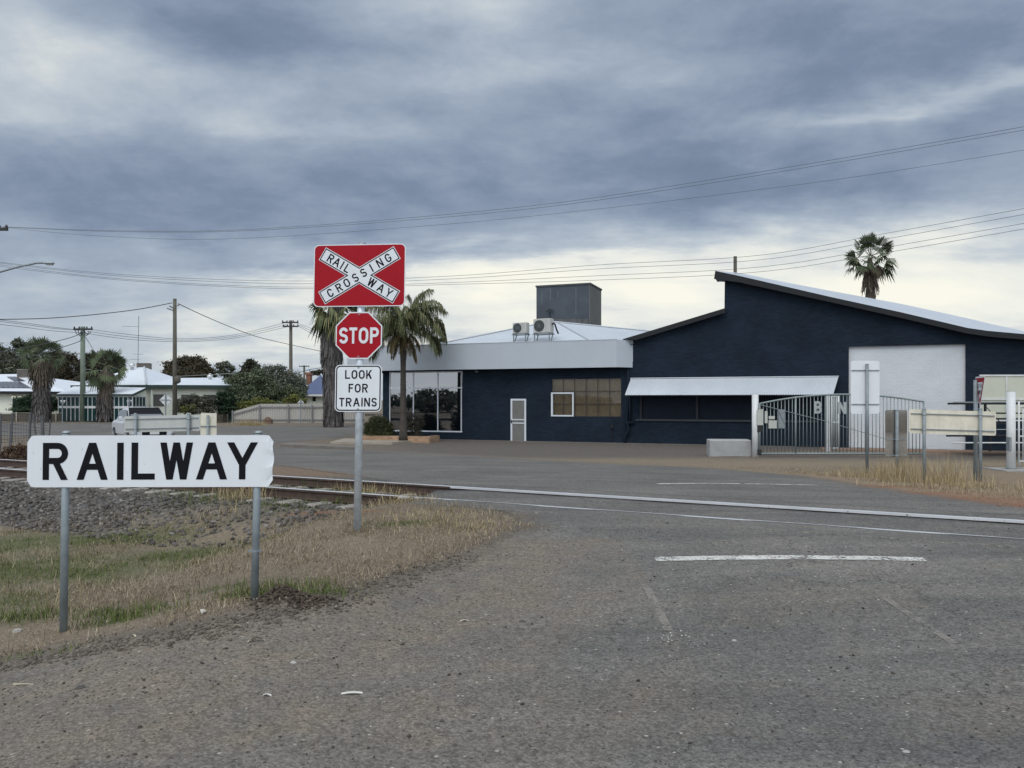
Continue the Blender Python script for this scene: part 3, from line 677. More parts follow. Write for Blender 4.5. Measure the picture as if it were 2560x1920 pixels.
# ------------------------------------------------------------------ navy shop and warehouse
BU, BV = Vector((.936, -.352, 0)), Vector((.352, .936, 0)); BO = Vector((4.7, 34.6, 0))
bf = Fr(BO, BU, BV)
def bu(px, v):
    k = (px - CX) / F; return (k * (BO.y + v * BV.y) - BO.x - v * BV.x) / (BU.x - k * BU.y)
def bz(px, py, v): u = bu(px, v); return CH + (HY - py) / F * (BO.y + u * BU.y + v * BV.y)
def bp(px, py, v): return bu(px, v), bz(px, py, v)
VW = .6
bld = thing('commercial_building', (BO.x, BO.y, -.27), 'navy brick shop and warehouse with white fascia, awning and stepped curved roof', 'building')
G0 = -.6
def wall(name, prof, holes, v, th, m, reveal=.12):
    """front face of a wall with rectangular openings; prof = [(u, top z)...]"""
    us = sorted(set([p[0] for p in prof] + [h[0] for h in holes] + [h[1] for h in holes]))
    def top(u):
        for (a, za), (b, zb) in zip(prof, prof[1:]):
            if a - 1e-9 <= u <= b + 1e-9 and b > a: return za + (zb - za) * (u - a) / (b - a)
    mb = MB(bf)
    for a, b in zip(us, us[1:]):
        if b - a < 1e-6: continue
        mid = (a + b) / 2; za, zb = top(a + 1e-7), top(b - 1e-7)
        hs = sorted([h for h in holes if h[0] < mid < h[1]], key=lambda h: h[2]); z = G0
        for h in hs:
            if h[2] > z: mb.flat([(a, z), (b, z), (b, h[2]), (a, h[2])], v)
            z = h[3]
        mb.flat([(a, z), (b, z), (b, zb), (a, za)], v); mb.flat([(a, za), (a, G0), (b, G0), (b, zb)], v + th)
        mb.add([(a, v, za), (b, v, zb), (b, v + th, zb), (a, v + th, za)], [(0, 1, 2, 3)])
    for a, b, c, d in holes:
        w2 = v + reveal
        mb.add([(a, v, c), (a, w2, c), (a, w2, d), (a, v, d), (b, v, c), (b, w2, c), (b, w2, d), (b, v, d)], [(0, 1, 2, 3), (4, 7, 6, 5), (3, 2, 6, 7), (0, 4, 5, 1)])
    for (a, za) in (prof[0], prof[-1]): mb.add([(a, v, G0), (a, v + th, G0), (a, v + th, za), (a, v, za)], [(0, 1, 2, 3)])
    return mb.build(name, m, bld)
uj = bu(1583, VW)
# openings of the shop front
s0, sz1 = bp(972, 930, VW); s1, sz0 = bp(1156, 1081, VW)
w0, wz1 = bp(1379, 947, VW); w1, wz0 = bp(1553, 1042, VW)
d0, dz1 = bp(1277, 997, VW); d1, dz0 = bp(1315.5, 1106, VW)
ul = bu(957, VW); zt = 3.45
wall('shop_wall', [(ul, zt), (uj, zt)], [(s0, s1, sz0, sz1), (w0, w1, wz0, wz1), (d0, d1, -.3, dz1)], VW, .25, navy)
# gable wall
g0u, g1u = bu(2122, VW), bu(2415, VW); gz1 = bz(2270, 863, VW); gz0 = bz(2270, 1122, VW)
r0, r1 = bu(1583, VW) + .02, bu(1880, VW) ; r1 = bu(2040, VW); rz1 = bz(1800, 985, VW); rz0 = bz(1700, 1048, VW)
upts = [(1812, 690), (2080, 750), (2250, 788), (2420, 829), (2470, 836), (2560, 843), (2700, 850), (2900, 856)]
prof = [(uj, bz(1583, 846, VW)), (bu(1811, VW), bz(1811, 774, VW))] + [bp(x, y, VW) for x, y in upts]
wall('warehouse_wall', prof, [(r0 + .25, r1, rz0, rz1), (g0u, g1u, gz0, gz1)], VW, .3, navy, .16)
# end wall of the step
# side and rear walls so that the building is closed from a step aside
mb = MB(bf); ub = bu(2900, VW)
mb.box((ul, VW + .25, G0), (ul + .25, VW + 11, zt - .1)); mb.box((ul, VW + 11, G0), (ub, VW + 11.3, 3.4)); mb.box((ub - .3, VW + .3, G0), (ub, VW + 11, 3.6))
mb.box((uj + .02, VW + .31, G0), (uj + .3, VW + 11, 4.0))
mb.build('side_wall', navy, bld)
# upper curved roof
near_t = [(1788, 677), (1850, 690), (1950, 713), (2080, 743), (2250, 780), (2420, 820), (2470, 827), (2560, 835), (2700, 842), (2900, 848)]
far_t = [(1816, 679), (1852, 683), (1955, 704), (2082, 728), (2255, 760), (2425, 797), (2475, 809), (2562, 828), (2700, 838), (2900, 846)]
roofm = corr_mat('white_roof_sheet', (.52, .56, .60), .2, .4, .1)
mb = MB(bf); v0, v1 = .25, 10.5; n = len(near_t)
A = [(bu(x, v0), v0, bz(x, y, v0)) for x, y in near_t]; Bk = [(bu(x, v1), v1, bz(x, y, v1)) for x, y in far_t]
for i in range(n): Bk[i] = (A[i][0] + (Bk[i][0] - A[i][0]) * .0 + (bu(far_t[i][0], v1) - A[i][0]), v1, Bk[i][2])
mb.add(A + Bk, [(i, i + 1, n + i + 1, n + i) for i in range(n - 1)]); D = .04
mb.add([(p[0], p[1] + .02, p[2] - D) for p in A] + [(p[0], p[1], p[2] - D) for p in Bk], [(i, n + i, n + i + 1, i + 1) for i in range(n - 1)])
ro = mb.build('upper_roof', roofm, bld)
mb = MB(bf); vb = v0 - .03      # dark barge along the gable
lo_ = [(1785, 697), (1850, 706), (1950, 728), (2080, 756), (2250, 794), (2420, 834), (2470, 841), (2560, 849), (2700, 855), (2900, 860)]
tp = [bp(x, y, vb) for x, y in near_t]; bt = [bp(x, y, vb) for x, y in lo_]
for i in range(n - 1): mb.prism([bt[i], bt[i + 1], tp[i + 1], tp[i]], vb, vb + .06)
mb.box((tp[0][0], vb + .0605, bt[0][1]), (tp[0][0] + .05, 1.2, tp[0][1] - .03)); mb.build('barge_board', dark_tr, ro)
mb = MB(bf); mb.add([(bt[0][0] + .05, vb + .061, bt[0][1] + .02), (bu(1812, VW), vb + .061, bt[0][1] - .02), (bu(1812, VW), 1.2, bt[0][1] - .02), (bt[0][0] + .05, 1.2, bt[0][1] + .02)], [(0, 1, 2, 3)]); mb.build('soffit', dark_tr, ro)
mb = MB(bf); a = bp(1812, 700, VW); b_ = bp(1812, 774, VW)
mb.box((a[0], VW + .31, b_[1] - .3), (a[0] + .2, v1 - .1, a[1] - .05)); mb.build('clerestory_wall', navy, bld)
# lower roof on the left of the step
va = .3; q = [bp(1556, 848, va), bp(1813, 770, va), bp(1813, 782, va), bp(1590, 850, va)]
mb = MB(bf); mb.prism([q[0], q[3], q[2], q[1]], va, va + .06); lr = mb.build('barge_board', dark_tr, bld)
mb = MB(bf); mb.add([(q[0][0], va + .061, q[0][1] - .01), (q[1][0], va + .061, q[1][1] - .01), (q[1][0], 10.4, q[1][1] - .01), (q[0][0], 10.4, q[0][1] - .01),
                     (q[0][0], va + .061, q[0][1] - .06), (q[1][0], va + .061, q[1][1] - .06), (q[1][0], 10.4, q[1][1] - .06), (q[0][0], 10.4, q[0][1] - .06)], [(0, 1, 2, 3), (7, 6, 5, 4), (0, 3, 7, 4), (2, 3, 7, 6)])
mb.build('lower_roof', roofm, bld)
# white fascia with splayed end
zl, zh = bz(1300, 921.5, 0), bz(1300, 856, 0); ufl = bu(868, 0)
sp = .62
mb = MB(bf)
pl_ = [(ufl, 0), (0, 0), (sp, sp - .005), (sp, sp + .05), (-.02, .06), (ufl, .06)]
mb.add([(a, b, zl) for a, b in pl_] + [(a, b, zh) for a, b in pl_], [(5, 4, 3, 2, 1, 0), (6, 7, 8, 9, 10, 11)] + [(i, (i + 1) % 6, 6 + (i + 1) % 6, 6 + i) for i in range(6)])
mb.add([(ufl - .01, .061, zl), (ufl - .01, 5, zl), (ufl - .01, 5, zh), (ufl - .01, .061, zh)], [(0, 1, 2, 3)])
fa = mb.build('fascia', mat('fascia_paint', (.43, .475, .52), .6, 0, .04, .6, spec=.2), bld)
mb = MB(bf)
for k in range(1, 5): u_ = ufl * k / 5; mb.box((u_ - .006, -.004, zl + .003), (u_ + .006, -.0005, zh - .003))
mb.box((ufl, -.012, zh - .0), (.01, .07, zh + .03)); mb.build('capping', mat('fascia_flashing', (.40, .44, .48), .5, .1, .05, 2), fa)
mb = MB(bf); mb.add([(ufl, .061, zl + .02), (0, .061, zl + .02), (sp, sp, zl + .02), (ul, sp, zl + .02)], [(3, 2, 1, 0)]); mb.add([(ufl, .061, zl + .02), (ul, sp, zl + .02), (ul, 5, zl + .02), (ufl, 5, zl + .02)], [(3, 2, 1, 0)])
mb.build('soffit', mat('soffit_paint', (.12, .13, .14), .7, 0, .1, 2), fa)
for px, py in ((1193, 929), (1580, 858)): u_, z_ = bp(px, py, .55); mb = MB(bf); mb.bbox((u_ - .07, .42, z_ - .05), (u_ + .07, .6, z_ + .05), .02); mb.build('floodlight', mat('lamp_housing', (.16, .17, .18), .5), fa)
# white hip roof behind the fascia
hipm = corr_mat('white_hip_roof', (.54, .58, .62), .2, .4, .1)
def P(px, py, v): u, z = bp(px, py, v); return (u, v, z)
mb = MB(bf)
e0, e1 = P(1088, 862, .5), P(1581, 862, .5); pk0, pk1 = P(1372, 805.5, 5.0), P(1392, 806, 5.0)
e2 = (e0[0] - .0, 9.5, e0[2]); e3 = (e1[0], 9.5, e1[2]); rd = P(1700, 836, 6.0)
hp = P(1492, 862, .5)
mb.add([e0, hp, pk1, pk0, e2, rd, e1, e3], [(0, 1, 2, 3), (0, 3, 4), (1, 6, 5, 2), (4, 3, 2, 5, 7)])
hr = mb.build('hip_roof', hipm, bld)
mb = MB(bf)
lift = lambda p, d=.03: (p[0], p[1] - .02, p[2] + d)
mb.tube([lift(e0), lift(pk0)], .035, 6); mb.tube([lift(pk0), lift(pk1), lift(rd)], .035, 6); mb.tube([lift(hp, .02), lift(pk1, .02)], .03, 6)
mb.build('ridge_capping', mat('ridge_flashing', (.42, .45, .48), .5, .1, .1, 3), hr)
# shop front: frame, glass, interior
sf = MB(bf); fw = .045
def mull(mb, a, z0, z1, v, w_=.05): mb.box((a - w_ / 2, v, z0), (a + w_ / 2, v + .06, z1))
vf = VW + .04
sh = None
mb = MB(bf); zt_ = bz(1060, 970, vf)
mb.box((s0, vf, sz0), (s1, vf + .06, sz0 + .06)); mb.box((s0, vf, sz1 - .06), (s1, vf + .06, sz1)); mb.box((s0, vf, zt_ - .03), (s1, vf + .06, zt_ + .03))
for px in (974, 1033, 1094, 1153): 
    for a, b in ((sz0 + .061, zt_ - .031), (zt_ + .031, sz1 - .061)): mull(mb, bu(px, vf), a, b, vf)
sh = mb.build('shopfront', white_p, bld)
gl = bpy.data.materials.new('shop_glass'); gl.use_nodes = True; q = NT(gl.node_tree); q.n.clear()
o_ = q.add('ShaderNodeOutputMaterial'); mx = q.add('ShaderNodeMixShader'); tr = q.add('ShaderNodeBsdfTransparent'); gs = q.add('ShaderNodeBsdfGlossy'); gs.inputs['Roughness'].default_value = .015
tr.inputs[0].default_value = (.86, .9, .9, 1); fz = q.add('ShaderNodeFresnel'); fz.inputs[0].default_value = 1.5
q.put(mx.inputs[0], q.m('ADD', q.m('MULTIPLY', fz.outputs[0], 1.2), .28, clamp=True)); q.l.new(tr.outputs[0], mx.inputs[1]); q.l.new(gs.outputs[0], mx.inputs[2]); q.l.new(mx.outputs[0], o_.inputs[0])
gl2 = gl.copy(); gl2.name = 'window_glass'
for n_ in gl2.node_tree.nodes:
    if n_.type == 'MATH' and n_.operation == 'ADD': n_.inputs[1].default_value = .0
    if n_.type == 'MATH' and n_.operation == 'MULTIPLY': n_.inputs[1].default_value = .9
    if n_.type == 'BSDF_TRANSPARENT': n_.inputs[0].default_value = (.9, .9, .88, 1)
mb = MB(bf); mb.flat([(s0, sz0), (s1, sz0), (s1, sz1), (s0, sz1)], vf + .03); mb.build('pane', gl, sh)
inter = mat('shop_interior', (.42, .43, .42), .8, 0, .2, 1.5); inter2 = mat('shop_interior_pale', (.34, .35, .35), .8, 0, .1, 1)
mb = MB(bf)      # interior: floor, back wall, a partition stair and posts
mb.box((s0 - .1, VW + .5, G0), (s1 + .6, VW + 4.2, -.2)); mb.box((s0 - .1, VW + 4.2, G0), (s1 + .6, VW + 4.3, 3.1)); mb.box((s1 + .6, VW + .3, G0), (s1 + .7, VW + 4.3, 3.1)); mb.box((s0 - .3, VW + .27, 3.05), (s1 + .6, VW + 4.2, 3.1))
st0 = bu(1080, VW + 2.2)
mb.prism([(st0, -.2), (s1 + .5, -.2), (s1 + .5, 1.9), (s1 - .1, 1.9)], VW + 2.2, VW + 2.6)
mb.build('interior', inter, sh)
mb = MB(bf)
for px in (1068, 1122): mull(mb, bu(px, VW + 1.0), -.2, 3.0, VW + 1.0, .16)
x0_, z1_ = bp(1119, 984, VW + .9); x1_, z0_ = bp(1152, 1076, VW + .9)
mb.box((x0_, VW + .9, z0_), (x0_ + .05, VW + .95, z1_)); mb.box((x1_ - .05, VW + .9, z0_), (x1_, VW + .95, z1_)); mb.box((x0_ + .051, VW + .9, z1_ - .05), (x1_ - .051, VW + .95, z1_)); mb.box((x0_ + .051, VW + .9, (z0_ + z1_) / 2 - .25), (x1_ - .051, VW + .95, (z0_ + z1_) / 2 - .2))
mb.build('inner_frame', inter2, sh)
# screen door
dr = MB(bf); fwd = .085
dr.box((d0, VW - .03, dz0), (d0 + fwd, VW + .02, dz1)); dr.box((d1 - fwd, VW - .03, dz0), (d1, VW + .02, dz1)); dr.box((d0 + fwd + .001, VW - .03, dz1 - fwd), (d1 - fwd - .001, VW + .02, dz1)); dr.box((d0 + fwd + .001, VW - .03, dz0), (d1 - fwd - .001, VW + .02, dz0 + .07))
for z in (.48, .56): zz = dz0 + (dz1 - dz0) * (z - .04); dr.box((d0 + fwd + .001, VW - .03, zz - .025), (d1 - fwd - .001, VW + .02, zz + .025))
dd = dr.build('screen_door', white_p, bld)
mb = MB(bf); mb.box((d0 + fwd, VW - .005, dz0 + .07), (d1 - fwd, VW + .008, dz1 - fwd)); mb.build('mesh_screen', mat('grey_screen_mesh', (.16, .16, .15), .8, .1, .1, 4, bump=.2, bs=300), dd)
mb = MB(bf); zz = dz0 + (dz1 - dz0) * .475; mb.box((d0 + .02, VW - .05, zz - .08), (d0 + .07, VW - .031, zz + .08)); mb.tube([(d0 + .045, VW - .085, zz), (d0 + .13, VW - .085, zz)], .012, 8); mb.build('handle', black_v, dd)
# steel window with tan blinds and a white sash
wn = MB(bf); cu = [w0 + (w1 - w0) * k / 6 for k in range(7)]; cz = [wz0 + (wz1 - wz0) * k / 3 for k in range(4)]; vw = VW + .05
for k, a in enumerate(cu): wn.box((a - (.02 if k in (0, 6) else .012), vw, wz0), (a + (.02 if k in (0, 6) else .012), vw + .03, wz1))
for z in cz: wn.box((w0, vw - .003, z - .014), (w1, vw + .027, z + .014))
wo = wn.build('window', mat('brown_steel_frame', (.045, .038, .032), .6, .1, .2, 5), bld)
blind = mat('tan_blind_behind_glass', (.125, .098, .062), .35, 0, .22, 1.6, spec=.6, uv=True)
mb = MB(bf); mb.flat([(w0, wz0), (w1, wz0), (w1, wz1), (w0, wz1)], vw + .012); mb.build('pane', gl2, wo)
mb = MB(bf); nb = 60
pp = []
for i in range(nb + 1): pp.append((w0 + (w1 - w0) * i / nb, vw + .09 + .012 * math.sin(i * 1.9)))
mb.add([(a, b, wz0) for a, b in pp] + [(a, b, wz1) for a, b in pp], [(i, i + 1, nb + 2 + i, nb + 1 + i) for i in range(nb)])
mb.build('blind', mat('tan_curtain', (.27, .215, .145), .9, 0, .2, 2), wo)
mb = MB(bf); w2 = bu(1434, VW - .02); wzb, wzt = bz(1405, 1041, VW - .02), bz(1405, 981, VW - .02); fr_ = .065
mb.box((w0 - .02, VW - .03, wzb), (w0 + fr_, VW + .045, wzt)); mb.box((w2 - fr_, VW - .03, wzb), (w2, VW + .045, wzt)); mb.box((w0 + fr_ + .001, VW - .03, wzt - fr_), (w2 - fr_ - .001, VW + .045, wzt)); mb.box((w0 + fr_ + .001, VW - .03, wzb), (w2 - fr_ - .001, VW + .045, wzb + fr_))
mb.build('sash', white_p, wo)
# recess under the awning: dark boarding, frames, sill
mb = MB(bf); mb.box((r0 + .25, VW + .161, rz0), (r1, VW + .2, rz1)); inf = mb.build('shutter_panel', mat('charcoal_boarding', (.011, .0165, .027), .7, 0, .2, 2, spec=.15), bld)
u1 = bu(1742, VW)
for a in (r0 + .30, u1, bu(1960, VW)): mb = MB(bf); mb.box((a - .05, VW + .06, rz0), (a + .05, VW + .16, rz1)); mb.build('mullion', mat('slate_timber', (.019, .024, .031), .7, 0, .2, 3), inf)
mb = MB(bf); mb.box((r0 + .1, VW - .07, rz0 - .09), (r1 + .1, VW - .002, rz0 - .005)); mb.build('sill', mat('grey_sill', (.024, .031, .039), .6, 0, .2, 3), bld)
# corrugated awning
mb = MB(bf); vA, vB = VW - .02, VW - 1.0
a0, az1 = bp(1577, 947.5, vA); a1 = bu(2096, vA); az0 = bz(1820, 987, vB); nn = 420; b0 = bu(1562, vB); b1 = bu(2083, vB)
top, bot = [], []
for i in range(nn + 1):
    f = i / nn; d = .014 * math.sin(f * (a1 - a0) / .095 * 2 * math.pi)
    top.append((a0 + (a1 - a0) * f, vA - .01 + d * .5, az1 + d)); bot.append((b0 + (b1 - b0) * f, vB + d * .5, az0 + d))
mb.add(top + bot, [(nn + 1 + i, nn + 2 + i, i + 1, i) for i in range(nn)])
aw = mb.build('awning', corr_mat('awning_sheet', (.50, .54, .58), 900, .45, .15, .08), bld, True)
mb = MB(bf)
for f in (.02, .25, .5, .75, .98):
    u_ = b0 + (b1 - b0) * f + .05; mb.bar((u_, VW - .03, az0 - .12), (u_, vB + .04, az0 - .03), .03, .03)
mb.bar((b0 + .02, vB + .03, az0 - .028), (b1 - .02, vB + .03, az0 - .028), .03, .03); mb.build('bracket', dark_tr, aw)
mb = MB(bf); mb.tube([(a0 - .02, vA - .02, az1 + .03), (a1 + .02, vA - .02, az1 + .03)], .02, 6); mb.build('flashing', white_p, aw)
# bricked-in doorway, painted white
mb = MB(bf); mb.box((g0u, VW + .13, gz0), (g1u, VW + .2, gz1)); mb.build('bricked_doorway', brick_mat('white_painted_brick', (.56, .59, .615), (.51, .54, .565), .02, .4, wear=(.42, .44, .45)), bld)
mb = MB(bf); mb.box((bu(2050, VW), VW - 1.6, G0), (bu(2440, VW), VW - .01, gz0 + .005)); mb.build('apron_slab', mat('red_oxide_concrete', (.22, .135, .09), .85, 0, .2, 2), bld)
mb = MB(bf); mb.box((ul - .05, VW - .45, G0), (bu(1990, VW), VW - .01, -.255)); mb.build('footing', mat('dusty_concrete', (.15, .135, .12), .9, 0, .2, 2), bld)
# downpipes and conduit
mb = MB(bf)
def BP(px, py, v): u, z = bp(px, py, v); return (u, v, z)
mb.tube([BP(1570, 925, .52), BP(1572, 990, .52), BP(1566, 1050, .5), BP(1572, 1075, .48), BP(1560, 1095, .45), BP(1564, 1112, .42)], .06, 8); mb.tube([BP(1574, 990, .5), BP(1576, 1060, .5)], .05, 8); mb.bar(BP(1562, 1058, .5), BP(1586, 1056, .5), .08, .12)
mb.build('downpipe', navy_s, bld, True)
mb = MB(bf); mb.tube([BP(1531, 1068, .56), BP(1531, 1108, .56)], .015, 6); u_, z_ = bp(1530, 1066, .56); mb.box((u_ - .07, .53, z_ - .09), (u_ + .07, .598, z_ + .08)); mb.tube([BP(1503, 1107, .5), BP(1590, 1110, .45)], .02, 6)
mb.build('conduit', dark_tr, bld)
# gutter + rain down the junction
# ------------------------------------------------------------------ things on and behind the roof
def ac_unit(pxl, pxr, pyt, pyb, v, label):
    O_ = Vector(bf(*P((pxl + pxr) / 2, pyb, v))); t = thing('air_conditioner', O_, label, 'air conditioner', 'air conditioners on the shop roof')
    f2 = yawfr(O_, -30); sc2 = O_.y / F; wd = (pxr - pxl) * sc2 * .86; hg = (pyb - pyt) * sc2; dp = wd * .5
    mb = MB(f2); mb.bbox((-wd * .55, -dp / 2, 0), (wd * .55, dp / 2, hg), .02); mb.build('casing', mat('cream_appliance_enamel', (.46, .46, .43), .5, 0, .06, 3), t)
    mb = MB(f2); cx = -wd * .16; rr = min(wd * .34, hg * .44)
    mb.prism(arc(cx, hg * .5, rr, rr, 0, 360, 24)[:-1], -dp / 2 - .012, -dp / 2 - .002); g_ = mb.build('fan_grille', mat('fan_dark', (.025, .027, .028), .5, .2, .1, 3), t)
    mb = MB(f2)
    for k in range(3): mb.prism(ribb(cx, hg * .5, rr * (.35 + .3 * k), .008), -dp / 2 - .02, -dp / 2 - .013)
    for a in range(0, 180, 30): mb.bar((cx - rr * math.cos(R(a)), -dp / 2 - .016, hg * .5 - rr * math.sin(R(a))), (cx + rr * math.cos(R(a)), -dp / 2 - .016, hg * .5 + rr * math.sin(R(a))), .006, .006)
    mb.build('grille_bar', galv_d, g_)
    mb = MB(f2); mb.box((wd * .27, -dp / 2 - .006, hg * .05), (wd * .30, -dp / 2 - .001, hg * .95)); mb.build('panel_seam', galv, t)
    mb = MB(f2); L = hg * 1.02
    for a in (-wd * .48, wd * .48):
        mb.bar((a, -dp / 2 + .03, -.04), (a, -dp / 2 + .03, -L), .045, .045); mb.bar((a, dp / 2, -.04), (a, -dp / 2 + .06, -L), .04, .04)
        mb.bar((a, -dp / 2 - .05, -.02), (a, dp / 2 + .05, -.02), .045, .045)
    for b in (-dp / 2 + .03, dp / 2 - .03): mb.bar((-wd * .62, b, -.061), (wd * .62, b, -.061), .04, .035)
    mb.build('stand', galv_d, t)
    return f2, wd, hg, dp, t
def ribb(cx, cz, r, w_): 
    return arc(cx, cz, r + w_, r + w_, 0, 358, 24) + arc(cx, cz, r, r, 358, 0, 24)
ac_unit(1282, 1323, 807, 834, 1.1, 'smaller cream air conditioner with round fan, left of the pair on the roof')
f2, wd, hg, dp, t_ac = ac_unit(1334, 1384, 797.5, 833, 1.15, 'larger cream air conditioner with dark hoses, right of the pair on the roof')
mb = MB(f2); mb.tube([(wd * .56, 0, hg * .6), (wd * .66, .0, hg * .66), (wd * .74, .02, hg * .55), (wd * .80, .05, hg * .25), (wd * .90, .1, -hg * .08)], .04, 8); mb.build('hose', black_v, t_ac, True)
# concrete tower
v = 14.0; a, z1 = bp(1341, 716, v); b, _ = bp(1473, 712, v); z0 = 2.5
tw = thing('concrete_tower', bf(a, v, 3), 'square dark grey concrete tower rising behind the white hip roof', 'tower')
mb = MB(bf); dpt = 3.0
mb.box((a, v, z0), (b, v + dpt, z1 - .06)); mb.build('shaft', mat('dark_tower_concrete', (.062, .075, .092), .85, 0, .22, .8, streak=.0, uv=True), tw)
mb = MB(bf); mb.box((b + .002, v + .01, z0), (b + .05, v + dpt, z1 - .07)); mb.build('side_face', mat('paler_side_concrete', (.135, .135, .128), .85, 0, .15, .8), tw)  # right side in a paler grey than the shaft
mb = MB(bf); mb.box((a - .05, v - .05, z1 - .059), (b + .1, v + dpt + .05, z1 + .05)); mb.build('coping', mat('dark_coping', (.06, .066, .07), .8), tw)
mb = MB(bf)
for px, y0, y1 in ((1355, 728, 762), (1440, 720, 786), (1376, 722, 750), (1395, 728, 745)): u_ = bu(px, v); mb.box((u_ - .018, v - .012, bz(px, y1, v)), (u_ + .018, v - .002, bz(px, y0, v)))
mb.build('streak', mat('lime_streak', (.15, .17, .185), .9), tw)
mb = MB(bf)
for k, px in enumerate((1385, 1402, 1417, 1433, 1450, 1462)): u_ = bu(px, v); mb.box((u_ - .22, v - .016, bz(px, 812, v)), (u_ + .22, v - .006, bz(px, 798 - (k % 2), v)))
mb.build('block_course', mat('pale_block', (.105, .11, .112), .9, 0, .15, 3), tw)
mb = MB(bf); c = bp(1374, 777, v - .1); mb.bar((c[0] - .2, v - .15, c[1] - .05), (c[0], v - .15, c[1] + .1), .05, .05); mb.bar((c[0], v - .15, c[1] + .1), (c[0] + .3, v - .15, c[1] - .02), .06, .05); mb.tube([(c[0], v - .05, c[1] - .6), (c[0], v - .05, c[1])], .02, 6); mb.build('bracket', dark_tr, tw)
# timber pole behind the warehouse
pz = at(1838, 641, 46); mb = MB(); mb.tube([(pz.x, pz.y, -.3), tuple(pz)], .105, 8); mb.build('timber_post', wood, org=Vector((pz.x, pz.y, -.3)), label='bare timber post top showing above the upper roof edge', cat='post')
# planter, kerb and slab in front of the shop
brickp = brick_mat('orange_brick', (.36, .225, .135), (.28, .23, .18), .25, .5, .8)
c0 = on(905, 36.2); c1 = on(1074, 35.2); pd = math.atan2(c1.y - c0.y, c1.x - c0.x); L = (c1 - c0).length
pt = thing('brick_planter', (c0.x, c0.y, gz(c0.x, c0.y)), 'low orange brick planter holding shrubs and a palm outside the shop', 'planter')
fp = Fr((c0.x, c0.y, gz(c0.x, c0.y)), (math.cos(pd), math.sin(pd), 0), (-math.sin(pd), math.cos(pd), 0))
mb = MB(fp); ht = .30
mb.box((0, 0, -.3), (L * .58, .22, ht)); mb.box((L * .66, 0, -.3), (L, .22, ht)); mb.box((0, .221, -.3), (.22, 1.6, ht)); mb.box((L - .22, .221, -.3), (L, 1.2, ht))
mb.build('wall', brickp, pt)
mb = MB(fp); mb.box((.221, .221, -.3), (L - .221, 1.5, ht - .09)); mb.build('soil', mat('planter_soil', (.055, .042, .032), .95, 0, .2, 4), pt)
k0, k1 = hit(826, 1109), hit(1060, 1107)
mb = MB(); kp = [hit(826, 1110), hit(900, 1111), hit(980, 1111), hit(1050, 1105), hit(1000, 1103), hit(860, 1101)]
mb.add([(p.x, p.y, p.z + .10) for p in kp] + [(p.x, p.y, p.z - .1) for p in kp], [tuple(range(6))] + [(i, 6 + i, 6 + (i + 1) % 6, (i + 1) % 6) for i in range(6)])
mb.build('paved_edge', mat('pale_paving', (.30, .265, .215), .85, 0, .2, 3), kind='structure', label='pale paved edging in front of the brick planter')
mb = MB(); kp = [hit(700, 1117), hit(900, 1126), hit(905, 1122), hit(720, 1112)]
mb.add([(p.x, p.y, p.z + .11) for p in kp] + [(p.x, p.y, p.z - .1) for p in kp], [(0, 1, 2, 3)] + [(i, 4 + i, 4 + (i + 1) % 4, (i + 1) % 4) for i in range(4)])
mb.build('kerb', mat('dusty_kerb', (.155, .14, .12), .9, 0, .15, 3), kind='structure', label='low dusty kerb where the side road meets the forecourt')
# ------------------------------------------------------------------ gate, posts, block
ZG = 26.4; sg = ZG / F
gate_m = mat('silver_gate_tube', (.215, .26, .26), .5, .25, .1, 6)
g0 = at(1897, 1134, ZG); gt = thing('sliding_gate', (g0.x, g0.y, gz(g0.x, g0.y)), 'grey tubular gate with arched top and big letters B and N on it', 'gate')
def topy(px): x = (px - 2110) / 210; return 986 + 23 * (x * x if px < 2110 else (x * .95) ** 2)
mb = MB(); gp = lambda px, py, dv=0: tuple(at(px, py, ZG + dv))
xs = np.linspace(1898, 2310, 25)
mb.tube([gp(x, topy(x)) for x in xs], .03, 8); mb.tube([gp(1897, 1134), gp(2310, 1134)], .035, 8); mb.tube([gp(1899, 1134), gp(1899, topy(1899))], .035, 8); mb.tube([gp(2309, 1134), gp(2309, topy(2309))], .035, 8); mb.tube([gp(1989, 1134), gp(1989, topy(1989) - 3)], .034, 8)
mb.build('frame', gate_m, gt, True)
k = 0
for x in np.arange(1908, 2304, 9.1):
    if abs(x - 1989) < 5: continue
    mb = MB(); mb.tube([gp(x, 1132), gp(x, topy(x) + 1.5)], .013, 6); mb.build('bar', gate_m, gt, True)
mb = MB(); mb.tube([gp(1900, 1012, -.03), gp(2060, 1052, -.03), gp(2222, 1100, -.03)], .012, 6); mb.build('brace_cable', gate_m, gt)
mb = MB(Fr(at(0, 1034, ZG - .05) * 1.0, (1, 0, 0), (0, 1, 0))); X0 = at(0, 1034, ZG - .05).x
lm = mat('silver_letter', (.34, .37, .37), .55, .15, .12, 5)
for ch, a, b, y0, y1 in (('B', 2035.5, 2055, 1034, 1003), ('N', 2095, 2116, 1035, 1005)):
    mb = MB(Fr(at(a, y0, ZG - .05))); 
    for i, poly in enumerate(glyph(ch, .2)): mb.prism([(p[0] / GW[ch] * (b - a) * sg, p[1] * (y0 - y1) * sg) for p in poly], i * .0005, .02 + i * .0003)
    mb.build('letter_' + ch.lower(), lm, gt)
plate_m = mat('notice_plate', (.44, .46, .42), .6, .1, .1, 4)
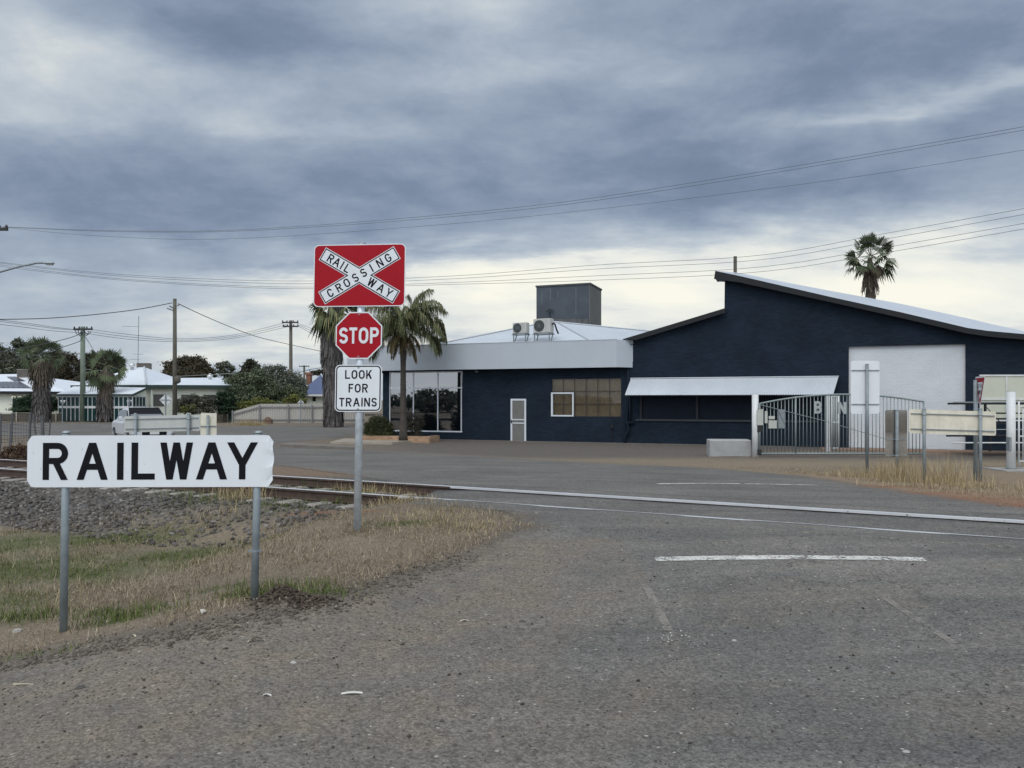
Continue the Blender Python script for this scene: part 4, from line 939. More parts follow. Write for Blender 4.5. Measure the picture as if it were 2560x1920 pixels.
for (a, b, y0, y1) in ((1893, 1908, 1063, 1023), (1912, 1919, 1058, 1028), (1922, 1937, 1048, 1040), (1921.5, 1942, 1071, 1051), (1946, 1962, 1071, 1024)):
    mb = MB(Fr(at(a, y0, ZG - .06))); mb.box((0, 0, 0), ((b - a) * sg, .008, (y0 - y1) * sg)); pl2 = mb.build('notice_plate', plate_m if b < 1945 or a < 1910 else galv_d, gt)
    if a == 1946: mb = MB(Fr(at(a, y0, ZG - .06))); mb.bar((.01, -.004, (y0 - y1) * sg * .9), ((b - a) * sg - .01, -.004, .14), .02, .004); mb.build('stripe', black_v, pl2)
def big_post(px0, px1, pyt, pyb, Z, label, grp):
    s_ = Z / F; O_ = at((px0 + px1) / 2, pyb, Z); O_.z = gz(O_.x, O_.y); t = thing('gate_post', O_, label, 'gate post', grp); h = (HY - pyt) * s_ + CH - O_.z; r_ = (px1 - px0) * s_ / 2
    mb = MB(Fr(O_)); mb.tube([(0, 0, -.2), (0, 0, h)], r_, 18); mb.build('column', white_w, t, True)
    mb = MB(Fr(O_)); mb.tube([(0, 0, h), (0, 0, h + .012)], r_ * .96, 18); mb.build('top_cap', galv, t)
    return t, O_, r_, h
t, O_, r_, h = big_post(1880, 1896, 986, 1142, 26.5, 'white round steel post with black hinge lumps left of the arched gate', 'white gate posts')
mb = MB(Fr(O_))
for z, l in ((1.55, .26), (1.0, .3), (.18, .22)): mb.bbox((r_ * .35, -r_ * 1.25, z - l / 2), (r_ * 1.75, r_ * .3, z + l / 2), .03)
mb.build('hinge', mat('hinge_black', (.02, .021, .022), .7, 0, .3, 6), t)
t, O_, r_, h = big_post(2517.5, 2537.5, 979, 1170, 21.6, 'thick white steel post standing on a slab at the right', 'white gate posts')
mb = MB(Fr(O_)); mb.tube([(0, 0, 0), (0, 0, .07)], r_ * 1.06, 18); mb.box((-r_ * 1.04, -r_ * 1.02, .55), (-r_ * .5, r_ * .3, .93)); mb.build('bare_patch', galv_d, t)
mb = MB(); O2 = O_
mb.box((O2.x - .45, O2.y - .5, O2.z - .2), (O2.x + 3.2, O2.y + .6, O2.z + .03)); mb.build('concrete_slab', conc, org=Vector((O2.x, O2.y, O2.z)), label='flat concrete slab under the thick white gate post', cat='slab')
# barred white gate beside the thick post
gt2 = thing('yard_gate', (O2.x + .25, O2.y, O2.z), 'white barred gate leaf cut by the right edge of the picture', 'gate')
mb = MB(Fr(O2)); h2 = 1.98
for z in (.25, .95, 1.78, h2): mb.tube([(.2, 0, z), (3.0, 0, z)], .022, 8)
mb.build('rail', white_w, gt2, True)
for i in range(14):
    mb = MB(Fr(O2)); x = .22 + i * .115; mb.tube([(x, 0, .1 if i in (0, 2) else .25), (x, 0, h2 - .05 - (.2 if i % 3 else 0))], .016 if i else .024, 6); mb.build('bar', white_w, gt2, True)
mb = MB(Fr(O2))
for i in range(26): a = i * .09; mb.tube([(.3 + a, .0, h2 - .32 + .05 * math.sin(i * 2.1)), (.36 + a, .04, h2 - .22 + .04 * math.sin(i * 3.3)), (.42 + a, -.03, h2 - .3 + .05 * math.cos(i * 1.7))], .006, 4)
mb.build('barbed_wire', wire_m, gt2)
# narrow white gate leaf standing open behind the arched gate
ZN = 27.6; sn = ZN / F; N0 = on(2070, ZN); nt = thing('gate_leaf', N0, 'narrow white barred leaf standing open behind the arched gate', 'gate')
mb = MB(); np_ = lambda px, py: tuple(at(px, py, ZN))
mb.bar(np_(2070, 1129), np_(2070, 988), .11, .11); mb.build('stile', white_w, nt)
mb = MB(); mb.tube([np_(2079, 1121), np_(2079, 990)], .022, 6); mb.tube([np_(2096, 1121), np_(2096, 990)], .03, 6); mb.tube([np_(2079, 1121), np_(2096, 1120)], .022, 6); mb.tube([np_(2079, 1056), np_(2096, 1056)], .022, 6); mb.tube([np_(2079, 991), np_(2096, 991)], .022, 6)
mb.build('frame', white_w, nt, True)
for x in (2083, 2087, 2091.5): mb = MB(); mb.tube([np_(x, 1120), np_(x, 992)], .011, 6); mb.build('bar', white_w, nt, True)
# concrete block
cb = at(1827, 1143, 26.9); cb.z = gz(cb.x, cb.y); sb = 26.9 / F
mb = MB(yawfr(cb, -6)); mb.bbox((-52 * sb, -.02, -.05), (50 * sb, .75, 41 * sb), .03); mb.build('concrete_block', mat('cast_concrete', (.33, .335, .33), .85, 0, .16, 2.2, bump=.5, bs=18), org=cb, label='pale rectangular concrete block on the ground beside the gate post', cat='concrete block')
# trailer body and pipe rack in the yard on the right
ZT = 26.2; stt = ZT / F; T0 = on(2505, ZT); tp_ = lambda px, py, dz=0: tuple(at(px, py, ZT + dz))
tr_ = thing('trailer', T0, 'cream panelled trailer body behind the thick white post', 'trailer')
crm = mat('cream_panel', (.50, .52, .43), .5, 0, .07, 1.2)
mb = MB()
for a, b in ((2451, 2514), (2517, 2580), (2583, 2650)):
    p0, p1 = at(a, 996, ZT), at(b, 940, ZT); mb.box((p0.x, ZT, p0.z), (p1.x, ZT + .04, p1.z))
mb.build('upper_panel', crm, tr_)
mb = MB()
for y0, y1 in ((1000, 1045),): p0, p1 = at(2451, y1, ZT), at(2650, y0, ZT); mb.box((p0.x, ZT + .01, p0.z), (p1.x, ZT + .05, p1.z))
mb.build('lower_panel', crm, tr_)
mb = MB()
for y in (938.5, 998, 1051): mb.bar(tp_(2449, y), tp_(2652, y), .06, .05)
for x in (2450, 2515.5, 2581): mb.bar(tp_(x, 1050), tp_(x, 941), .045, .05)
mb.build('frame', white_w, tr_)
mb = MB(); p0, p1 = at(2449, 1060, ZT), at(2652, 1054, ZT); mb.box((p0.x, ZT - .02, p0.z), (p1.x, ZT + 2.2, p1.z))
for x in (2475, 2560, 2640): mb.bar(tp_(x, 1128), tp_(x, 1060), .06, .06)
mb.build('chassis', dark_tr, tr_)
ZP = 25.0; pr = thing('pipe_rack', on(2460, ZP), 'dark steel rack of long pipes whose ends poke out past the doorway', 'rack'); pq = lambda px, py, dz=0: tuple(at(px, py, ZP + dz))
for x in (2446, 2527, 2640): mb = MB(); mb.bar(pq(x, 1133, .15), pq(x, 1003, .15), .06, .06); mb.build('upright', dark_tr, pr)
mb = MB(); mb.bar(pq(2463, 1010, .05), pq(2463, 1030, .05), .06, .06); mb.build('hanger', dark_tr, pr)
mb = MB(); mb.bar(pq(2466, 1018, .15), pq(2500, 1055, .15), .02, .02); mb.build('stay', dark_tr, pr)
for a, y, r_, m_ in ((2370, 1009, .032, dark_tr), (2383, 1006, .02, galv_d), (2463, 1033, .025, dark_tr), (2463, 1047, .03, dark_tr), (2463, 1074, .018, galv_d), (2366, 1089.5, .03, dark_tr), (2381, 1107, .022, white_w)):
    mb = MB(); mb.tube([pq(a, y), pq(2640, y - (.5 if m_ is galv_d else 0))], r_, 8); mb.build('pipe', m_, pr, True)
# ------------------------------------------------------------------ signs seen from behind
def back_sign(name, px0, px1, pyt, pyb, Z, posts, label, m=alu, rails=(.2, .8), pr_=.036, cat='sign', skew=0.0, grp=None, thick=.003, railm=None, ptop=-4):
    s_ = Z / F; cx = (px0 + px1) / 2; O_ = at(cx, pyb, Z); O_.z = gz(O_.x, O_.y); t = thing(name, O_, label, cat, grp)
    zb, zt_ = CH + (HY - pyb) * s_, CH + (HY - pyt) * s_; hw = (px1 - px0) * s_ / 2
    fr = Fr((O_.x, Z, (zb + zt_) / 2), (1, 0, skew)); hh = (zt_ - zb) / 2; r_ = min(hw, hh) * .16
    mb = MB(fr); mb.prism(rrect(-hw, -hh, hw, hh, r_), 0, thick); b = mb.build('board', m, t)
    for f in rails: mb = MB(fr); mb.box((-hw * .96, -.022, -hh + 2 * hh * f - .012), (hw * .96, -.0005, -hh + 2 * hh * f + .012)); mb.build('rail', railm or galv_d, t)
    for px in posts:
        x = (px - CX) * s_; z0 = gz(x, Z); dy_ = -.023 - pr_
        mb = MB(); mb.tube([(x, Z + dy_, z0 - .15), (x, Z + dy_, zt_ + (-ptop) * s_)], pr_, 12); p = mb.build('post', galv_d, t, True)
        mb = MB(); mb.dome((x, Z + dy_, zt_ + (-ptop) * s_), pr_ * 1.15, pr_ * .5, 10, 3); mb.build('post_cap', galv, p, True)
        for f in rails: z = zb + (zt_ - zb) * f; mb = MB(); mb.tube([(x, Z + dy_, z - .012), (x, Z + dy_, z + .012)], pr_ * 1.12, 12); mb.build('clamp', galv, p, True)
    return t, fr, hw, hh
back_sign('railway_sign', 310, 500.5, 1038.5, 1079, 18.4, (341.5, 474), 'long grey back of a two-post board hiding the silver car', skew=.022)
back_sign('small_sign', 501, 541.5, 1033, 1092, 18.0, (522,), 'small cream upright board seen from behind, beside the long grey board', cream_b, (.45,), .03, ptop=6)
t, fr, hw, hh = back_sign('warning_sign', 2127, 2199, 902, 1034.5, 20.6, (2165,), 'tall white board seen from behind on a thin post before the arched gate', white_sh, (.18, .82), .04, ptop=9)
steel = mat('bare_stainless_back', (.40, .38, .35), .22, .85, .25, 2.5)
t, fr, hw, hh = back_sign('marker_sign', 2213, 2268, 1025, 1142, 18.6, (2239.5,), 'shiny bare steel upright board seen from behind in tall straw grass', steel, (.03, .37), .04, ptop=0)
back_sign('railway_sign', 2272, 2490, 1026, 1086, 17.4, (2307, 2447), 'long yellowed back of a board on two posts at the right', cream_b, (.18, .82), .036, skew=-.03)
# second pair of stubs behind the long board belongs to the give way post
gw0 = at(2439, 1205, 17.9); gw0.z = gz(gw0.x, gw0.y)
gw = thing('give_way_sign', gw0, 'red and white GIVE WAY triangle seen edge on, on a grey post', 'sign'); sgw = 17.9 / F
mb = MB(); mb.tube([(gw0.x, gw0.y, gw0.z - .2), (gw0.x, gw0.y, CH + (HY - 950) * sgw)], .045, 12); mb.build('post', galv_d, gw, True)
gx = at(2444, 945, 17.8); a = R(-108); ff = Fr((gx.x, gx.y - .09, gx.z), (math.cos(a), math.sin(a), 0), (-math.sin(a), math.cos(a), 0)); hw = .40; hh = 72 * sgw
mb = MB(ff); mb.prism([(-hw, 0), (-hw + .03, .035), (hw - .03, .035), (hw, 0), (.03, -hh), (-.03, -hh)][::-1], 0, .004); tb = mb.build('triangle_board', white_sh, gw)
mb = MB(ff); mb.flat([(-hw + .02, .0), (hw - .02, .0), (.0, -hh + .03)][::-1], -.001); mb.build('red_border', red_v, tb)
mb = MB(ff); mb.flat([(-hw + .15, -.10), (hw - .15, -.10), (.0, -hh + .17)][::-1], -.002); mb.build('white_field', white_sh, tb)
mb = MB(ff); line(mb, 'GIVE', .17, -.17, .17, -.235, .10, -.003); line(mb, 'WAY', .17, -.11, .11, -.38, .10, -.003); mb.build('lettering', black_v, tb)

# ------------------------------------------------------------------ houses across the side street
wb = corr_mat('cream_weatherboard', (.76, .79, .68), .17, .6, 0, .05, .4, saw=True, horiz=True)
rf = corr_mat('painted_iron_roof', (.72, .76, .80), .15, .4, .05, .05, .4)
green_t = mat('dark_green_trim', (.035, .062, .052), .5)
louv = mat('green_louvre_glass', (.006, .034, .036), .4, 0, .2, 2, spec=.2)
def quadthing(mb, pts): mb.add(pts, [tuple(range(len(pts)))])
hA = thing('house', on(366, 62), 'white roofed cream weatherboard house with dark green louvred verandah', 'house')
p = lambda x, y, Z: tuple(at(x, y, Z))
Cc, Ll, Rr = p(366.5, 962, 62), p(176, 963, 66), p(588, 963, 69)
A1, A2, M_, N_ = p(346, 918, 71), p(361, 918, 70.5), p(441, 945, 74), p(541, 944, 76)
BL, BR = (Ll[0] + 3, Ll[1] + 13, Ll[2]), (Rr[0] + 1, Rr[1] + 12, Rr[2]); MB_ = (M_[0] + 2, M_[1] + 8, Cc[2])
mb = MB(Fr(Cc)); mb.add([Cc, Ll, Rr, A1, A2, M_, N_, BL, BR], [(0, 4, 3, 1), (0, 2, 6, 5), (0, 5, 4), (1, 3, 7), (3, 4, 5, 6, 8, 7), (6, 2, 8)], ID)
rfo = mb.build('roof', rf, hA)
mb = MB(); mb.tube([(Cc[0], Cc[1] - .05, Cc[2] + .05), (A2[0], A2[1] - .05, A2[2] + .05)], .07, 6); mb.build('hip_capping', mat('hip_flashing', (.50, .53, .56), .5), rfo)
mb = MB(); dz_ = .42
for a, b in ((Ll, Cc), (Cc, Rr)): mb.bar((a[0], a[1] + .05, a[2] - .16), (b[0], b[1] + .05, b[2] - .16), .06, .32)
mb.build('eave_board', green_t, rfo)
ww = .55
def inset(a, b, k0, k1, zt_, zb, off=.5):      # wall under an eave line
    A_ = Vector(a).lerp(Vector(b), k0); B_ = Vector(a).lerp(Vector(b), k1); n = Vector((-(B_ - A_).y, (B_ - A_).x, 0)).normalized() * off
    return Fr((A_.x + n.x, A_.y + n.y, 0), Vector((B_.x - A_.x, B_.y - A_.y, 0)).normalized(), n.normalized()), math.hypot(B_.x - A_.x, B_.y - A_.y)
fR, LR = inset(Cc, Rr, 0.0, 1, 0, 0); fL, LL = inset(Ll, Cc, 0, 1.0, 0, 0)
zt1 = Cc[2] - .1
mb = MB(fR); mb.box((.0, 0, -.4), (LR - .3, .15, zt1)); mb.build('side_wall', wb, hA)
mb = MB(fL); mb.box((.6, 0, -.4), (LL - .1, .15, zt1)); mb.build('front_wall', wb, hA)
def upl(fr, px):
    k = (px - CX) / F; return (k * fr.o.y - fr.o.x) / (fr.u.x - k * fr.u.y)
def zpl(fr, px, py): u = upl(fr, px); return CH + (HY - py) / F * (fr.o.y + u * fr.u.y)
for a, b, y0, y1 in ((385, 408, 1013, 988), (455, 481, 1012, 989), (510, 538, 1010, 989)):
    ua, ub_ = upl(fR, a), upl(fR, b); z0, z1 = zpl(fR, a, y0), zpl(fR, a, y1)
    mb = MB(fR); mb.box((ua - .06, -.06, z0 - .08), (ub_ + .06, -.002, z0)); mb.box((ua - .06, -.04, z1), (ub_ + .06, -.002, z1 + .07)); mb.box((ua - .06, -.04, z0), (ua, -.002, z1)); mb.box((ub_, -.04, z0), (ub_ + .06, -.002, z1)); um = (ua + ub_) / 2; mb.box((um - .03, -.035, z0), (um + .03, -.002, z1))
    wo_ = mb.build('window', mat('brown_window_frame', (.10, .085, .07), .6), hA); mb = MB(fR); mb.box((ua, -.02, z0), (ub_, -.003, z1)); mb.build('pane', mat('grey_blind_glass', (.10, .10, .095), .25, 0, .2, .8), wo_)
# verandah
V0, V1 = p(141, 985, 62.5), p(331, 985, 59.3); Vt0, Vt1 = p(186, 965, 66.0), p(365, 969, 61.6)
mb = MB(Fr(V0)); mb.add([V0, V1, Vt1, Vt0], [(0, 1, 2, 3)], ID); mb.add([(q[0], q[1], q[2] - .05) for q in (V0, V1, Vt1, Vt0)], [(3, 2, 1, 0)], ID); ve = mb.build('verandah_roof', rf, hA)
mb = MB(); mb.bar((V0[0], V0[1] - .03, V0[2] - .1), (V1[0], V1[1] - .03, V1[2] - .1), .05, .14); mb.bar((V1[0] + .03, V1[1], V1[2] - .09), (Vt1[0] + .03, Vt1[1], Vt1[2] - .09), .06, .14); mb.build('eave_board', green_t, ve)
fV, LV = inset(V0, V1, .01, .985, 0, 0, .12); fS = Fr((fV(LV, 0, 0).x, fV(LV, 0, 0).y, 0), (Vector((Vt1[0], Vt1[1], 0)) - Vector((V1[0], V1[1], 0))).normalized()); fS.v = Vector((-fS.u.y, fS.u.x, 0)); LS = math.hypot(Vt1[0] - V1[0], Vt1[1] - V1[1]) - .1
ztv = V0[2] - .18; zmid = zpl(fV, 250, 1018); zb_ = zpl(fV, 250, 1037) - .5
for f_, L_, n in ((fV, LV, 17), (fS, LS, 4)):
    mb = MB(f_); mb.box((.03, .02, zb_), (L_ - .03, .06, ztv)); lv = mb.build('louvre_panel', louv, hA)
    mb = MB(f_); 
    for i in range(n + 1): u_ = L_ * i / n; mb.box((u_ - .024, -.03, zb_), (u_ + .024, .019, ztv))
    mb.box((.046, -.02, zmid - .09), (L_ - .046, .015, zmid + .09)); mb.box((.046, -.02, ztv - .08), (L_ - .046, .015, ztv)); mb.build('mullion', white_w, lv)
mb = MB(fS); mb.flat([(0, ztv + .02), (LS + .1, ztv + .02), (LS + .1, Vt1[2] - .15)], .03); mb.build('gable_infill', wb, hA)
def box_thing(mb0, m, name, label, cat, org): return mb0.build(name, m, org=Vector(org), label=label, cat=cat)
coolm = mat('brown_cooler_casing', (.13, .115, .10), .7, 0, .15, 3)
def cooler(px0, px1, y0, y1, Z, label):
    O_ = at((px0 + px1) / 2, y1, Z); s_ = Z / F; w_ = (px1 - px0) * s_; h_ = (y1 - y0) * s_; t = thing('evaporative_cooler', O_, label, 'cooler')
    mb = MB(yawfr(O_, 12)); mb.bbox((-w_ / 2, -w_ / 2, -.3), (w_ / 2, w_ / 2, h_ * .9), .04); mb.build('casing', coolm, t)
    mb = MB(yawfr(O_, 12)); mb.bbox((-w_ / 2 - .04, -w_ / 2 - .04, h_ * .9 + .002), (w_ / 2 + .04, w_ / 2 + .04, h_), .03); mb.build('lid', mat('cooler_lid', (.26, .24, .21), .6), t)
    mb = MB(yawfr(O_, 12))
    for k in range(5): mb.box((-w_ * .42, -w_ / 2 - .012, h_ * (.1 + .15 * k)), (w_ * .42, -w_ / 2 - .002, h_ * (.14 + .15 * k)))
    mb.build('slat', mat('cooler_slat', (.09, .08, .07), .7), t)
cooler(346, 375, 908, 921, 71.5, 'brown evaporative cooler behind the roof peak of the verandah house')
cooler(50, 81, 924, 941, 72, 'brown evaporative cooler on the roof of the house with solar panels')
def vent(px, y, Z, label):
    O_ = at(px, y, Z); t = thing('roof_vent', O_, label, 'vent'); mb = MB(Fr(O_)); mb.tube([(0, 0, -.4), (0, 0, .1)], .14, 10); mb.build('neck', galv, t); mb = MB(Fr(O_)); mb.tube([(0, 0, .1), (0, 0, .22), (0, 0, .36), (0, 0, .5)], [.16, .27, .27, .12], 14); mb.dome((0, 0, .5), .12, .06); mb.build('turbine', mat('bright_turbine', (.6, .6, .6), .3, .7), t, True)
vent(330, 921, 70, 'shiny round turbine vent left of the roof cooler'); vent(525, 948, 73, 'white turbine vent on the low rear wing of the house')
O_ = at(344.5, 919, 71); t = thing('television_antenna', O_, 'tall thin television mast with three cross arms on the house roof', 'antenna'); q_ = lambda x, y: tuple(at(x, y, 71))
mb = MB(); mb.tube([q_(344.5, 925), q_(347, 790)], .03, 6); mb.build('mast', galv_d, t)
for pts in ([(306, 815.5), (346, 816.5)], [(332, 885), (358, 886)], [(325, 898), (350, 899)]): mb = MB(); mb.tube([q_(*a) for a in pts], .022, 5); mb.build('arm', galv_d, t)
# left house
hB = thing('house', on(40, 70), 'cream house with white roof and dark solar panels at the left edge', 'house')
e0, e1 = p(-120, 977, 66), p(171, 979, 66); pk0, pk1 = p(-70, 936, 73), p(52, 935, 73); bk0, bk1 = (e0[0], 82, e0[2]), (e1[0] + 1, 82, e1[2])
mb = MB(Fr(e0)); mb.add([e0, e1, pk1, pk0, bk1, bk0], [(0, 1, 2, 3), (1, 4, 2), (2, 4, 5, 3), (3, 5, 0)], ID); rb = mb.build('roof', rf, hB)
mb = MB(); mb.bar((e0[0], e0[1] + .03, e0[2] - .13), (e1[0], e1[1] + .03, e1[2] - .13), .08, .2); mb.build('eave_board', dark_tr, rb)
fB = Fr((e0[0] + .5, 66.6, 0)); mb = MB(fB); mb.box((0, 0, -.4), (e1[0] - e0[0] - 1, .2, e0[2] - .24)); mb.build('front_wall', wb, hB)
def onroof(fx, fy): 
    a = Vector(e0).lerp(Vector(e1), fx); b = Vector(pk0).lerp(Vector(pk1), fx); c = a.lerp(b, fy); return (c.x, c.y - .07, c.z + .07)
solar = mat('solar_cell', (.06, .065, .085), .2, .2, .1, 2)
for k in range(9):
    f0, f1 = .30 + k * .048, .30 + (k + 1) * .048 - .004; mb = MB(Fr(e0)); a, b, c, d = onroof(f0, .16), onroof(f1, .16), onroof(f1 - .012, .50), onroof(f0 - .012, .50); mb.add([a, b, c, d], [(0, 1, 2, 3)], ID); so2 = mb.build('solar_panel', solar, hB)
for k in range(3):
    f0, f1 = .66 + k * .05, .66 + (k + 1) * .05 - .004; mb = MB(Fr(e0)); a, b, c, d = onroof(f0, .55), onroof(f1, .55), onroof(f1 - .03, .80), onroof(f0 - .03, .80); mb.add([a, b, c, d], [(0, 1, 2, 3)], ID); mb.build('solar_panel', solar, hB)
mb = MB(); pa, pb = at(30, 985, 65.6), at(58, 1000, 64.5); mb.add([tuple(at(30, 986, 66.5)), tuple(at(54, 987, 66.5)), tuple(at(52, 996, 65.3)), tuple(at(28, 996, 65.3))], [(3, 2, 1, 0)]); mb.build('window_awning', mat('cream_canvas', (.55, .53, .42), .7), hB)
mb = MB(fB); ua = upl(fB, 32); ub_ = upl(fB, 40); mb.box((ua, -.03, .3), (ub_, -.002, 1.9)); mb.build('window', louv, hB)
# blue roofed house right of the far pole
hC = thing('house', on(800, 84), 'blue roofed house with red chimney behind the pale metal fence', 'house')
e0, e1 = p(744, 985, 82), p(905, 986, 82); pk0, pk1 = p(803, 936, 88), p(880, 936, 88)
blue = corr_mat('blue_roof_sheet', (.075, .10, .19), .2, .45, 0, .08, .4)
mb = MB(Fr(e0)); mb.add([e0, e1, pk1, pk0, (e0[0], 95, e0[2]), (e1[0], 95, e1[2])], [(0, 1, 2, 3), (1, 5, 2), (3, 2, 5, 4), (0, 3, 4)], ID); rC = mb.build('roof', blue, hC)
mb = MB(); mb.tube([p(803, 935.5, 87.8), p(815, 958, 85)], .09, 6); mb.build('ridge_capping', white_p, rC)
mb = MB(); mb.bar((e0[0], 82, e0[2] - .12), (e1[0], 82, e1[2] - .12), .08, .2); mb.build('eave_board', white_w, rC)
mb = MB(Fr((0, 0, 0))); mb.box((e0[0] + .7, 82.8, -.4), (e1[0] - .6, 83, e0[2] - .2)); mb.build('front_wall', wb, hC)
brc = brick_mat('red_chimney_brick', (.23, .09, .055), (.2, .15, .12), .2, .5, .85)
def chim(px0, px1, y0, y1, Z, par=None, label=None):
    a, b = at(px0, y1, Z), at(px1, y0, Z); mb = MB(Fr(a)); w_ = b.x - a.x; h_ = b.z - a.z
    mb.box((0, 0, 0), (w_, .8, h_ - .3)); mb.box((-.08, -.08, h_ - .299), (w_ + .08, .88, h_))
    return mb.build('chimney', brc, par) if par else mb.build('chimney', brc, org=a, label=label, cat='chimney')
chim(765, 776, 931, 962, 89, rC)
mb = MB(); a, b = at(781, 1003, 82.7), at(789, 992, 82.7); mb.box((a.x, 82.74, a.z), (b.x, 82.79, b.z)); mb.build('window', glass_d, hC)
chim(714, 725, 930, 1000, 78, None, 'brown brick chimney among the feathery trees left of the far pole')
# ------------------------------------------------------------------ fences
def lowfence():
    Z = 62.5; t = thing('mesh_fence', on(150, Z), 'low mesh fence with white posts and brown screening along the far street', 'fence'); f_ = Fr((0, Z, 0))
    mm = bpy.data.materials.new('brown_mesh_screen'); mm.use_nodes = True; q = NT(mm.node_tree); P_ = q.n['Principled BSDF']; P_.inputs['Roughness'].default_value = .9
    v = q.add('ShaderNodeTexCoord').outputs['Object']; q.put(P_.inputs['Base Color'], q.ramp(q.noise(v, 1.2, 5, .6), [(.3, (.075, .066, .05)), (.7, (.125, .108, .08))])); P_.inputs['Alpha'].default_value = .86
    a, b = at(-140, 1057, Z).x, at(300, 1057, Z).x; z0 = gz(at(100, 1056, Z).x, Z) - .05; z1 = at(0, 1031, Z).z
    mb = MB(); mb.box((a, Z, z0), (b, Z + .03, z1 - .12)); mb.build('mesh_panel', mm, t)
    mb = MB(); mb.tube([(a, Z - .02, z1 - .05), (b, Z - .02, z1 - .05)], .03, 6); mb.build('top_rail', mat('fence_top_rail', (.30, .29, .25), .6), t)
    for px in (-100, -40, 0, 42, 83, 124, 141, 183, 225, 268, 296): x = at(px, 0, Z).x; mb = MB(); mb.tube([(x, Z - .05, z0 - .1), (x, Z - .05, z1)], .045, 8); mb.dome((x, Z - .05, z1), .05, .04); mb.build('post', mat('cream_fence_post', (.50, .48, .40), .6), t)
    t2 = thing('mesh_fence', on(555, 61), 'short brown mesh fence beside the green gate post left of the metal fence', 'fence')
    a, b = at(500, 0, 61).x, at(569, 0, 61).x; z0 = gz(a, 61) - .05; z1 = at(0, 1033, 61).z
    mb = MB(); mb.box((a, 61, z0), (b, 61.03, z1)); mb.build('mesh_panel', mm, t2); mb = MB(); mb.tube([(a, 60.97, z1), (b, 60.97, z1)], .03, 6); mb.build('top_rail', MATS['fence_top_rail'], t2)
lowfence()
gp_ = on(577, 60.5); mb = MB(Fr(gp_)); hg_ = at(0, 1019, 60.5).z - gp_.z; mb.bbox((-.18, -.15, -.1), (.18, .15, hg_), .02); mb.k = 1; mb.bbox((-.2, -.17, hg_ + .003), (.2, .17, hg_ + .12), .03); mb.build('gate_pillar', [mat('green_steel', (.012, .07, .05), .5), white_w], org=gp_, label='dark green pillar with white cap at the left end of the metal fence', cat='pillar')
def metalfence():
    Zc = 58.5; t = thing('sheet_fence', on(740, Zc), 'pale corrugated metal fence with sloping left end along the street', 'fence')
    mm = mat('pale_fence_sheet', (.40, .385, .35), .5, .05, .06, 1)
    x0, x1, x2 = at(583, 0, Zc).x, at(650, 0, Zc).x, at(912, 0, Zc).x; zt_ = at(0, 1009.5, Zc).z; zl = at(0, 1029, Zc).z; zb = gz(x1, Zc) - .08; n = 340; V = []; W_ = []
    for i in range(n + 1):
        x = x0 + (x2 - x0) * i / n; z = zt_ if x > x1 else zl + (zt_ - zl) * (x - x0) / (x1 - x0); d = (.0, .0, .022, .022, .022, .022)[i % 6]; V.append((x, Zc - d, zb)); W_.append((x, Zc - d, z))
    mb = MB(); mb.add(V + W_, [(i, i + 1, n + 2 + i, n + 1 + i) for i in range(n)]); mb.build('sheeting', mm, t)
    mb = MB(); rm = mat('grey_fence_rail', (.20, .20, .20), .5, .1)
    mb.bar((x1, Zc - .09, zt_ - .25), (x2, Zc - .09, zt_ - .25), .05, .08); mb.bar((x0, Zc - .09, zl - .22), (x1, Zc - .09, zt_ - .25), .05, .08); mb.bar((x0, Zc - .09, zb + .33), (x2, Zc - .09, zb + .33), .05, .08); mb.build('rail', rm, t)
    for px in (583, 650, 722, 781, 840, 905): x = at(px, 0, Zc).x; mb = MB(); mb.box((x - .045, Zc - .19, zb - .1), (x + .045, Zc - .1, (zl if px < 600 else zt_) - (.05 if px > 600 else -.1))); mb.build('post', rm, t)
metalfence()
def wirefence():      # old railway fence at the left
    Z = 23.5; t = thing('wire_fence', on(30, Z), 'old sagging wire fence with thin grey posts at the left edge beyond the rails', 'fence'); pm = mat('grey_old_post', (.10, .105, .11), .8, .2, .2, 6)
    for a, b, r_ in ((((2, 1034), (0, 1130)), None, .03), (((31, 1033), (26, 1108)), None, .03), (((76, 1030), (73, 1098)), None, .035), (((83, 1035), (96, 1092)), None, .028), (((106, 1042), (107, 1090)), None, .05), (((126, 1050), (119, 1090)), None, .022), (((27, 1060), (22, 1112)), None, .02)):
        q0, q1 = at(*a[0], Z), at(*a[1], Z); q1.z = gz(q1.x, Z) - .1; mb = MB(); mb.tube([tuple(q0), tuple(q1)], r_, 7); mb.build('post', pm, t)
    mb = MB()
    for k in range(9):
        y = 1040 + k * 8; pts = []
        for px in range(-60, 135, 15): pts.append(tuple(at(px, y + 2.5 * math.sin(px * .05 + k) + max(0, px - 70) * .12, Z + .04)))
        mb.tube(pts, .0055, 4)
    for px in range(-60, 80, 7): mb.tube([tuple(at(px, 1038, Z + .05)), tuple(at(px + 1, 1108, Z + .05))], .004, 4)
    mb.build('wire', wire_m, t)
wirefence()
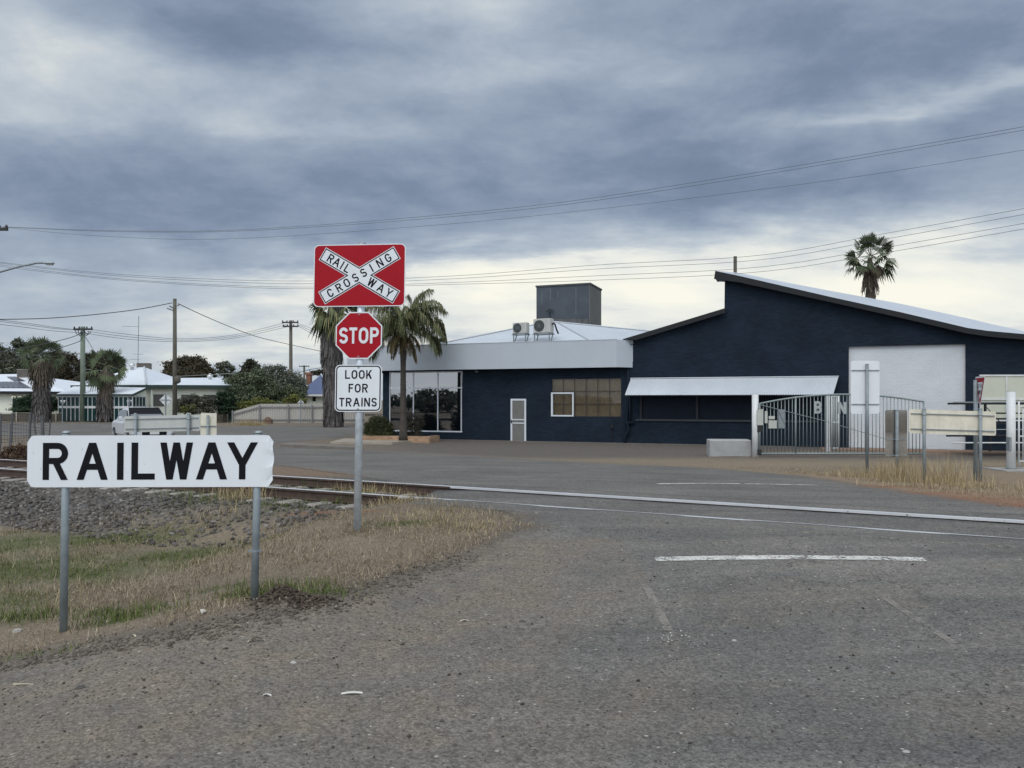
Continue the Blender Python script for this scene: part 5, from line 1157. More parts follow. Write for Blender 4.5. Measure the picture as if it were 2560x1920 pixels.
# ------------------------------------------------------------------ poles and wires
mat('brown_porcelain', (.06, .05, .05), .3)
def pole(px, yt, Z, r0_, m, label, arms=(), name='power_pole', yb=None, extra=None):
    T = at(px, yt, Z); b = Vector((T.x, T.y, gz(T.x, T.y))); t = thing(name, b, label, 'power pole'); mb = MB(); mb.tube([(T.x, T.y, b.z - .3), (T.x, T.y, (T.z + b.z) / 2), tuple(T)], [r0_ * 1.15, r0_, r0_ * .85], 12); mb.build('pole', m, t, True)
    mb = MB(); mb.tube([(T.x, T.y, T.z), (T.x, T.y, T.z + .05)], r0_ * .95, 10); mb.build('pole_cap', galv, t)
    for (a, b_, y) in arms:
        mb = MB(); mb.bar(tuple(at(a, y, Z - r0_ * 2)), tuple(at(b_, y, Z - r0_ * 2)), .12, .14); am = mb.build('crossarm', mat('dark_crossarm', (.03, .03, .028), .8), t)
        for f in (.04, .3, .7, .96): c = at(a + (b_ - a) * f, y, Z - r0_ * 2); mb = MB(); mb.tube([(c.x, c.y, c.z + .07), (c.x, c.y, c.z + .14), (c.x, c.y, c.z + .22)], [.05, .07, .035], 8); mb.build('insulator', mat('brown_porcelain', (.06, .05, .05), .3), am, True)
    return t, T
t, T = pole(437, 748, 57, .15, wood, 'tall plain timber pole carrying a single service cable before the white roofed house')
mb = MB()
for a, b in (((418, 771), (433, 776)), ((424, 765), (432, 770)), ((443, 765), (448, 761))): mb.tube([tuple(at(*a, 57 - .2)), tuple(at(*b, 57 - .15))], .045, 6)
mb.build('insulator', MATS['brown_porcelain'], t)
mb = MB(); c = at(443, 949, 57 - .2); mb.tube([(c.x, c.y + .05, c.z - .3), (c.x, c.y + .05, c.z - .18), (c.x, c.y + .05, c.z + .18), (c.x, c.y + .05, c.z + .3)], [.06, .22, .22, .06], 10); mb.build('cable_box', wood, t, True)
t2, T2 = pole(207, 818, 61.5, .19, woodg, 'green tinted timber pole with looping leads under one crossarm, left of the house', [(184, 231, 823)])
mb = MB()
for a, b, d in ((187, 203, 10), (195, 205, 13), (210, 228, 9), (209, 222, 12)):
    mb.tube([tuple(at(a + (b - a) * f, 825 + d * math.sin(f * math.pi) + 4 * f, 61.2)) for f in np.linspace(0, 1, 9)], .03, 5)
mb.build('jumper_lead', wire_m, t2)
t3, T3 = pole(727, 802, 80, .19, wood, 'timber pole with two crossarms left of the shaggy palm trunk', [(705, 746, 806), (707, 746, 816)])
t4, T4 = pole(760.5, 914, 140, .2, wood, 'small far off pole with one crossarm above the blue roof', [(748, 773, 916)])
t5, T5 = pole(-14, 552, 38, .17, wood, 'pole just outside the left edge with one crossarm end showing', [(-50, 19, 573)])
c = at(590, 930, 80); 
t6, T6 = pole(590, 932, 84, .1, mat('pale_post', (.30, .29, .26), .8), 'short pale service post among the trees behind the low rear wing')
# street light
Zl = 31; bs = at(-70, 690, Zl); t = thing('street_light', (bs.x, Zl, gz(bs.x, Zl)), 'street light arm with flat lamp reaching in from the left edge', 'street light'); q_ = lambda x, y: tuple(at(x, y, Zl))
mb = MB(); mb.tube([(bs.x, Zl, gz(bs.x, Zl) - .2), q_(-70, 712)], [.09, .06], 10); mb.build('column', galv_d, t, True)
mb = MB(); mb.tube([q_(-70, 712), q_(-30, 692), q_(0, 680), q_(50, 666), q_(92, 657.5), (at(112, 657, Zl))], .04, 8); mb.build('arm', galv_d, t, True)
hp_ = at(112, 658, Zl); hf = Fr(hp_)
mb = MB(hf); mb.bbox((-.03, -.1, -.04), (.36, .1, .04), .03); lh_ = mb.build('lamp_head', galv, t)
mb = MB(hf); mb.bbox((.06, -.08, -.075), (.34, .08, -.041), .02); mb.build('lens', mat('lamp_lens', (.4, .42, .4), .2), lh_)
def cat_rom(P, n=10):
    o = []
    for i in range(len(P) - 1):
        a, b, c, d = P[max(i - 1, 0)], P[i], P[i + 1], P[min(i + 2, len(P) - 1)]
        for k in range(n):
            t = k / n; o.append(tuple(.5 * ((2 * b[j]) + (-a[j] + c[j]) * t + (2 * a[j] - 5 * b[j] + 4 * c[j] - d[j]) * t * t + (-a[j] + 3 * b[j] - 3 * c[j] + d[j]) * t ** 3) for j in range(3)))
    return o + [tuple(P[-1])]
def wire(pts, label, r_=.011, grp=None, m=None):
    P_ = [tuple(at(*q)) for q in cat_rom(pts, 12)]; o = Vector(P_[0]); dl = (Vector(P_[-1]) - Vector(P_[-8])).normalized()
    if pts[-1][0] > 2600: P_ += [tuple(Vector(P_[-1]) + dl * k + Vector((0, 0, .0006 * k * k))) for k in (4, 10, 18, 28, 40)]
    mb = MB(); mb.tube([tuple(Vector(q)) for q in P_], r_, 5); return mb.build('power_line', m or wire_m, org=o, label=label, cat='cable', group=grp)
g1, g2, g3 = 'upper wires across the sky', 'lower wires across the sky', 'wires along the far street'
wire([(-14, 566, 38), (300, 577, 37), (613, 574, 36), (1041, 543, 34), (1400, 506, 32), (1736, 456, 30), (2150, 388, 28), (2700, 292, 25)], 'topmost of the three upper wires rising to the right', .007, g1)
wire([(8, 568, 38), (300, 579, 37), (613, 577, 36), (1041, 549, 34), (1400, 513, 32), (1736, 464, 30), (2150, 396, 28), (2700, 301, 25)], 'middle of the three upper wires, hugging the topmost one', .007, g1)
wire([(16, 569, 38), (250, 590, 37), (579, 597, 36), (1099, 562, 34), (1500, 522, 32), (1852, 480, 30), (2200, 433, 28), (2700, 352, 25)], 'lowest of the three upper wires, spaced below the other two', .006, g1)
for k, (a, b, c, d, e_, f_) in enumerate(((655, 686, 702.5, 662, 620, 528), (657, 690, 709, 672, 633, 543), (661, 697, 717.5, 689, 652, 566), (665, 700, 721.5, 700, 665, 580))):
    wire([(-30, a - 3, 44), (300, b, 43), (720, c, 41), (1120, c - 12 + k * .6, 39), (1500, d, 37), (1900, (e_ + d) / 2 - 3 + (0 if k < 2 else 0) - 0, 35), (2220, (e_ * .55 + f_ * .45) + 4, 33), (2700, f_ - 32, 31)], ('highest of the four lower wires, passing over the tower', 'second highest of the four lower wires over the tower', 'third of the four lower wires, just above the step of the roof', 'lowest of the four lower wires, crossing the roof step')[k], .009, g2)
wire([(-60, 799, 50), (0, 798.5, 51), (110, 796, 53), (220, 788, 54), (340, 774, 56), (431, 757, 57)], 'thick service cable sagging left from the plain timber pole', .03)
wire([(445, 759, 57), (500, 785, 62), (570, 815, 69), (640, 841, 74), (727, 862, 80), (820, 882, 86)], 'thick service cable dropping right from the plain timber pole', .03)
for k, (y0, y1) in enumerate(((799, 824), (803, 826), (810, 832))): wire([(-60, y0 - 6, 50), (60, y0 + 8, 54), (130, (y0 + y1) / 2 + 6, 58), (190 + k * 9, y1, 61)], 'thin wire coming in from the left to the green tinted pole', .016, 'thin wires left of the green tinted pole')
for k in range(3): wire([(222 - k * 5, 823 + k * 5, 61), (330, 837 + k * 6, 66), (450, 847 + k * 3.5, 70), (580, 838 + k * 4, 75), (712 + k * 8, 807 + k * 4, 80)], 'thin wire sagging between the green tinted pole and the double crossarm pole', .017, g3)
for k in range(3): wire([(740 + k * 3, 807 + k * 4, 80), (790, 826 + k * 7, 95), (850, 855 + k * 8, 110)], 'thin wire running on right from the double crossarm pole', .02, 'wires right of the double crossarm pole')
wire([(202, 834, 61), (170, 846, 58), (100, 862, 52), (0, 880, 46), (-60, 888, 42)], 'thick dark cable passing above the left palm', .028)
wire([(204, 845, 61), (197, 854, 60), (140, 873, 56), (60, 895, 50), (-60, 912, 44)], 'thick dark cable passing through the left palm crown', .028)
wire([(212, 840, 61.5), (222, 856, 62), (236, 878, 64)], 'thin stay wire slanting right below the green tinted pole crossarm', .02)
wire([(212, 923, 61), (262, 927, 64)], 'pale service cable from the green tinted pole to the second palm', .03, None, mat('pale_cable', (.3, .3, .28), .6))
wire([(446, 941, 57), (520, 937, 66), (590, 933, 84), (660, 931, 90)], 'pale cable leading right to the short pale post', .03, None, MATS['pale_cable'])
wire([(728, 938, 80), (770, 925, 84), (812, 918, 88)], 'dark cable rising from the far pole towards the shaggy palm', .03)
# small far signs
def far_sign(px, py, Z, shape, label, sz):
    c = at(px, py, Z); b = Vector((c.x, c.y, gz(c.x, c.y))); t = thing('road_sign', b, label, 'sign'); mb = MB(Fr(c))
    mb.prism({'d': [(0, -sz), (sz, 0), (0, sz), (-sz, 0)], 't': [(0, -sz), (sz, sz * .8), (-sz, sz * .8)], 'r': [(-sz, -sz * .45), (sz, -sz * .3), (sz, sz * .5), (-sz, sz * .4)]}[shape], 0, .01); mb.build('board', white_w, t)
    mb = MB(); mb.tube([(c.x, c.y - .05, b.z - .1), (c.x, c.y - .05, c.z + sz * 1.1)], .045, 8); p_ = mb.build('post', galv_d, t)
    mb = MB(Fr(c)); mb.box((-sz * .8, -.03, -.03), (sz * .8, -.002, .03)); mb.build('rail', galv_d, t)
far_sign(414.5, 1000, 55, 'd', 'white diamond board seen from behind in front of the house windows', .46)
far_sign(157, 1006, 60, 't', 'small triangular board seen from behind before the green verandah', .22)
far_sign(324, 1003, 57, 'r', 'small tilted street name board near the verandah corner', .2)
far_sign(752, 1007, 57.8, 'd', 'pale diamond board showing just above the metal fence', .26)
# ------------------------------------------------------------------ silver car
def car():
    Z = 35.5; x = (356 - CX) / F * Z; b = Vector((x, Z, gz(x, Z))); t = thing('parked_car', b, 'silver car half hidden behind the long grey board, windscreen towards the road', 'car')
    a = R(-90 + 37); f = Fr(b, (math.cos(a), math.sin(a), 0), (-math.sin(a), math.cos(a), 0))    # u forward, v to the car's left
    silver = mat('silver_car_paint', (.58, .60, .63), .35, .2, .04, 1)
    def loft(secs, name, m, par=t):
        mb = MB(f); n = len(secs[0][1]); pts = []
        for u_, sec in secs: pts += [(u_, y, z) for y, z in sec]
        fs = []
        for i in range(len(secs) - 1):
            for k in range(n): fs.append((i * n + k, i * n + (k + 1) % n, (i + 1) * n + (k + 1) % n, (i + 1) * n + k))
        fs += [tuple(range(n - 1, -1, -1)), tuple((len(secs) - 1) * n + k for k in range(n))]
        mb.add(pts, fs); return mb.build(name, m, par, False)
    def sec(w_, z0, z1, c=.12): return [(-w_, z0 + c), (-w_ + c * .6, z0), (w_ - c * .6, z0), (w_, z0 + c), (w_, z1 - c), (w_ - c, z1), (-w_ + c, z1), (-w_, z1 - c)]
    body = loft([(-2.45, sec(.78, .5, .95)), (-2.3, sec(.88, .36, 1.02)), (-1, sec(.93, .32, 1.04)), (.8, sec(.93, .32, 1.04)), (1.7, sec(.91, .34, 1.0)), (2.2, sec(.85, .36, .92)), (2.42, sec(.72, .42, .78))], 'body', silver)
    loft([(-2.0, sec(.74, 1.0, 1.06, .02)), (-1.35, sec(.66, 1.0, 1.56, .1)), (-.3, sec(.67, 1.0, 1.63, .1)), (.25, sec(.66, 1.0, 1.60, .1)), (1.15, sec(.76, 1.0, 1.05, .02))], 'cabin', silver)
    mb = MB(f); mb.add([(.29, -.64, 1.60), (.29, .64, 1.60), (1.2, .77, 1.06), (1.2, -.77, 1.06)], [(0, 1, 2, 3)]); nr0 = f.u * .5 + f.w * .86; mb.v = [v + nr0 * .028 for v in mb.v]; mb.build('windscreen_seal', black_v, t)
    mb = MB(f); mb.add([(.33, -.58, 1.565), (.33, .58, 1.565), (1.14, .70, 1.09), (1.14, -.70, 1.09)], [(0, 1, 2, 3)]); 
    ws = [Vector(v) for v in mb.v]; nrm = f.u * .5 + f.w * .86; mb.v = [v + nrm * .035 for v in mb.v]; mb.build('windscreen', mat('car_glass', (.11, .12, .13), .06, 0, .1, 1, spec=.8), t)
    for s_ in (-1, 1):
        mb = MB(f); q = [(.2, .685, 1.52), (.92, .755, 1.10), (-1.4, .775, 1.08), (-1.2, .69, 1.5)]; mb.add([(a_, b_ * s_ + .03 * s_, c_) for a_, b_, c_ in q], [(0, 1, 2, 3)]); mb.build('side_window', MATS['car_glass'], t)
        mb = MB(f); mb.bar((.85, .90 * s_, 1.12), (.85, 1.06 * s_, 1.14), .1, .1); mb.bbox((.78, min(.98 * s_, 1.14 * s_), 1.05), (.92, max(.98 * s_, 1.14 * s_), 1.24), .03); mb.build('mirror', silver, t)
        mb = MB(f); mb.bbox((2.2, min(.5 * s_, .8 * s_), .66), (2.40, max(.5 * s_, .8 * s_), .82), .03); mb.build('headlight', mat('headlight_lens', (.6, .62, .64), .1), t)
        for u_ in (1.5, -1.45):
            c_ = (u_, .82 * s_, .35); mb = MB(f); mb.tube([(u_, .74 * s_, .35), (u_, .955 * s_, .35)], .35, 22); wh = mb.build('wheel', rubber, t); mb = MB(f); mb.tube([(u_, .955 * s_, .35), (u_, .965 * s_, .35)], .23, 16); mb.build('rim', mat('wheel_rim', (.3, .31, .32), .35, .6), wh)
            mb = MB(f)
            for k in range(5): an = 2 * math.pi * k / 5; mb.bar((u_, .97 * s_, .35), (u_ + .2 * math.cos(an), .97 * s_, .35 + .2 * math.sin(an)), .05, .015)
            mb.build('spoke', galv, wh)
    mb = MB(f); mb.bbox((2.3, -.5, .42), (2.44, .5, .64), .02); mb.build('grille', black_v, t)
    mb = MB(f); mb.box((2.43, -.19, .47), (2.45, .19, .58)); mb.build('number_plate', white_w, t)
car()

# ------------------------------------------------------------------ trees
bark = mat('grey_brown_bark', (.085, .070, .056), .9, 0, .3, 3, bump=.6, bs=14)
def leafquads(c, size, asp=1.0, up=0.0):       # c (N,3): one randomly turned quad per point
    n = len(c); a = rng.normal(size=(n, 3)); a[:, 2] -= up; a /= np.linalg.norm(a, axis=1)[:, None]
    b = rng.normal(size=(n, 3)); b -= (b * a).sum(1)[:, None] * a; b /= np.linalg.norm(b, axis=1)[:, None]
    s = (size * rng.uniform(.6, 1.4, n))[:, None]; a, b = a * s * asp, b * s
    return np.stack([c - a - b * .3, c + b * .55 - a * .1, c + a - b * .1, c - b * .5 + a * .2], 1).reshape(-1, 3)
def crown_pts(clumps, n):
    cl = np.array(clumps, float); wgt = (cl[:, 3] * cl[:, 4] * cl[:, 5]) ** .72; k = rng.choice(len(cl), n, p=wgt / wgt.sum())
    d = rng.normal(size=(n, 3)); d /= np.linalg.norm(d, axis=1)[:, None]; r = rng.uniform(.25, 1, n) ** .45 * np.where(rng.uniform(size=n) < .12, rng.uniform(1, 1.4, n), 1)
    # break the surface of each clump into tufts
    ph = rng.uniform(0, 6.28, (len(cl), 3)); w_ = 1 + .22 * np.sin(d[:, 0] * 6 + ph[k, 0]) * np.sin(d[:, 1] * 5 + ph[k, 1]) + .18 * np.sin(d[:, 2] * 7 + ph[k, 2])
    return cl[k, :3] + d * (r * w_)[:, None] * cl[k, 3:6]
def subclumps(c, r, n, k=.45):                 # tuft centres over an ellipsoid
    o = []
    for i in range(n):
        d = rng.normal(size=3); d /= np.linalg.norm(d); q = rng.uniform(.35, .95); s = rng.uniform(.6, 1.2) * k
        o.append((c[0] + d[0] * r[0] * q, c[1] + d[1] * r[1] * q, c[2] + d[2] * r[2] * q, r[0] * s, r[1] * s, r[2] * s * .85))
    return o
def tree(px, ytop, ybot, wpx, Z, label, lm, nl, lsz, name='tree', ncl=14, group=None, trunk=True, k=.42, up=0.0, asp=1.0, cat='tree', blobs_=None, gap=1.0):
    s_ = Z / F; b = on(px, Z); t = thing(name, b, label, cat, group)
    zt, zb = CH + (HY - ytop) * s_, CH + (HY - ybot) * s_; r = (wpx * s_ / 2, min(wpx * s_ / 2, 3.5), (zt - zb) / 2); c = (b.x, Z, (zt + zb) / 2)
    cl = subclumps(c, (r[0] * .78, r[1] * .78, r[2] * .78), ncl, k)
    if blobs_: cl = [(at(x, y, Z).x, Z + dz, at(x, y, Z).z, rx * s_, min(rx * s_, 3), ry * s_) for x, y, rx, ry, dz in blobs_]
    V = leafquads(crown_pts(cl, int(nl * 3.6)), lsz * .46, asp, up); npmesh('crown', V, 4, lm, t)
    if trunk:
        mb = MB(); th = max(.12, r[0] * .07); zc = zb + (zt - zb) * .25
        mb.tube([(b.x, Z, b.z - .2), (b.x + th * .6, Z, (b.z + zc) / 2), (b.x, Z, zc)], [th * 1.3, th, th * .75], 8)
        for i in range(min(7, len(cl))): q = cl[i * len(cl) // min(7, len(cl))]; mb.tube([(b.x, Z, zc), ((b.x * .5 + q[0] * .5), (Z + q[1]) / 2, (zc + q[2]) / 2 + .2), (q[0], q[1], q[2])], [th * .55, th * .35, th * .12], 6)
        mb.build('trunk', bark, t, True)
    return t
gum = leaf_mat('gum_leaf', (0.054, 0.068, 0.045), (0.105, 0.117, 0.078), (0.165, 0.173, 0.128)); dkl = leaf_mat('dark_leaf', (0.027, 0.030, 0.019), (0.063, 0.063, 0.039), (0.090, 0.075, 0.053)); brl = leaf_mat('brownish_leaf', (0.042, 0.042, 0.026), (0.080, 0.072, 0.044), (0.112, 0.075, 0.045))
pep = leaf_mat('peppercorn_leaf', (0.055, 0.074, 0.043), (0.108, 0.133, 0.074), (0.166, 0.186, 0.117)); yel = leaf_mat('yellow_green_leaf', (0.105, 0.128, 0.030), (0.180, 0.188, 0.053), (0.240, 0.225, 0.090)); olv = leaf_mat('olive_leaf', (0.054, 0.057, 0.039), (0.099, 0.096, 0.068), (0.150, 0.143, 0.112)); fea = leaf_mat('feathery_leaf', (0.090, 0.108, 0.084), (0.158, 0.177, 0.135), (0.225, 0.240, 0.195)); dgr = leaf_mat('deep_green_leaf', (0.015, 0.033, 0.018), (0.036, 0.063, 0.030))
tree(15, 862, 960, 120, 92, 'loose grey green gum at the left edge behind the solar panel house', gum, 5200, .30, 'gum_tree', blobs_=[(15, 905, 40, 30, 0), (60, 880, 25, 22, 1), (45, 860, 14, 14, 0), (-20, 890, 30, 30, 0), (40, 930, 40, 25, -1), (75, 905, 22, 25, 0), (0, 940, 40, 22, 1)])
tree(130, 880, 985, 110, 96, 'dark rusty green tree between the two palms', brl, 6500, .26, 'tree', blobs_=[(130, 905, 26, 22, 0), (160, 898, 22, 20, 0), (105, 930, 26, 28, 0), (150, 935, 34, 30, -1), (180, 920, 26, 34, 0), (120, 960, 40, 22, 0), (175, 960, 40, 24, 0)])
tree(240, 880, 985, 120, 94, 'tall dark green tree behind the second palm', dkl, 6500, .26, 'tree', blobs_=[(225, 900, 22, 18, 0), (258, 896, 24, 18, 0), (288, 902, 14, 18, 0), (220, 920, 30, 32, 0), (265, 925, 32, 34, 0), (300, 930, 16, 26, 0), (245, 960, 50, 24, 0)])
tree(470, 886, 965, 125, 96, 'broad dark round tree behind the low rear wing', brl, 6500, .25, 'tree', blobs_=[(470, 908, 30, 20, 0), (440, 918, 26, 22, 0), (498, 915, 24, 20, 0), (425, 928, 16, 14, 0), (515, 930, 18, 16, 0), (470, 938, 50, 20, -1), (530, 938, 12, 10, 0)])
tree(560, 905, 950, 50, 100, 'thin see-through gum right of the broad dark tree', gum, 900, .22, 'gum_tree', blobs_=[(548, 915, 10, 8, 0), (565, 913, 13, 9, 0), (580, 922, 9, 7, 0), (556, 930, 14, 9, 0), (574, 938, 14, 10, 0)])
tree(626, 897, 960, 55, 92, 'dark topped tree standing above the pepper trees', dkl, 2600, .22, 'tree', blobs_=[(626, 908, 14, 10, 0), (615, 918, 12, 9, 0), (638, 920, 12, 12, 0), (628, 934, 22, 14, 0), (605, 945, 22, 16, 0), (645, 945, 14, 16, 0)])
tree(620, 930, 1030, 150, 70, 'wide grey green pepper tree right of the weatherboard house', pep, 8000, .20, 'pepper_tree', up=.5, blobs_=[(600, 955, 34, 22, 0), (645, 950, 30, 26, 0), (570, 985, 30, 24, 0), (620, 990, 42, 26, -1), (668, 980, 26, 28, 0), (595, 1015, 40, 14, 0), (655, 1012, 36, 16, 0)])
tree(690, 912, 1030, 110, 74, 'feathery pale tree behind the double crossarm pole', fea, 4200, .18, 'tree', up=.4, blobs_=[(668, 935, 20, 22, 0), (695, 930, 20, 20, 0), (720, 950, 22, 22, 0), (742, 955, 20, 22, 0), (755, 975, 16, 20, 0), (700, 965, 34, 28, 0)])
tree(705, 965, 1030, 90, 71, 'dark lower bush tree under the feathery tree', pep, 5200, .19, 'tree', blobs_=[(690, 985, 28, 22, 0), (722, 985, 26, 24, 0), (745, 995, 18, 18, 0), (705, 1008, 40, 14, 0)])
tree(480, 985, 1036, 120, 58.5, 'grey twiggy shrub in front of the house windows', olv, 1500, .16, 'shrub', trunk=True, cat='shrub', blobs_=[(460, 1005, 18, 12, 0), (485, 1000, 16, 14, 0), (512, 1002, 20, 14, 0), (455, 1022, 20, 12, 0), (490, 1022, 28, 14, 0), (525, 1020, 18, 14, 0), (445, 1010, 8, 8, 0)])
tree(560, 975, 1036, 60, 59.5, 'dark glossy bush at the right corner of the weatherboard house', dgr, 3600, .15, 'shrub', cat='shrub', blobs_=[(556, 990, 14, 12, 0), (572, 1000, 16, 16, 0), (550, 1010, 14, 14, 0), (565, 1022, 22, 12, 0)])
tree(473, 1012, 1036, 40, 58, 'small yellow green bush under the twiggy shrub', yel, 1200, .1, 'shrub', cat='shrub', trunk=False, blobs_=[(465, 1022, 12, 9, 0), (480, 1020, 10, 8, 0)])
tree(608, 1002, 1032, 56, 60.5, 'rounded yellow green hedge bush above the sloping fence end', yel, 3600, .12, 'hedge', cat='hedge', trunk=False, blobs_=[(598, 1016, 14, 10, 0), (614, 1014, 16, 10, 0), (605, 1028, 24, 12, 0)])
tree(655, 994, 1018, 60, 63, 'olive coloured bush rising behind the metal fence', yel, 1700, .12, 'shrub', cat='shrub', trunk=False, blobs_=[(645, 1004, 16, 9, 0), (665, 1006, 18, 8, 0)])
tree(742, 988, 1015, 50, 62, 'mixed green bush behind the fence right of the far pole', yel, 1500, .12, 'shrub', cat='shrub', trunk=False, blobs_=[(735, 996, 14, 9, 0), (752, 1002, 14, 8, 0), (718, 1003, 12, 8, 0)])
tree(80, 985, 1034, 110, 64, 'dark clipped bush before the house with solar panels', dgr, 5200, .14, 'shrub', cat='shrub', trunk=False, blobs_=[(60, 1010, 24, 18, 0), (90, 1005, 24, 18, 0), (115, 1008, 22, 18, 0), (135, 1012, 12, 18, 0), (85, 1024, 44, 12, 0)])
tree(235, 1010, 1036, 40, 62.8, 'low dark bush beside the second palm trunk', dkl, 1300, .12, 'shrub', cat='shrub', trunk=False, blobs_=[(228, 1020, 12, 9, 0), (240, 1026, 14, 8, 0)])
tree(1093, 843, 870, 40, 70, 'dark tree top peeping over the white fascia', dkl, 900, .2, 'tree', blobs_=[(1088, 852, 12, 6, 0), (1103, 852, 9, 6, 0), (1095, 862, 20, 10, 0)])
tree(815, 920, 945, 60, 100, 'dark tree behind the shaggy palm trunk', dkl, 900, .25, 'tree', blobs_=[(800, 932, 20, 7, 0), (825, 930, 18, 8, 0)])
tree(947, 1036, 1094, 90, 36.6, 'rounded dark green bush in the brick planter', leaf_mat('planter_leaf', (.020, .030, .014), (.050, .060, .024), (.09, .085, .03)), 6500, .055, 'shrub', cat='shrub', trunk=False, blobs_=[(940, 1060, 22, 20, 0), (960, 1066, 20, 20, 0), (925, 1072, 16, 18, 0), (950, 1080, 34, 14, 0), (975, 1080, 12, 12, 0)])
tree(1040, 1024, 1096, 70, 36.2, 'sparse twiggy dark bush right of the slim palm trunk', leaf_mat('twiggy_leaf', (.030, .030, .022), (.052, .05, .036)), 1700, .05, 'shrub', cat='shrub', blobs_=[(1030, 1050, 16, 20, 0), (1048, 1056, 15, 20, 0), (1022, 1074, 12, 16, 0), (1040, 1080, 16, 14, 0)])
tree(40, 1100, 1160, 70, 21.5, 'dry rusty brown bush by the old wire fence', leaf_mat('dead_leaf', (.085, .055, .038), (.15, .10, .07)), 2600, .045, 'shrub', cat='shrub', blobs_=[(30, 1130, 18, 18, 0), (50, 1125, 18, 16, 0), (15, 1140, 14, 14, 0), (45, 1145, 26, 10, 0)])
# trees off to the left of the view; the shop window mirrors them
for i, (x, y, h, wd) in enumerate(((-52, -6, 3.9, 12), (-44, -12, 3.3, 11), (-60, 4, 4.2, 13), (-36, -18, 3.0, 11), (-66, 14, 4.4, 13))):
    h *= .86; b = Vector((x, y, gz(x, y))); t = thing('gum_tree', b, 'dark street tree out of view to the left, mirrored in the shop window', 'tree', 'trees mirrored in the shop window')
    npmesh('crown', leafquads(crown_pts(subclumps((x, y, h * .46), (wd * .5, wd * .5, h * .42), 16, .5), 4200), .24), 4, gum, t)
    mb = MB(); mb.tube([(x, y, b.z - .2), (x + .1, y, h * .3), (x, y, h * .6)], [.25, .2, .1], 8); mb.build('trunk', bark, t, True)
# ------------------------------------------------------------------ palms
palm_g = leaf_mat('palm_green', (.042, .060, .030), (.095, .115, .058)); palm_dead = leaf_mat('dead_frond', (.075, .060, .044), (.14, .115, .085)); palm_skirt = leaf_mat('grey_thatch', (.058, .052, .051), (.108, .098, .093))
coc_g = leaf_mat('queen_palm_leaf', (.048, .064, .028), (.118, .132, .060), (.22, .20, .095)); coc_y = leaf_mat('yellowing_frond', (.13, .105, .045), (.19, .15, .07))
def fan(o, d, pet, rad, n=18, droop=.35, fold=.25):
    """one fan frond: quads for the leaf segments plus the stalk, returned as an (N*4,3) array"""
    d = d / np.linalg.norm(d); s = np.cross(d, (0, 0, 1.0)); s = s / (np.linalg.norm(s) + 1e-6); u = np.cross(s, d); ro_ = rng.uniform(-1.1, 1.1); s, u = s * math.cos(ro_) + u * math.sin(ro_), u * math.cos(ro_) - s * math.sin(ro_)
    e = o + d * pet - np.array([0, 0, .12 * pet]); V = [np.stack([o - s * .03, o + s * .03, e + s * .02, e - s * .02])]
    for k in range(n):
        a = (k / (n - 1) - .5) * 2 * 1.45; L = rad * (1 - .18 * abs(a) / 2) * rng.uniform(.85, 1.08); r_ = d * math.cos(a) + s * math.sin(a) + u * (.15 - fold * abs(math.sin(a)))
        w_ = np.cross(r_, u); w_ /= np.linalg.norm(w_) + 1e-6; hw = L * .066
        m = e + r_ * L * .62 - np.array([0, 0, L * droop * .18]); tip = e + r_ * L * .93 - np.array([0, 0, L * droop * rng.uniform(.5, 1.1)])
        V.append(np.stack([e, e + w_ * .0 + r_ * .02, m + w_ * hw, m - w_ * hw])); V.append(np.stack([m - w_ * hw, m + w_ * hw, tip + w_ * hw * .15, tip - w_ * hw * .15]))
    return np.concatenate(V)
def skirt(ax, zs, rs, n, L, w_):               # hanging dead fronds / bark flakes round the trunk
    V = []
    for _ in range(n):
        f = rng.uniform(); z = zs[0] + (zs[1] - zs[0]) * f; r_ = np.interp(f, np.linspace(0, 1, len(rs)), rs) * rng.uniform(.8, 1.05); a = rng.uniform(0, 6.28); c, s = math.cos(a), math.sin(a)
        l = L * rng.uniform(.5, 1.2); p0 = np.array([ax[0] + c * r_ * .8, ax[1] + s * r_ * .8, z]); p1 = np.array([ax[0] + c * r_ * 1.08, ax[1] + s * r_ * 1.08, z - l]); t_ = np.array([-s, c, 0]) * w_ * rng.uniform(.5, 1.2); j = t_ * rng.uniform(-1.2, 1.2)
        V.append(np.stack([p0 - t_ * .5, p0 + t_ * .5, p1 + t_ * .5 + j, p1 - t_ * .3 + j]))
    return np.concatenate(V)
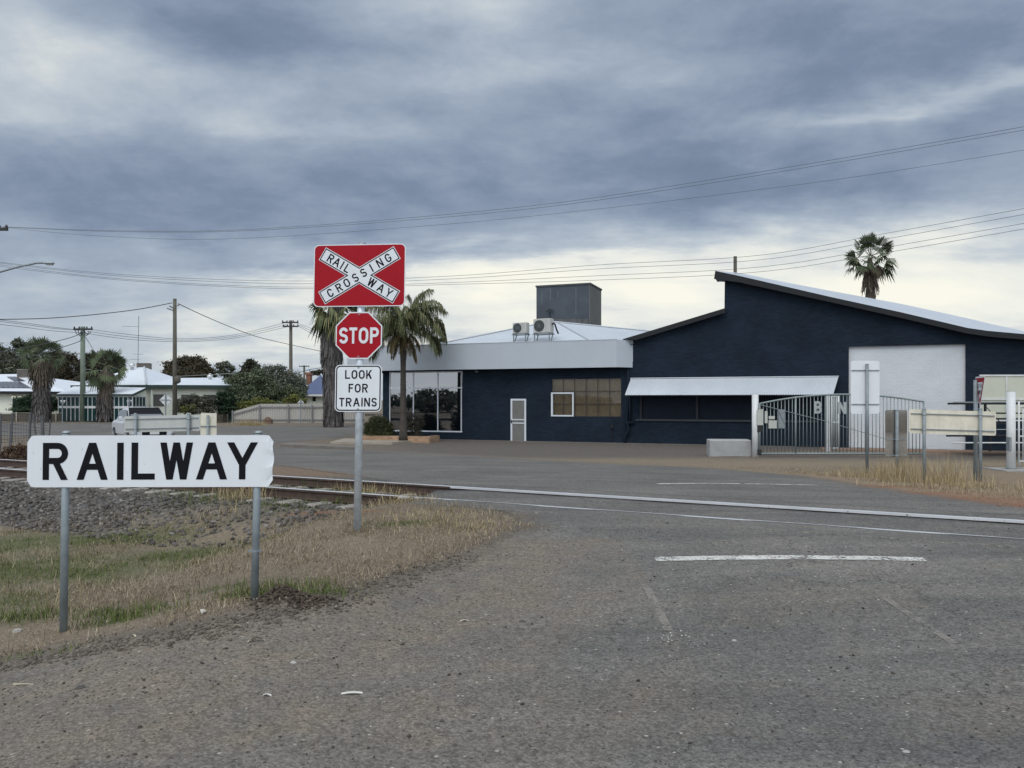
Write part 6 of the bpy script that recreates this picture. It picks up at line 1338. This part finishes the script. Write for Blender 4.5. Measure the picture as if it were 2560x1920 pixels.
def fan_palm(px, ycr, Z, rad, label, nf, trunk_w, skirts, dirs=None, pet=.5, ybase=None, lm=palm_g, elev=(-.35, 1.45), deadn=14, seed=0):
    global rng
    rng = np.random.default_rng(seed + 11); s_ = Z / F; c = at(px, ycr, Z); b = on(px, Z); t = thing('fan_palm', b, label, 'palm tree'); o = np.array(c)
    V = []
    for i in range(nf):
        e_ = elev[0] + (elev[1] - elev[0]) * ((i * .7549 + .3) % 1) ** 1.1; a = 6.2832 * ((i * .5698 + .15) % 1) + rng.uniform(-.3, .3); d = np.array([math.cos(a) * math.cos(e_), math.sin(a) * math.cos(e_), math.sin(e_)])
        V.append(fan(o + d * .1, d, rad * pet * rng.uniform(.85, 1.15), rad * .52 * rng.uniform(.85, 1.15), 15, .08 if e_ > .2 else .55))
    npmesh('crown', np.concatenate(V), 4, lm, t)
    V = []
    for i in range(deadn):
        a = i * 2.4 + 1; e_ = rng.uniform(-1.35, -.75); d = np.array([math.cos(a) * math.cos(e_), math.sin(a) * math.cos(e_), math.sin(e_)]); V.append(fan(o - np.array([0, 0, .25]), d, rad * .32, rad * .5 * rng.uniform(.7, 1.1), 14, .8, .5))
    if V: npmesh('dead_frond', np.concatenate(V), 4, palm_dead, t)
    mb = MB(); zs = np.linspace(b.z - .2, c.z - .1, 9); mb.tube([(c.x + .06 * math.sin(z * 1.3), c.y, z) for z in zs], [trunk_w * (1.12 - .25 * k / 8) * (.45 if k == 8 else .8 if k == 7 else 1) for k in range(9)], 12); tk = mb.build('trunk', bark, t, True)
    for (y0, y1, r0_, r1_, n, L, w_, m) in skirts:
        z0, z1 = CH + (HY - y1) * s_, CH + (HY - y0) * s_; npmesh('thatch', skirt((c.x, c.y), (z0, z1), [r0_, (r0_ + r1_) / 2, r1_], n, L, w_), 4, m, tk)
    return t
fan_palm(104, 892, 60, 1.68, 'bushy fan palm with thick grey thatched trunk at the left', 26, .4, [(935, 1032, .72, .55, 900, .9, .10, palm_skirt), (900, 945, .8, 1.05, 300, .9, .09, palm_dead)], deadn=12, seed=1, elev=(-.3, 1.5), pet=.55)
fan_palm(266, 912, 60.5, 1.62, 'ragged drooping fan palm in front of the verandah house', 20, .36, [(985, 1036, .75, .75, 420, .7, .09, palm_skirt), (930, 1000, .7, .6, 240, 1.2, .09, palm_dead)], deadn=26, seed=5, elev=(-.9, 1.2), pet=.62)
fan_palm(2176, 642, 60, 1.85, 'fan palm standing behind the curved warehouse roof', 34, .42, [(668, 715, .68, .5, 170, .9, .09, palm_dead)], deadn=9, seed=8, elev=(-.75, 1.5), pet=.62)
# shaggy trunked palm behind the signs
def shaggy():
    global rng
    rng = np.random.default_rng(21); Z = 52; s_ = Z / F; b = on(833, Z); t = thing('fan_palm', b, 'palm with very thick flaking grey trunk behind the STOP board', 'palm tree')
    ax = [(834, 1070, 21), (833, 1045, 22), (833, 1040, 26), (834, 990, 27), (832, 930, 26), (830, 880, 29), (828, 840, 28), (833, 800, 23), (840, 770, 20), (846, 745, 14)]
    mb = MB(); mb.tube([tuple(at(x, y, Z)) for x, y, _ in ax], [r_ * s_ * .88 for _, _, r_ in ax], 16); tk = mb.build('trunk', mat('flaking_palm_bark', (.105, .095, .092), .95, 0, .35, 4, bump=.8, bs=9), t, True)
    V = []
    for _ in range(1500):
        f = rng.uniform(.12, 1) * (len(ax) - 1); i = int(min(f, len(ax) - 2)); q = f - i; x, y, r_ = [ax[i][k] * (1 - q) + ax[i + 1][k] * q for k in range(3)]; a = rng.uniform(0, 6.28); c = np.array(at(x, y, Z)); R_ = r_ * s_ * rng.uniform(.86, 1.0); l = rng.uniform(.4, 1.1); tv = np.array([-math.sin(a), math.cos(a), 0]) * rng.uniform(.03, .09); o = np.array([math.cos(a), math.sin(a), 0])
        p0 = c + o * R_ * .93; p1 = c + o * (R_ + rng.uniform(-.02, .07)) - np.array([0, 0, l]); V.append(np.stack([p0 - tv, p0 + tv, p1 + tv * .6, p1 - tv * .6]))
    npmesh('bark_flake', np.concatenate(V), 4, palm_skirt, tk)
    o = np.array(at(848, 778, Z)); V = []
    for i in range(34):
        e_ = -.75 + 2.1 * (i + .5) / 34; a = i * 2.4; d = np.array([math.cos(a) * math.cos(e_), math.sin(a) * math.cos(e_), math.sin(e_)]); V.append(fan(o, d, 1.1 * rng.uniform(.8, 1.15), 1.25 * rng.uniform(.85, 1.1), 18, .6 if e_ > .3 else 1.0))
    npmesh('crown', np.concatenate(V), 4, coc_g, t)
shaggy()
def queen_palm():
    global rng
    rng = np.random.default_rng(33); Z = 35.6; s_ = Z / F; b = on(1008, Z); t = thing('queen_palm', b, 'slim trunked palm with arching feather fronds before the shop window', 'palm tree')
    mb = MB(); ys = [(1009, 1100, 13), (1008, 1085, 10), (1008, 1040, 8.2), (1008, 980, 7.4), (1008, 920, 6.6), (1008, 890, 7.5), (1008, 850, 11), (1007, 815, 8)]
    mb.tube([tuple(at(x, y, Z)) for x, y, _ in ys], [r_ * s_ for _, _, r_ in ys], 14); mb.build('trunk', mat('slim_palm_bark', (.055, .047, .040), .9, 0, .3, 3, bump=.6, bs=16), t, True)
    o = np.array(at(1008, 828, Z))
    def frond(a, e_, L, curl, n=46, ll=.82):
        d = np.array([math.cos(a) * math.cos(e_), math.sin(a) * math.cos(e_), math.sin(e_)]); P_ = [o]; q = d.copy()
        for k in range(n): q = q - np.array([0, 0, curl / n * (.35 + 1.5 * k / n)]); q /= np.linalg.norm(q); P_.append(P_[-1] + q * L / n)
        V = []; sd_ = np.cross(d, (0, 0, 1.0)); sd_ /= np.linalg.norm(sd_)
        for k in range(0, n): w_ = .026 * (1 - k / n) + .006; V.append(np.stack([P_[k] - sd_ * w_, P_[k] + sd_ * w_, P_[k + 1] + sd_ * w_ * .9, P_[k + 1] - sd_ * w_ * .9]))
        for k in range(6, n + 1):
            tn = P_[k] - P_[k - 1]; tn /= np.linalg.norm(tn); l = ll * (math.sin(math.pi * (k / n * .86 + .1)) ** .6) 
            for sg_ in (-1, 1):
                for _ in range(3):
                    r_ = sd_ * sg_ * rng.uniform(.5, 1) + tn * rng.uniform(.25, .7) + np.array([0, 0, rng.uniform(-.1, .45)]); r_ /= np.linalg.norm(r_); l2 = l * rng.uniform(.75, 1.1); m = P_[k] + r_ * l2 * .5; tip = P_[k] + r_ * l2 * .72 - np.array([0, 0, l2 * rng.uniform(.5, .85)]); w_ = np.cross(r_, (0, 0, 1.0)); w_ /= np.linalg.norm(w_) + 1e-6; w_ *= .013
                    V.append(np.stack([P_[k] - w_ * .5, P_[k] + w_ * .5, m + w_, m - w_])); V.append(np.stack([m - w_, m + w_, tip + w_ * .2, tip - w_ * .2]))
        return np.concatenate(V)
    V = [frond(i * 2.4 + .4, .35 + 1.05 * ((i * 7) % 20) / 20, rng.uniform(2.0, 2.6), rng.uniform(1.7, 2.5)) for i in range(20)]
    V += [frond(a, e_, L, cu) for a, e_, L, cu in ((.05, .55, 2.35, 2.0), (-.3, .25, 2.3, 2.2), (3.2, .45, 2.4, 2.0), (2.9, .1, 2.2, 2.2), (.3, 1.0, 2.5, 1.7), (-.1, 1.25, 2.4, 1.4), (3.3, 1.0, 2.4, 1.8))]
    npmesh('crown', np.concatenate(V), 4, coc_g, t)
    V = [frond(i * 1.3 + .2, -.35 - .25 * (i % 3), rng.uniform(1.1, 1.7), 1.6, 30, .4) for i in range(9)]
    npmesh('old_frond', np.concatenate(V), 4, coc_y, t)
queen_palm()
rng = np.random.default_rng(99)
# ------------------------------------------------------------------ rocks by the far fence
def rock(px, py, Z, sx, sy, sz, m, name, label, cat='rock', seed=1):
    r_ = np.random.default_rng(seed); c = on(px, Z); bm = [] ; mb = MB(Fr(c)); n1, n2 = 10, 6; pts = [(0, 0, sz)]; 
    for j in range(1, n2):
        for k in range(n1): t = math.pi * .5 * j / (n2 - 1); q = r_.uniform(.8, 1.15); pts.append((sx * math.sin(t) * math.cos(6.283 * k / n1) * q, sy * math.sin(t) * math.sin(6.283 * k / n1) * q, sz * math.cos(t) * r_.uniform(.85, 1.1) - (.05 if j == n2 - 1 else 0)))
    fs = [(0, 1 + k, 1 + (k + 1) % n1) for k in range(n1)]
    for j in range(n2 - 2):
        for k in range(n1): a = 1 + j * n1; fs.append((a + k, a + n1 + k, a + n1 + (k + 1) % n1, a + (k + 1) % n1))
    mb.add(pts, fs); return mb.build(name, m, org=c, label=label, cat=cat)
rock(670, 1060, 57.2, .38, .3, .5, mat('brown_rock', (.13, .085, .06), .9, 0, .3, 4, bump=.5, bs=8), 'rock', 'brown pointed boulder in front of the metal fence', seed=3)
# ------------------------------------------------------------------ stones, grass, litter
ICO = None
def ico():
    p = (1 + 5 ** .5) / 2; v = np.array([(-1, p, 0), (1, p, 0), (-1, -p, 0), (1, -p, 0), (0, -1, p), (0, 1, p), (0, -1, -p), (0, 1, -p), (p, 0, -1), (p, 0, 1), (-p, 0, -1), (-p, 0, 1)], float); v /= np.linalg.norm(v[0])
    f = np.array([(0, 11, 5), (0, 5, 1), (0, 1, 7), (0, 7, 10), (0, 10, 11), (1, 5, 9), (5, 11, 4), (11, 10, 2), (10, 7, 6), (7, 1, 8), (3, 9, 4), (3, 4, 2), (3, 2, 6), (3, 6, 8), (3, 8, 9), (4, 9, 5), (2, 4, 11), (6, 2, 10), (8, 6, 7), (9, 8, 1)]); return v, f
def stones(P_, size, m, name, label, flat_=.6, jit=.3, **kw):
    v, f = ico(); n = len(P_); sc_ = size * rng.uniform(.55, 1.35, (n, 1, 1)) * (1 + rng.uniform(-jit, jit, (n, 12, 1)))
    q = v[None] * sc_ * np.array([1, 1, flat_]) * rng.uniform(.7, 1.3, (n, 1, 3)); a = rng.uniform(0, 6.28, n); b = rng.uniform(-.5, .5, n); ca, sa, cb, sb_ = np.cos(a)[:, None], np.sin(a)[:, None], np.cos(b)[:, None], np.sin(b)[:, None]
    x, y, z = q[..., 0], q[..., 1], q[..., 2]; x, z = x * cb - z * sb_, x * sb_ + z * cb; x, y = x * ca - y * sa, x * sa + y * ca
    V = np.stack([x, y, z], -1) + P_[:, None, :]; Fc = (f[None] + (np.arange(n) * 12)[:, None, None]).reshape(-1, 3)
    return idxmesh(name, V.reshape(-1, 3), Fc, m, kind='stuff', label=label, **kw)
def stone_mat(name, c1, c2, c3):
    m = bpy.data.materials.new(name); m.use_nodes = True; q = NT(m.node_tree); p = q.n['Principled BSDF']; p.inputs['Roughness'].default_value = .9; p.inputs['Specular IOR Level'].default_value = .2
    r_ = q.add('ShaderNodeNewGeometry').outputs['Random Per Island']; q.put(p.inputs['Base Color'], q.ramp(r_, [(0, c1), (.55, c2), (.9, c2), (1, c3)])); return m
# ballast
n = 38000; t = TE - .4 - 26 * rng.uniform(0, 1, n) ** 1.25; s_b = rng.uniform(-3.5, 1.9, n); keep = rng.uniform(size=n) < np.where(s_b < -2.9, .55, 1) * np.where((t > -11) & (s_b < -1.3), np.where(t > -9.8, .14, .45), 1); t, s_b = t[keep], s_b[keep]
x, y = sxy(s_b, t); keep = (x > -16); x, y, s_b = x[keep], y[keep], s_b[keep]
stones(np.stack([x, y, ground_z(x, y) + .01], 1), .034, stone_mat('ballast_stone', (.050, .045, .041), (.128, .118, .107), (.25, .235, .215)), 'ballast', 'grey broken ballast stone beside the rails', .8, .42)
# loose gravel on the near road and its shoulder
n = 13000; y = 2.2 + 7.5 * rng.uniform(size=n) ** 1.6; x = rng.uniform(-1, 1, n) * (y * 1.0 + .8); sdn = poly_sd(np.stack([x, y], 1), ROAD); keep = (sdn > -.4) & (rng.uniform(size=n) < np.where(sdn < 1.3, 1, .30)); x, y = x[keep], y[keep]
stones(np.stack([x, y, ground_z(x, y) + .007], 1), .0062, stone_mat('road_grit', (.05, .048, .046), (.11, .104, .097), (.20, .19, .17)), 'gravel', 'loose grit on the near road', .6)
n = 420; y = 2.2 + 9 * rng.uniform(size=n) ** 1.5; x = rng.uniform(-1, 1, n) * (y * .72 + .3); sdn = poly_sd(np.stack([x, y], 1), ROAD); keep = (sdn > -.2); x, y = x[keep], y[keep]
stones(np.stack([x, y, ground_z(x, y) + .009], 1), .0095, stone_mat('dark_clod', (.035, .031, .027), (.07, .062, .054), (.11, .10, .09)), 'gravel', 'dark clods scattered over the near road', .55)
# windrow of clods along the shoulder and the dug heap
n = 900; f = rng.uniform(size=n); pe = np.array([tuple(hit(px, py)) for px, py in ((0, 1672), (250, 1625), (480, 1592), (640, 1545), (800, 1500), (1000, 1450), (1160, 1395))]); k = f * 6; i = np.minimum(k.astype(int), 5); q = (k - i)[:, None]; P_ = pe[i] * (1 - q) + pe[i + 1] * q; P_[:, :2] += rng.normal(size=(n, 2)) * (.16, .09); P_[:, 2] = ground_z(P_[:, 0], P_[:, 1]) + .008
stones(P_, .015, stone_mat('shoulder_clod', (.07, .058, .046), (.13, .112, .092), (.19, .168, .142)), 'gravel', 'crumbled edge of the road shoulder', .6)
n = 600; P_ = np.stack([-1.70 + rng.normal(size=n) * .16, 5.98 + rng.normal(size=n) * .075, np.zeros(n)], 1); P_[:, 2] = ground_z(P_[:, 0], P_[:, 1]) + .012
stones(P_, .011, stone_mat('dug_clod', (.045, .034, .026), (.078, .060, .046), (.11, .088, .068)), 'dirt', 'heap of freshly dug dark dirt beside the right post', .7)
def blades(P_, h, w_, lean, m, name, label, **kw):
    n = len(P_); a = rng.uniform(0, 6.28, n); l = lean * rng.uniform(.2, 1, n); d = np.stack([np.cos(a) * l, np.sin(a) * l, np.sqrt(np.maximum(.03, 1 - l * l))], 1); hh = (h * rng.uniform(.45, 1.3, n))[:, None]
    s = np.stack([-np.sin(a), np.cos(a), 0 * a], 1) * w_ * rng.uniform(.6, 1.3, n)[:, None]; m1 = P_ + d * hh * .55; tip = P_ + d * hh; tip[:, 2] -= hh[:, 0] * .25 * l; tip += s * rng.normal(size=n)[:, None]
    V = np.stack([P_ - s, P_ + s, m1 + s * .75, m1 - s * .75, m1 - s * .75, m1 + s * .75, tip + s * .1, tip - s * .1], 1).reshape(-1, 3)
    return npmesh(name, V, 4, m, kind='stuff', label=label, **kw)
def blade_mat(name, c1, c2, c3):
    m = bpy.data.materials.new(name); m.use_nodes = True; q = NT(m.node_tree); p = q.n['Principled BSDF']; p.inputs['Roughness'].default_value = .8; p.inputs['Specular IOR Level'].default_value = .15
    v = q.add('ShaderNodeTexCoord').outputs['Object']; r_ = q.add('ShaderNodeNewGeometry').outputs['Random Per Island']; f = q.m('ADD', q.m('MULTIPLY', r_, .6), q.m('MULTIPLY', q.noise(v, 1.4, 4, .6), .4)); q.put(p.inputs['Base Color'], q.ramp(f, [(.15, c1), (.5, c2), (.85, c3)])); return m
straw = blade_mat('straw', (.12, .092, .058), (.24, .194, .127), (.44, .375, .27)); grn = blade_mat('green_blade', (.050, .070, .020), (.10, .135, .038), (.17, .19, .07)); gold = blade_mat('tall_straw', (.20, .155, .085), (.36, .285, .16), (.52, .43, .26))
def scatter(n, x0, x1, y0, y1, fn):
    x = rng.uniform(x0, x1, n); y = y0 + (y1 - y0) * rng.uniform(size=n); keep = rng.uniform(size=n) < fn(x, y); x, y = x[keep], y[keep]; return np.stack([x, y, ground_z(x, y)], 1)
_vg = np.random.default_rng(4).uniform(size=(64, 64))
def vn(x, y):
    i, j = np.floor(x).astype(int), np.floor(y).astype(int); fx, fy = x - i, y - j; fx, fy = fx * fx * (3 - 2 * fx), fy * fy * (3 - 2 * fy); g_ = lambda a, b: _vg[a % 64, b % 64]
    return (g_(i, j) * (1 - fx) + g_(i + 1, j) * fx) * (1 - fy) + (g_(i, j + 1) * (1 - fx) + g_(i + 1, j + 1) * fx) * fy
def vdens(x, y):
    P_ = np.stack([x, y], 1); d = poly_sd(P_, VERGE); n0 = vn(x * 1.3, y * 1.3) * .5 + vn(x * 4.2 + 9, y * 4.2) * .35 + vn(x * 11, y * 11 + 5) * .15; n_ = ss(.36, .62, n0); return ss(-.15, .28, d + .3 * (n0 - .5)) * (.12 + .88 * n_) * (np.abs(x) < y * 1.0 + 1.2)
    n_ = .5 + .5 * np.sin(x * 1.7 + 1.3 * np.sin(y * 1.1)) * np.sin(y * 2.1 + np.sin(x * 2.3)); return ss(-.05, .5, d + .3 * (n_ - .5)) * (.35 + .65 * n_) * (np.abs(x) < y * 1.0 + 1.2)
GW_ = np.array([(*tuple(hit(px, py))[:2], rx, ry) for px, py, rx, ry in GREEN])
def gdens(x, y): return np.max([np.exp(-((x - c[0]) / c[2]) ** 2 - ((y - c[1]) / c[3]) ** 2) for c in GW_], axis=0)
P_ = scatter(260000, -13.5, .6, 4.0, 12.5, lambda x, y: vdens(x, y) * (1 - .75 * gdens(x, y)))
blades(P_, .036, .0026, 1.0, straw, 'dry_grass', 'short dry straw coloured grass of the near verge')
P_ = scatter(36000, -13.5, .6, 4.0, 12.5, lambda x, y: vdens(x, y)); P_[:, 2] += .01
blades(P_, .12, .0026, 1.0, straw, 'dry_grass', 'flattened straw lying on the near verge')
P_ = scatter(290000, -13.5, .6, 4.0, 12.5, lambda x, y: np.clip(gdens(x, y) * 1.4 - .12, 0, 1) * (.25 + .75 * ss(.35, .6, vn(x * 2.1, y * 2.1) * .6 + vn(x * 6, y * 6) * .4)) * (np.abs(x) < y * 1.0 + 1.2))
blades(P_, .046, .0026, .8, grn, 'green_grass', 'patches of green grass in the near verge')
# tufts between the rails and the sign post
def tufts(l, m, name, label, lean=.6):
    P_ = []; H_ = []
    for px, py, n, r_, h in l: c = hit(px, py); q = np.stack([c.x + rng.normal(size=n) * r_, c.y + rng.normal(size=n) * r_ * .6, np.zeros(n)], 1); q[:, 2] = ground_z(q[:, 0], q[:, 1]); P_.append(q); H_.append(np.full(n, h))
    P_ = np.concatenate(P_); H_ = np.concatenate(H_); return blades(P_, H_, .0035, lean, m, name, label)
tufts([(840, 1222, 260, .28, .24), (800, 1250, 200, .3, .2), (700, 1235, 180, .4, .16), (620, 1230, 300, .4, .16), (890, 1246, 120, .25, .18), (560, 1250, 420, .5, .14), (480, 1240, 260, .5, .14), (700, 1262, 300, .5, .10), (780, 1268, 260, .4, .09), (640, 1285, 240, .5, .07), (940, 1235, 120, .3, .16), (400, 1280, 260, .5, .1), (650, 1480, 260, .22, .11), (760, 1478, 220, .25, .10), (310, 1545, 300, .2, .1), (250, 1540, 120, .1, .09), (60, 1545, 220, .2, .1), (870, 1262, 150, .2, .2)], grn, 'green_grass', 'green tufts along the ballast and at the sign posts')
tufts([(600, 1252, 260, .22, .34), (560, 1285, 60, .2, .2), (960, 1240, 260, .4, .2), (1000, 1258, 220, .35, .16), (160, 1520, 14, .12, .3), (900, 1240, 160, .3, .26), (1080, 1290, 260, .4, .1), (1180, 1320, 220, .35, .08)], gold, 'dry_grass', 'taller pale stalks along the track and verge tip', .7)
def fd(x, y):
    P_ = np.stack([x, y], 1); d = -poly_sd(P_, ROAD); n_ = .5 + .5 * np.sin(x * 1.9) * np.sin(y * 2.3 + x); return ss(.25, 1.0, d) * ss(4.6, 2.2, d) * (.25 + .75 * n_) * (x > 2.5)
P_ = scatter(36000, 2.5, 16.5, 11.5, 22, fd); blades(P_, .075, .004, .95, straw, 'dry_grass', 'dry grass on the far verge in front of the gate')
tufts([(2200, 1196, 90, .25, .45), (2225, 1204, 190, .2, .55), (2270, 1206, 170, .18, .6), (2330, 1210, 150, .2, .5), (2372, 1212, 150, .16, .62), (2420, 1215, 90, .3, .35), (2290, 1218, 140, .5, .2), (2450, 1222, 120, .4, .25), (2150, 1194, 260, .4, .3), (2500, 1236, 140, .5, .15), (2060, 1188, 80, .5, .12)], gold, 'dry_grass', 'tall straw grass clump round the shiny steel board', .5)
tufts([(1785, 1144, 60, .2, .1), (1850, 1144, 60, .25, .09), (1888, 1144, 50, .12, .12), (1960, 1140, 60, .6, .08), (2100, 1139, 60, .6, .08), (2526, 1174, 40, .2, .1), (2165, 1184, 60, .15, .14), (893, 1330, 90, .10, .09), (152, 1583, 90, .09, .07), (1700, 1112, 70, 1.2, .08), (1450, 1111, 60, 1.2, .07)], straw, 'dry_grass', 'thin dry weeds added at post, block and wall feet for contact shade and dirt', .85)  # weeds added where things meet the ground, for contact shade and dirt
tufts([(620, 1063, 900, .5, .5), (640, 1064, 500, .4, .35)], gold, 'dry_grass', 'dry clump in front of the metal fence', .7)
# litter
paper = mat('white_scrap', (.62, .60, .54), .8, 0, .08, 20); husk = mat('pale_husk', (.52, .47, .34), .7, 0, .15, 20)
def scrap(px, py, L, w_, ang, curl, m, name, label, cat, group=None):
    c = hit(px, py); f_ = yawfr(c + Vector((0, 0, .008)), ang); mb = MB(f_); n = 8; top = []
    for i in range(n + 1): q = i / n; ww = w_ * (math.sin(math.pi * (.12 + .8 * q)) ** .7); top += [(L * (q - .5), -ww / 2, curl * math.sin(math.pi * q)), (L * (q - .5), ww / 2, curl * .4 * math.sin(math.pi * q) + .004)]
    mb.add(top + [(a, b, z - .003) for a, b, z in top], [(2 * i, 2 * i + 2, 2 * i + 3, 2 * i + 1) for i in range(n)] + [(2 * n + 2 + 2 * i, 2 * n + 3 + 2 * i, 2 * n + 5 + 2 * i, 2 * n + 4 + 2 * i) for i in range(n)]); return mb.build(name, m, org=c, label=label, cat=cat, group=group)
scrap(641, 1606, .11, .028, 18, .035, husk, 'dry_husk', 'curled pale husk on the road shoulder below the dirt heap', 'litter')
def crumple(px, py, s_, m, label, seed): 
    c = hit(px, py); r_ = np.random.default_rng(seed); mb = MB(Fr(c)); v, f = ico(); q = v * s_ * (1 + r_.uniform(-.5, .5, (12, 1))) * (1, .6, .8); q[:, 2] += s_ * .45; mb.add([tuple(a) for a in q], [tuple(a) for a in f]); return mb.build('paper_scrap', m, org=c, label=label, cat='litter')
crumple(507, 1531, .024, paper, 'crumpled white scrap in the dry grass between the sign posts', 1); crumple(267, 1557, .015, paper, 'small white scrap beside the bright green tuft', 2); crumple(645, 1499, .016, paper, 'white scrap lying at the foot of the right sign post', 5)
scrap(1161, 1555, .06, .02, 10, .012, paper, 'paper_scrap', 'thin white scrap on the road right of the shoulder', 'litter'); scrap(668, 1742, .05, .018, -8, .01, paper, 'paper_scrap', 'pale scrap on the near road left of centre', 'litter'); scrap(65, 1715, .17, .008, -4, .006, husk, 'dry_twig', 'thin pale stick near the left edge of the road', 'litter'); scrap(335, 1592, .06, .014, -40, .01, husk, 'dry_husk', 'small pale leaf at the grass edge right of the left post', 'litter'); scrap(880, 1737, .12, .03, 6, .008, paper, 'paper_scrap', 'torn white strip lying on the near road', 'litter'); scrap(590, 1568, .05, .016, 30, .01, husk, 'dry_husk', 'small pale leaf left of the curled husk', 'litter')
def pebble(px, py, s_, m, label, seed): o = rock(px, py, hit(px, py).y, s_, s_ * .7, s_ * .6, m, 'stone', label, 'stone', seed); return o
pm = mat('pale_stone', (.34, .33, .31), .85, 0, .15, 20); dm_ = mat('dark_stone', (.07, .065, .06), .9, 0, .2, 20)
pebble(44, 1578, .04, pm, 'round pale stone by the green grass at the left edge', 4); pebble(733, 1658, .024, pm, 'pale stone on the road below the curled husk', 5); pebble(202, 1722, .035, dm_, 'dark flat stone on the left of the near road', 6); pebble(1306, 1556, .03, dm_, 'dark lump on the road in the middle', 7); pebble(2265, 1882, .022, pm, 'white stone at the lower right of the road', 8); pebble(1295, 1902, .018, dm_, 'dark stone at the bottom edge of the picture', 9); pebble(1835, 1603, .022, pm, 'pale stone on the road right of the white specks', 10)
n = 26; c = hit(1690, 1600); P_ = np.stack([c.x + rng.normal(size=n) * .16, c.y + rng.normal(size=n) * .09, np.zeros(n)], 1); P_[:, 2] = ground_z(P_[:, 0], P_[:, 1]) + .008
stones(P_, .006, stone_mat('white_speck', (.45, .44, .42), (.55, .54, .5), (.6, .6, .58)), 'gravel', 'white specks in the middle of the near road', .5)
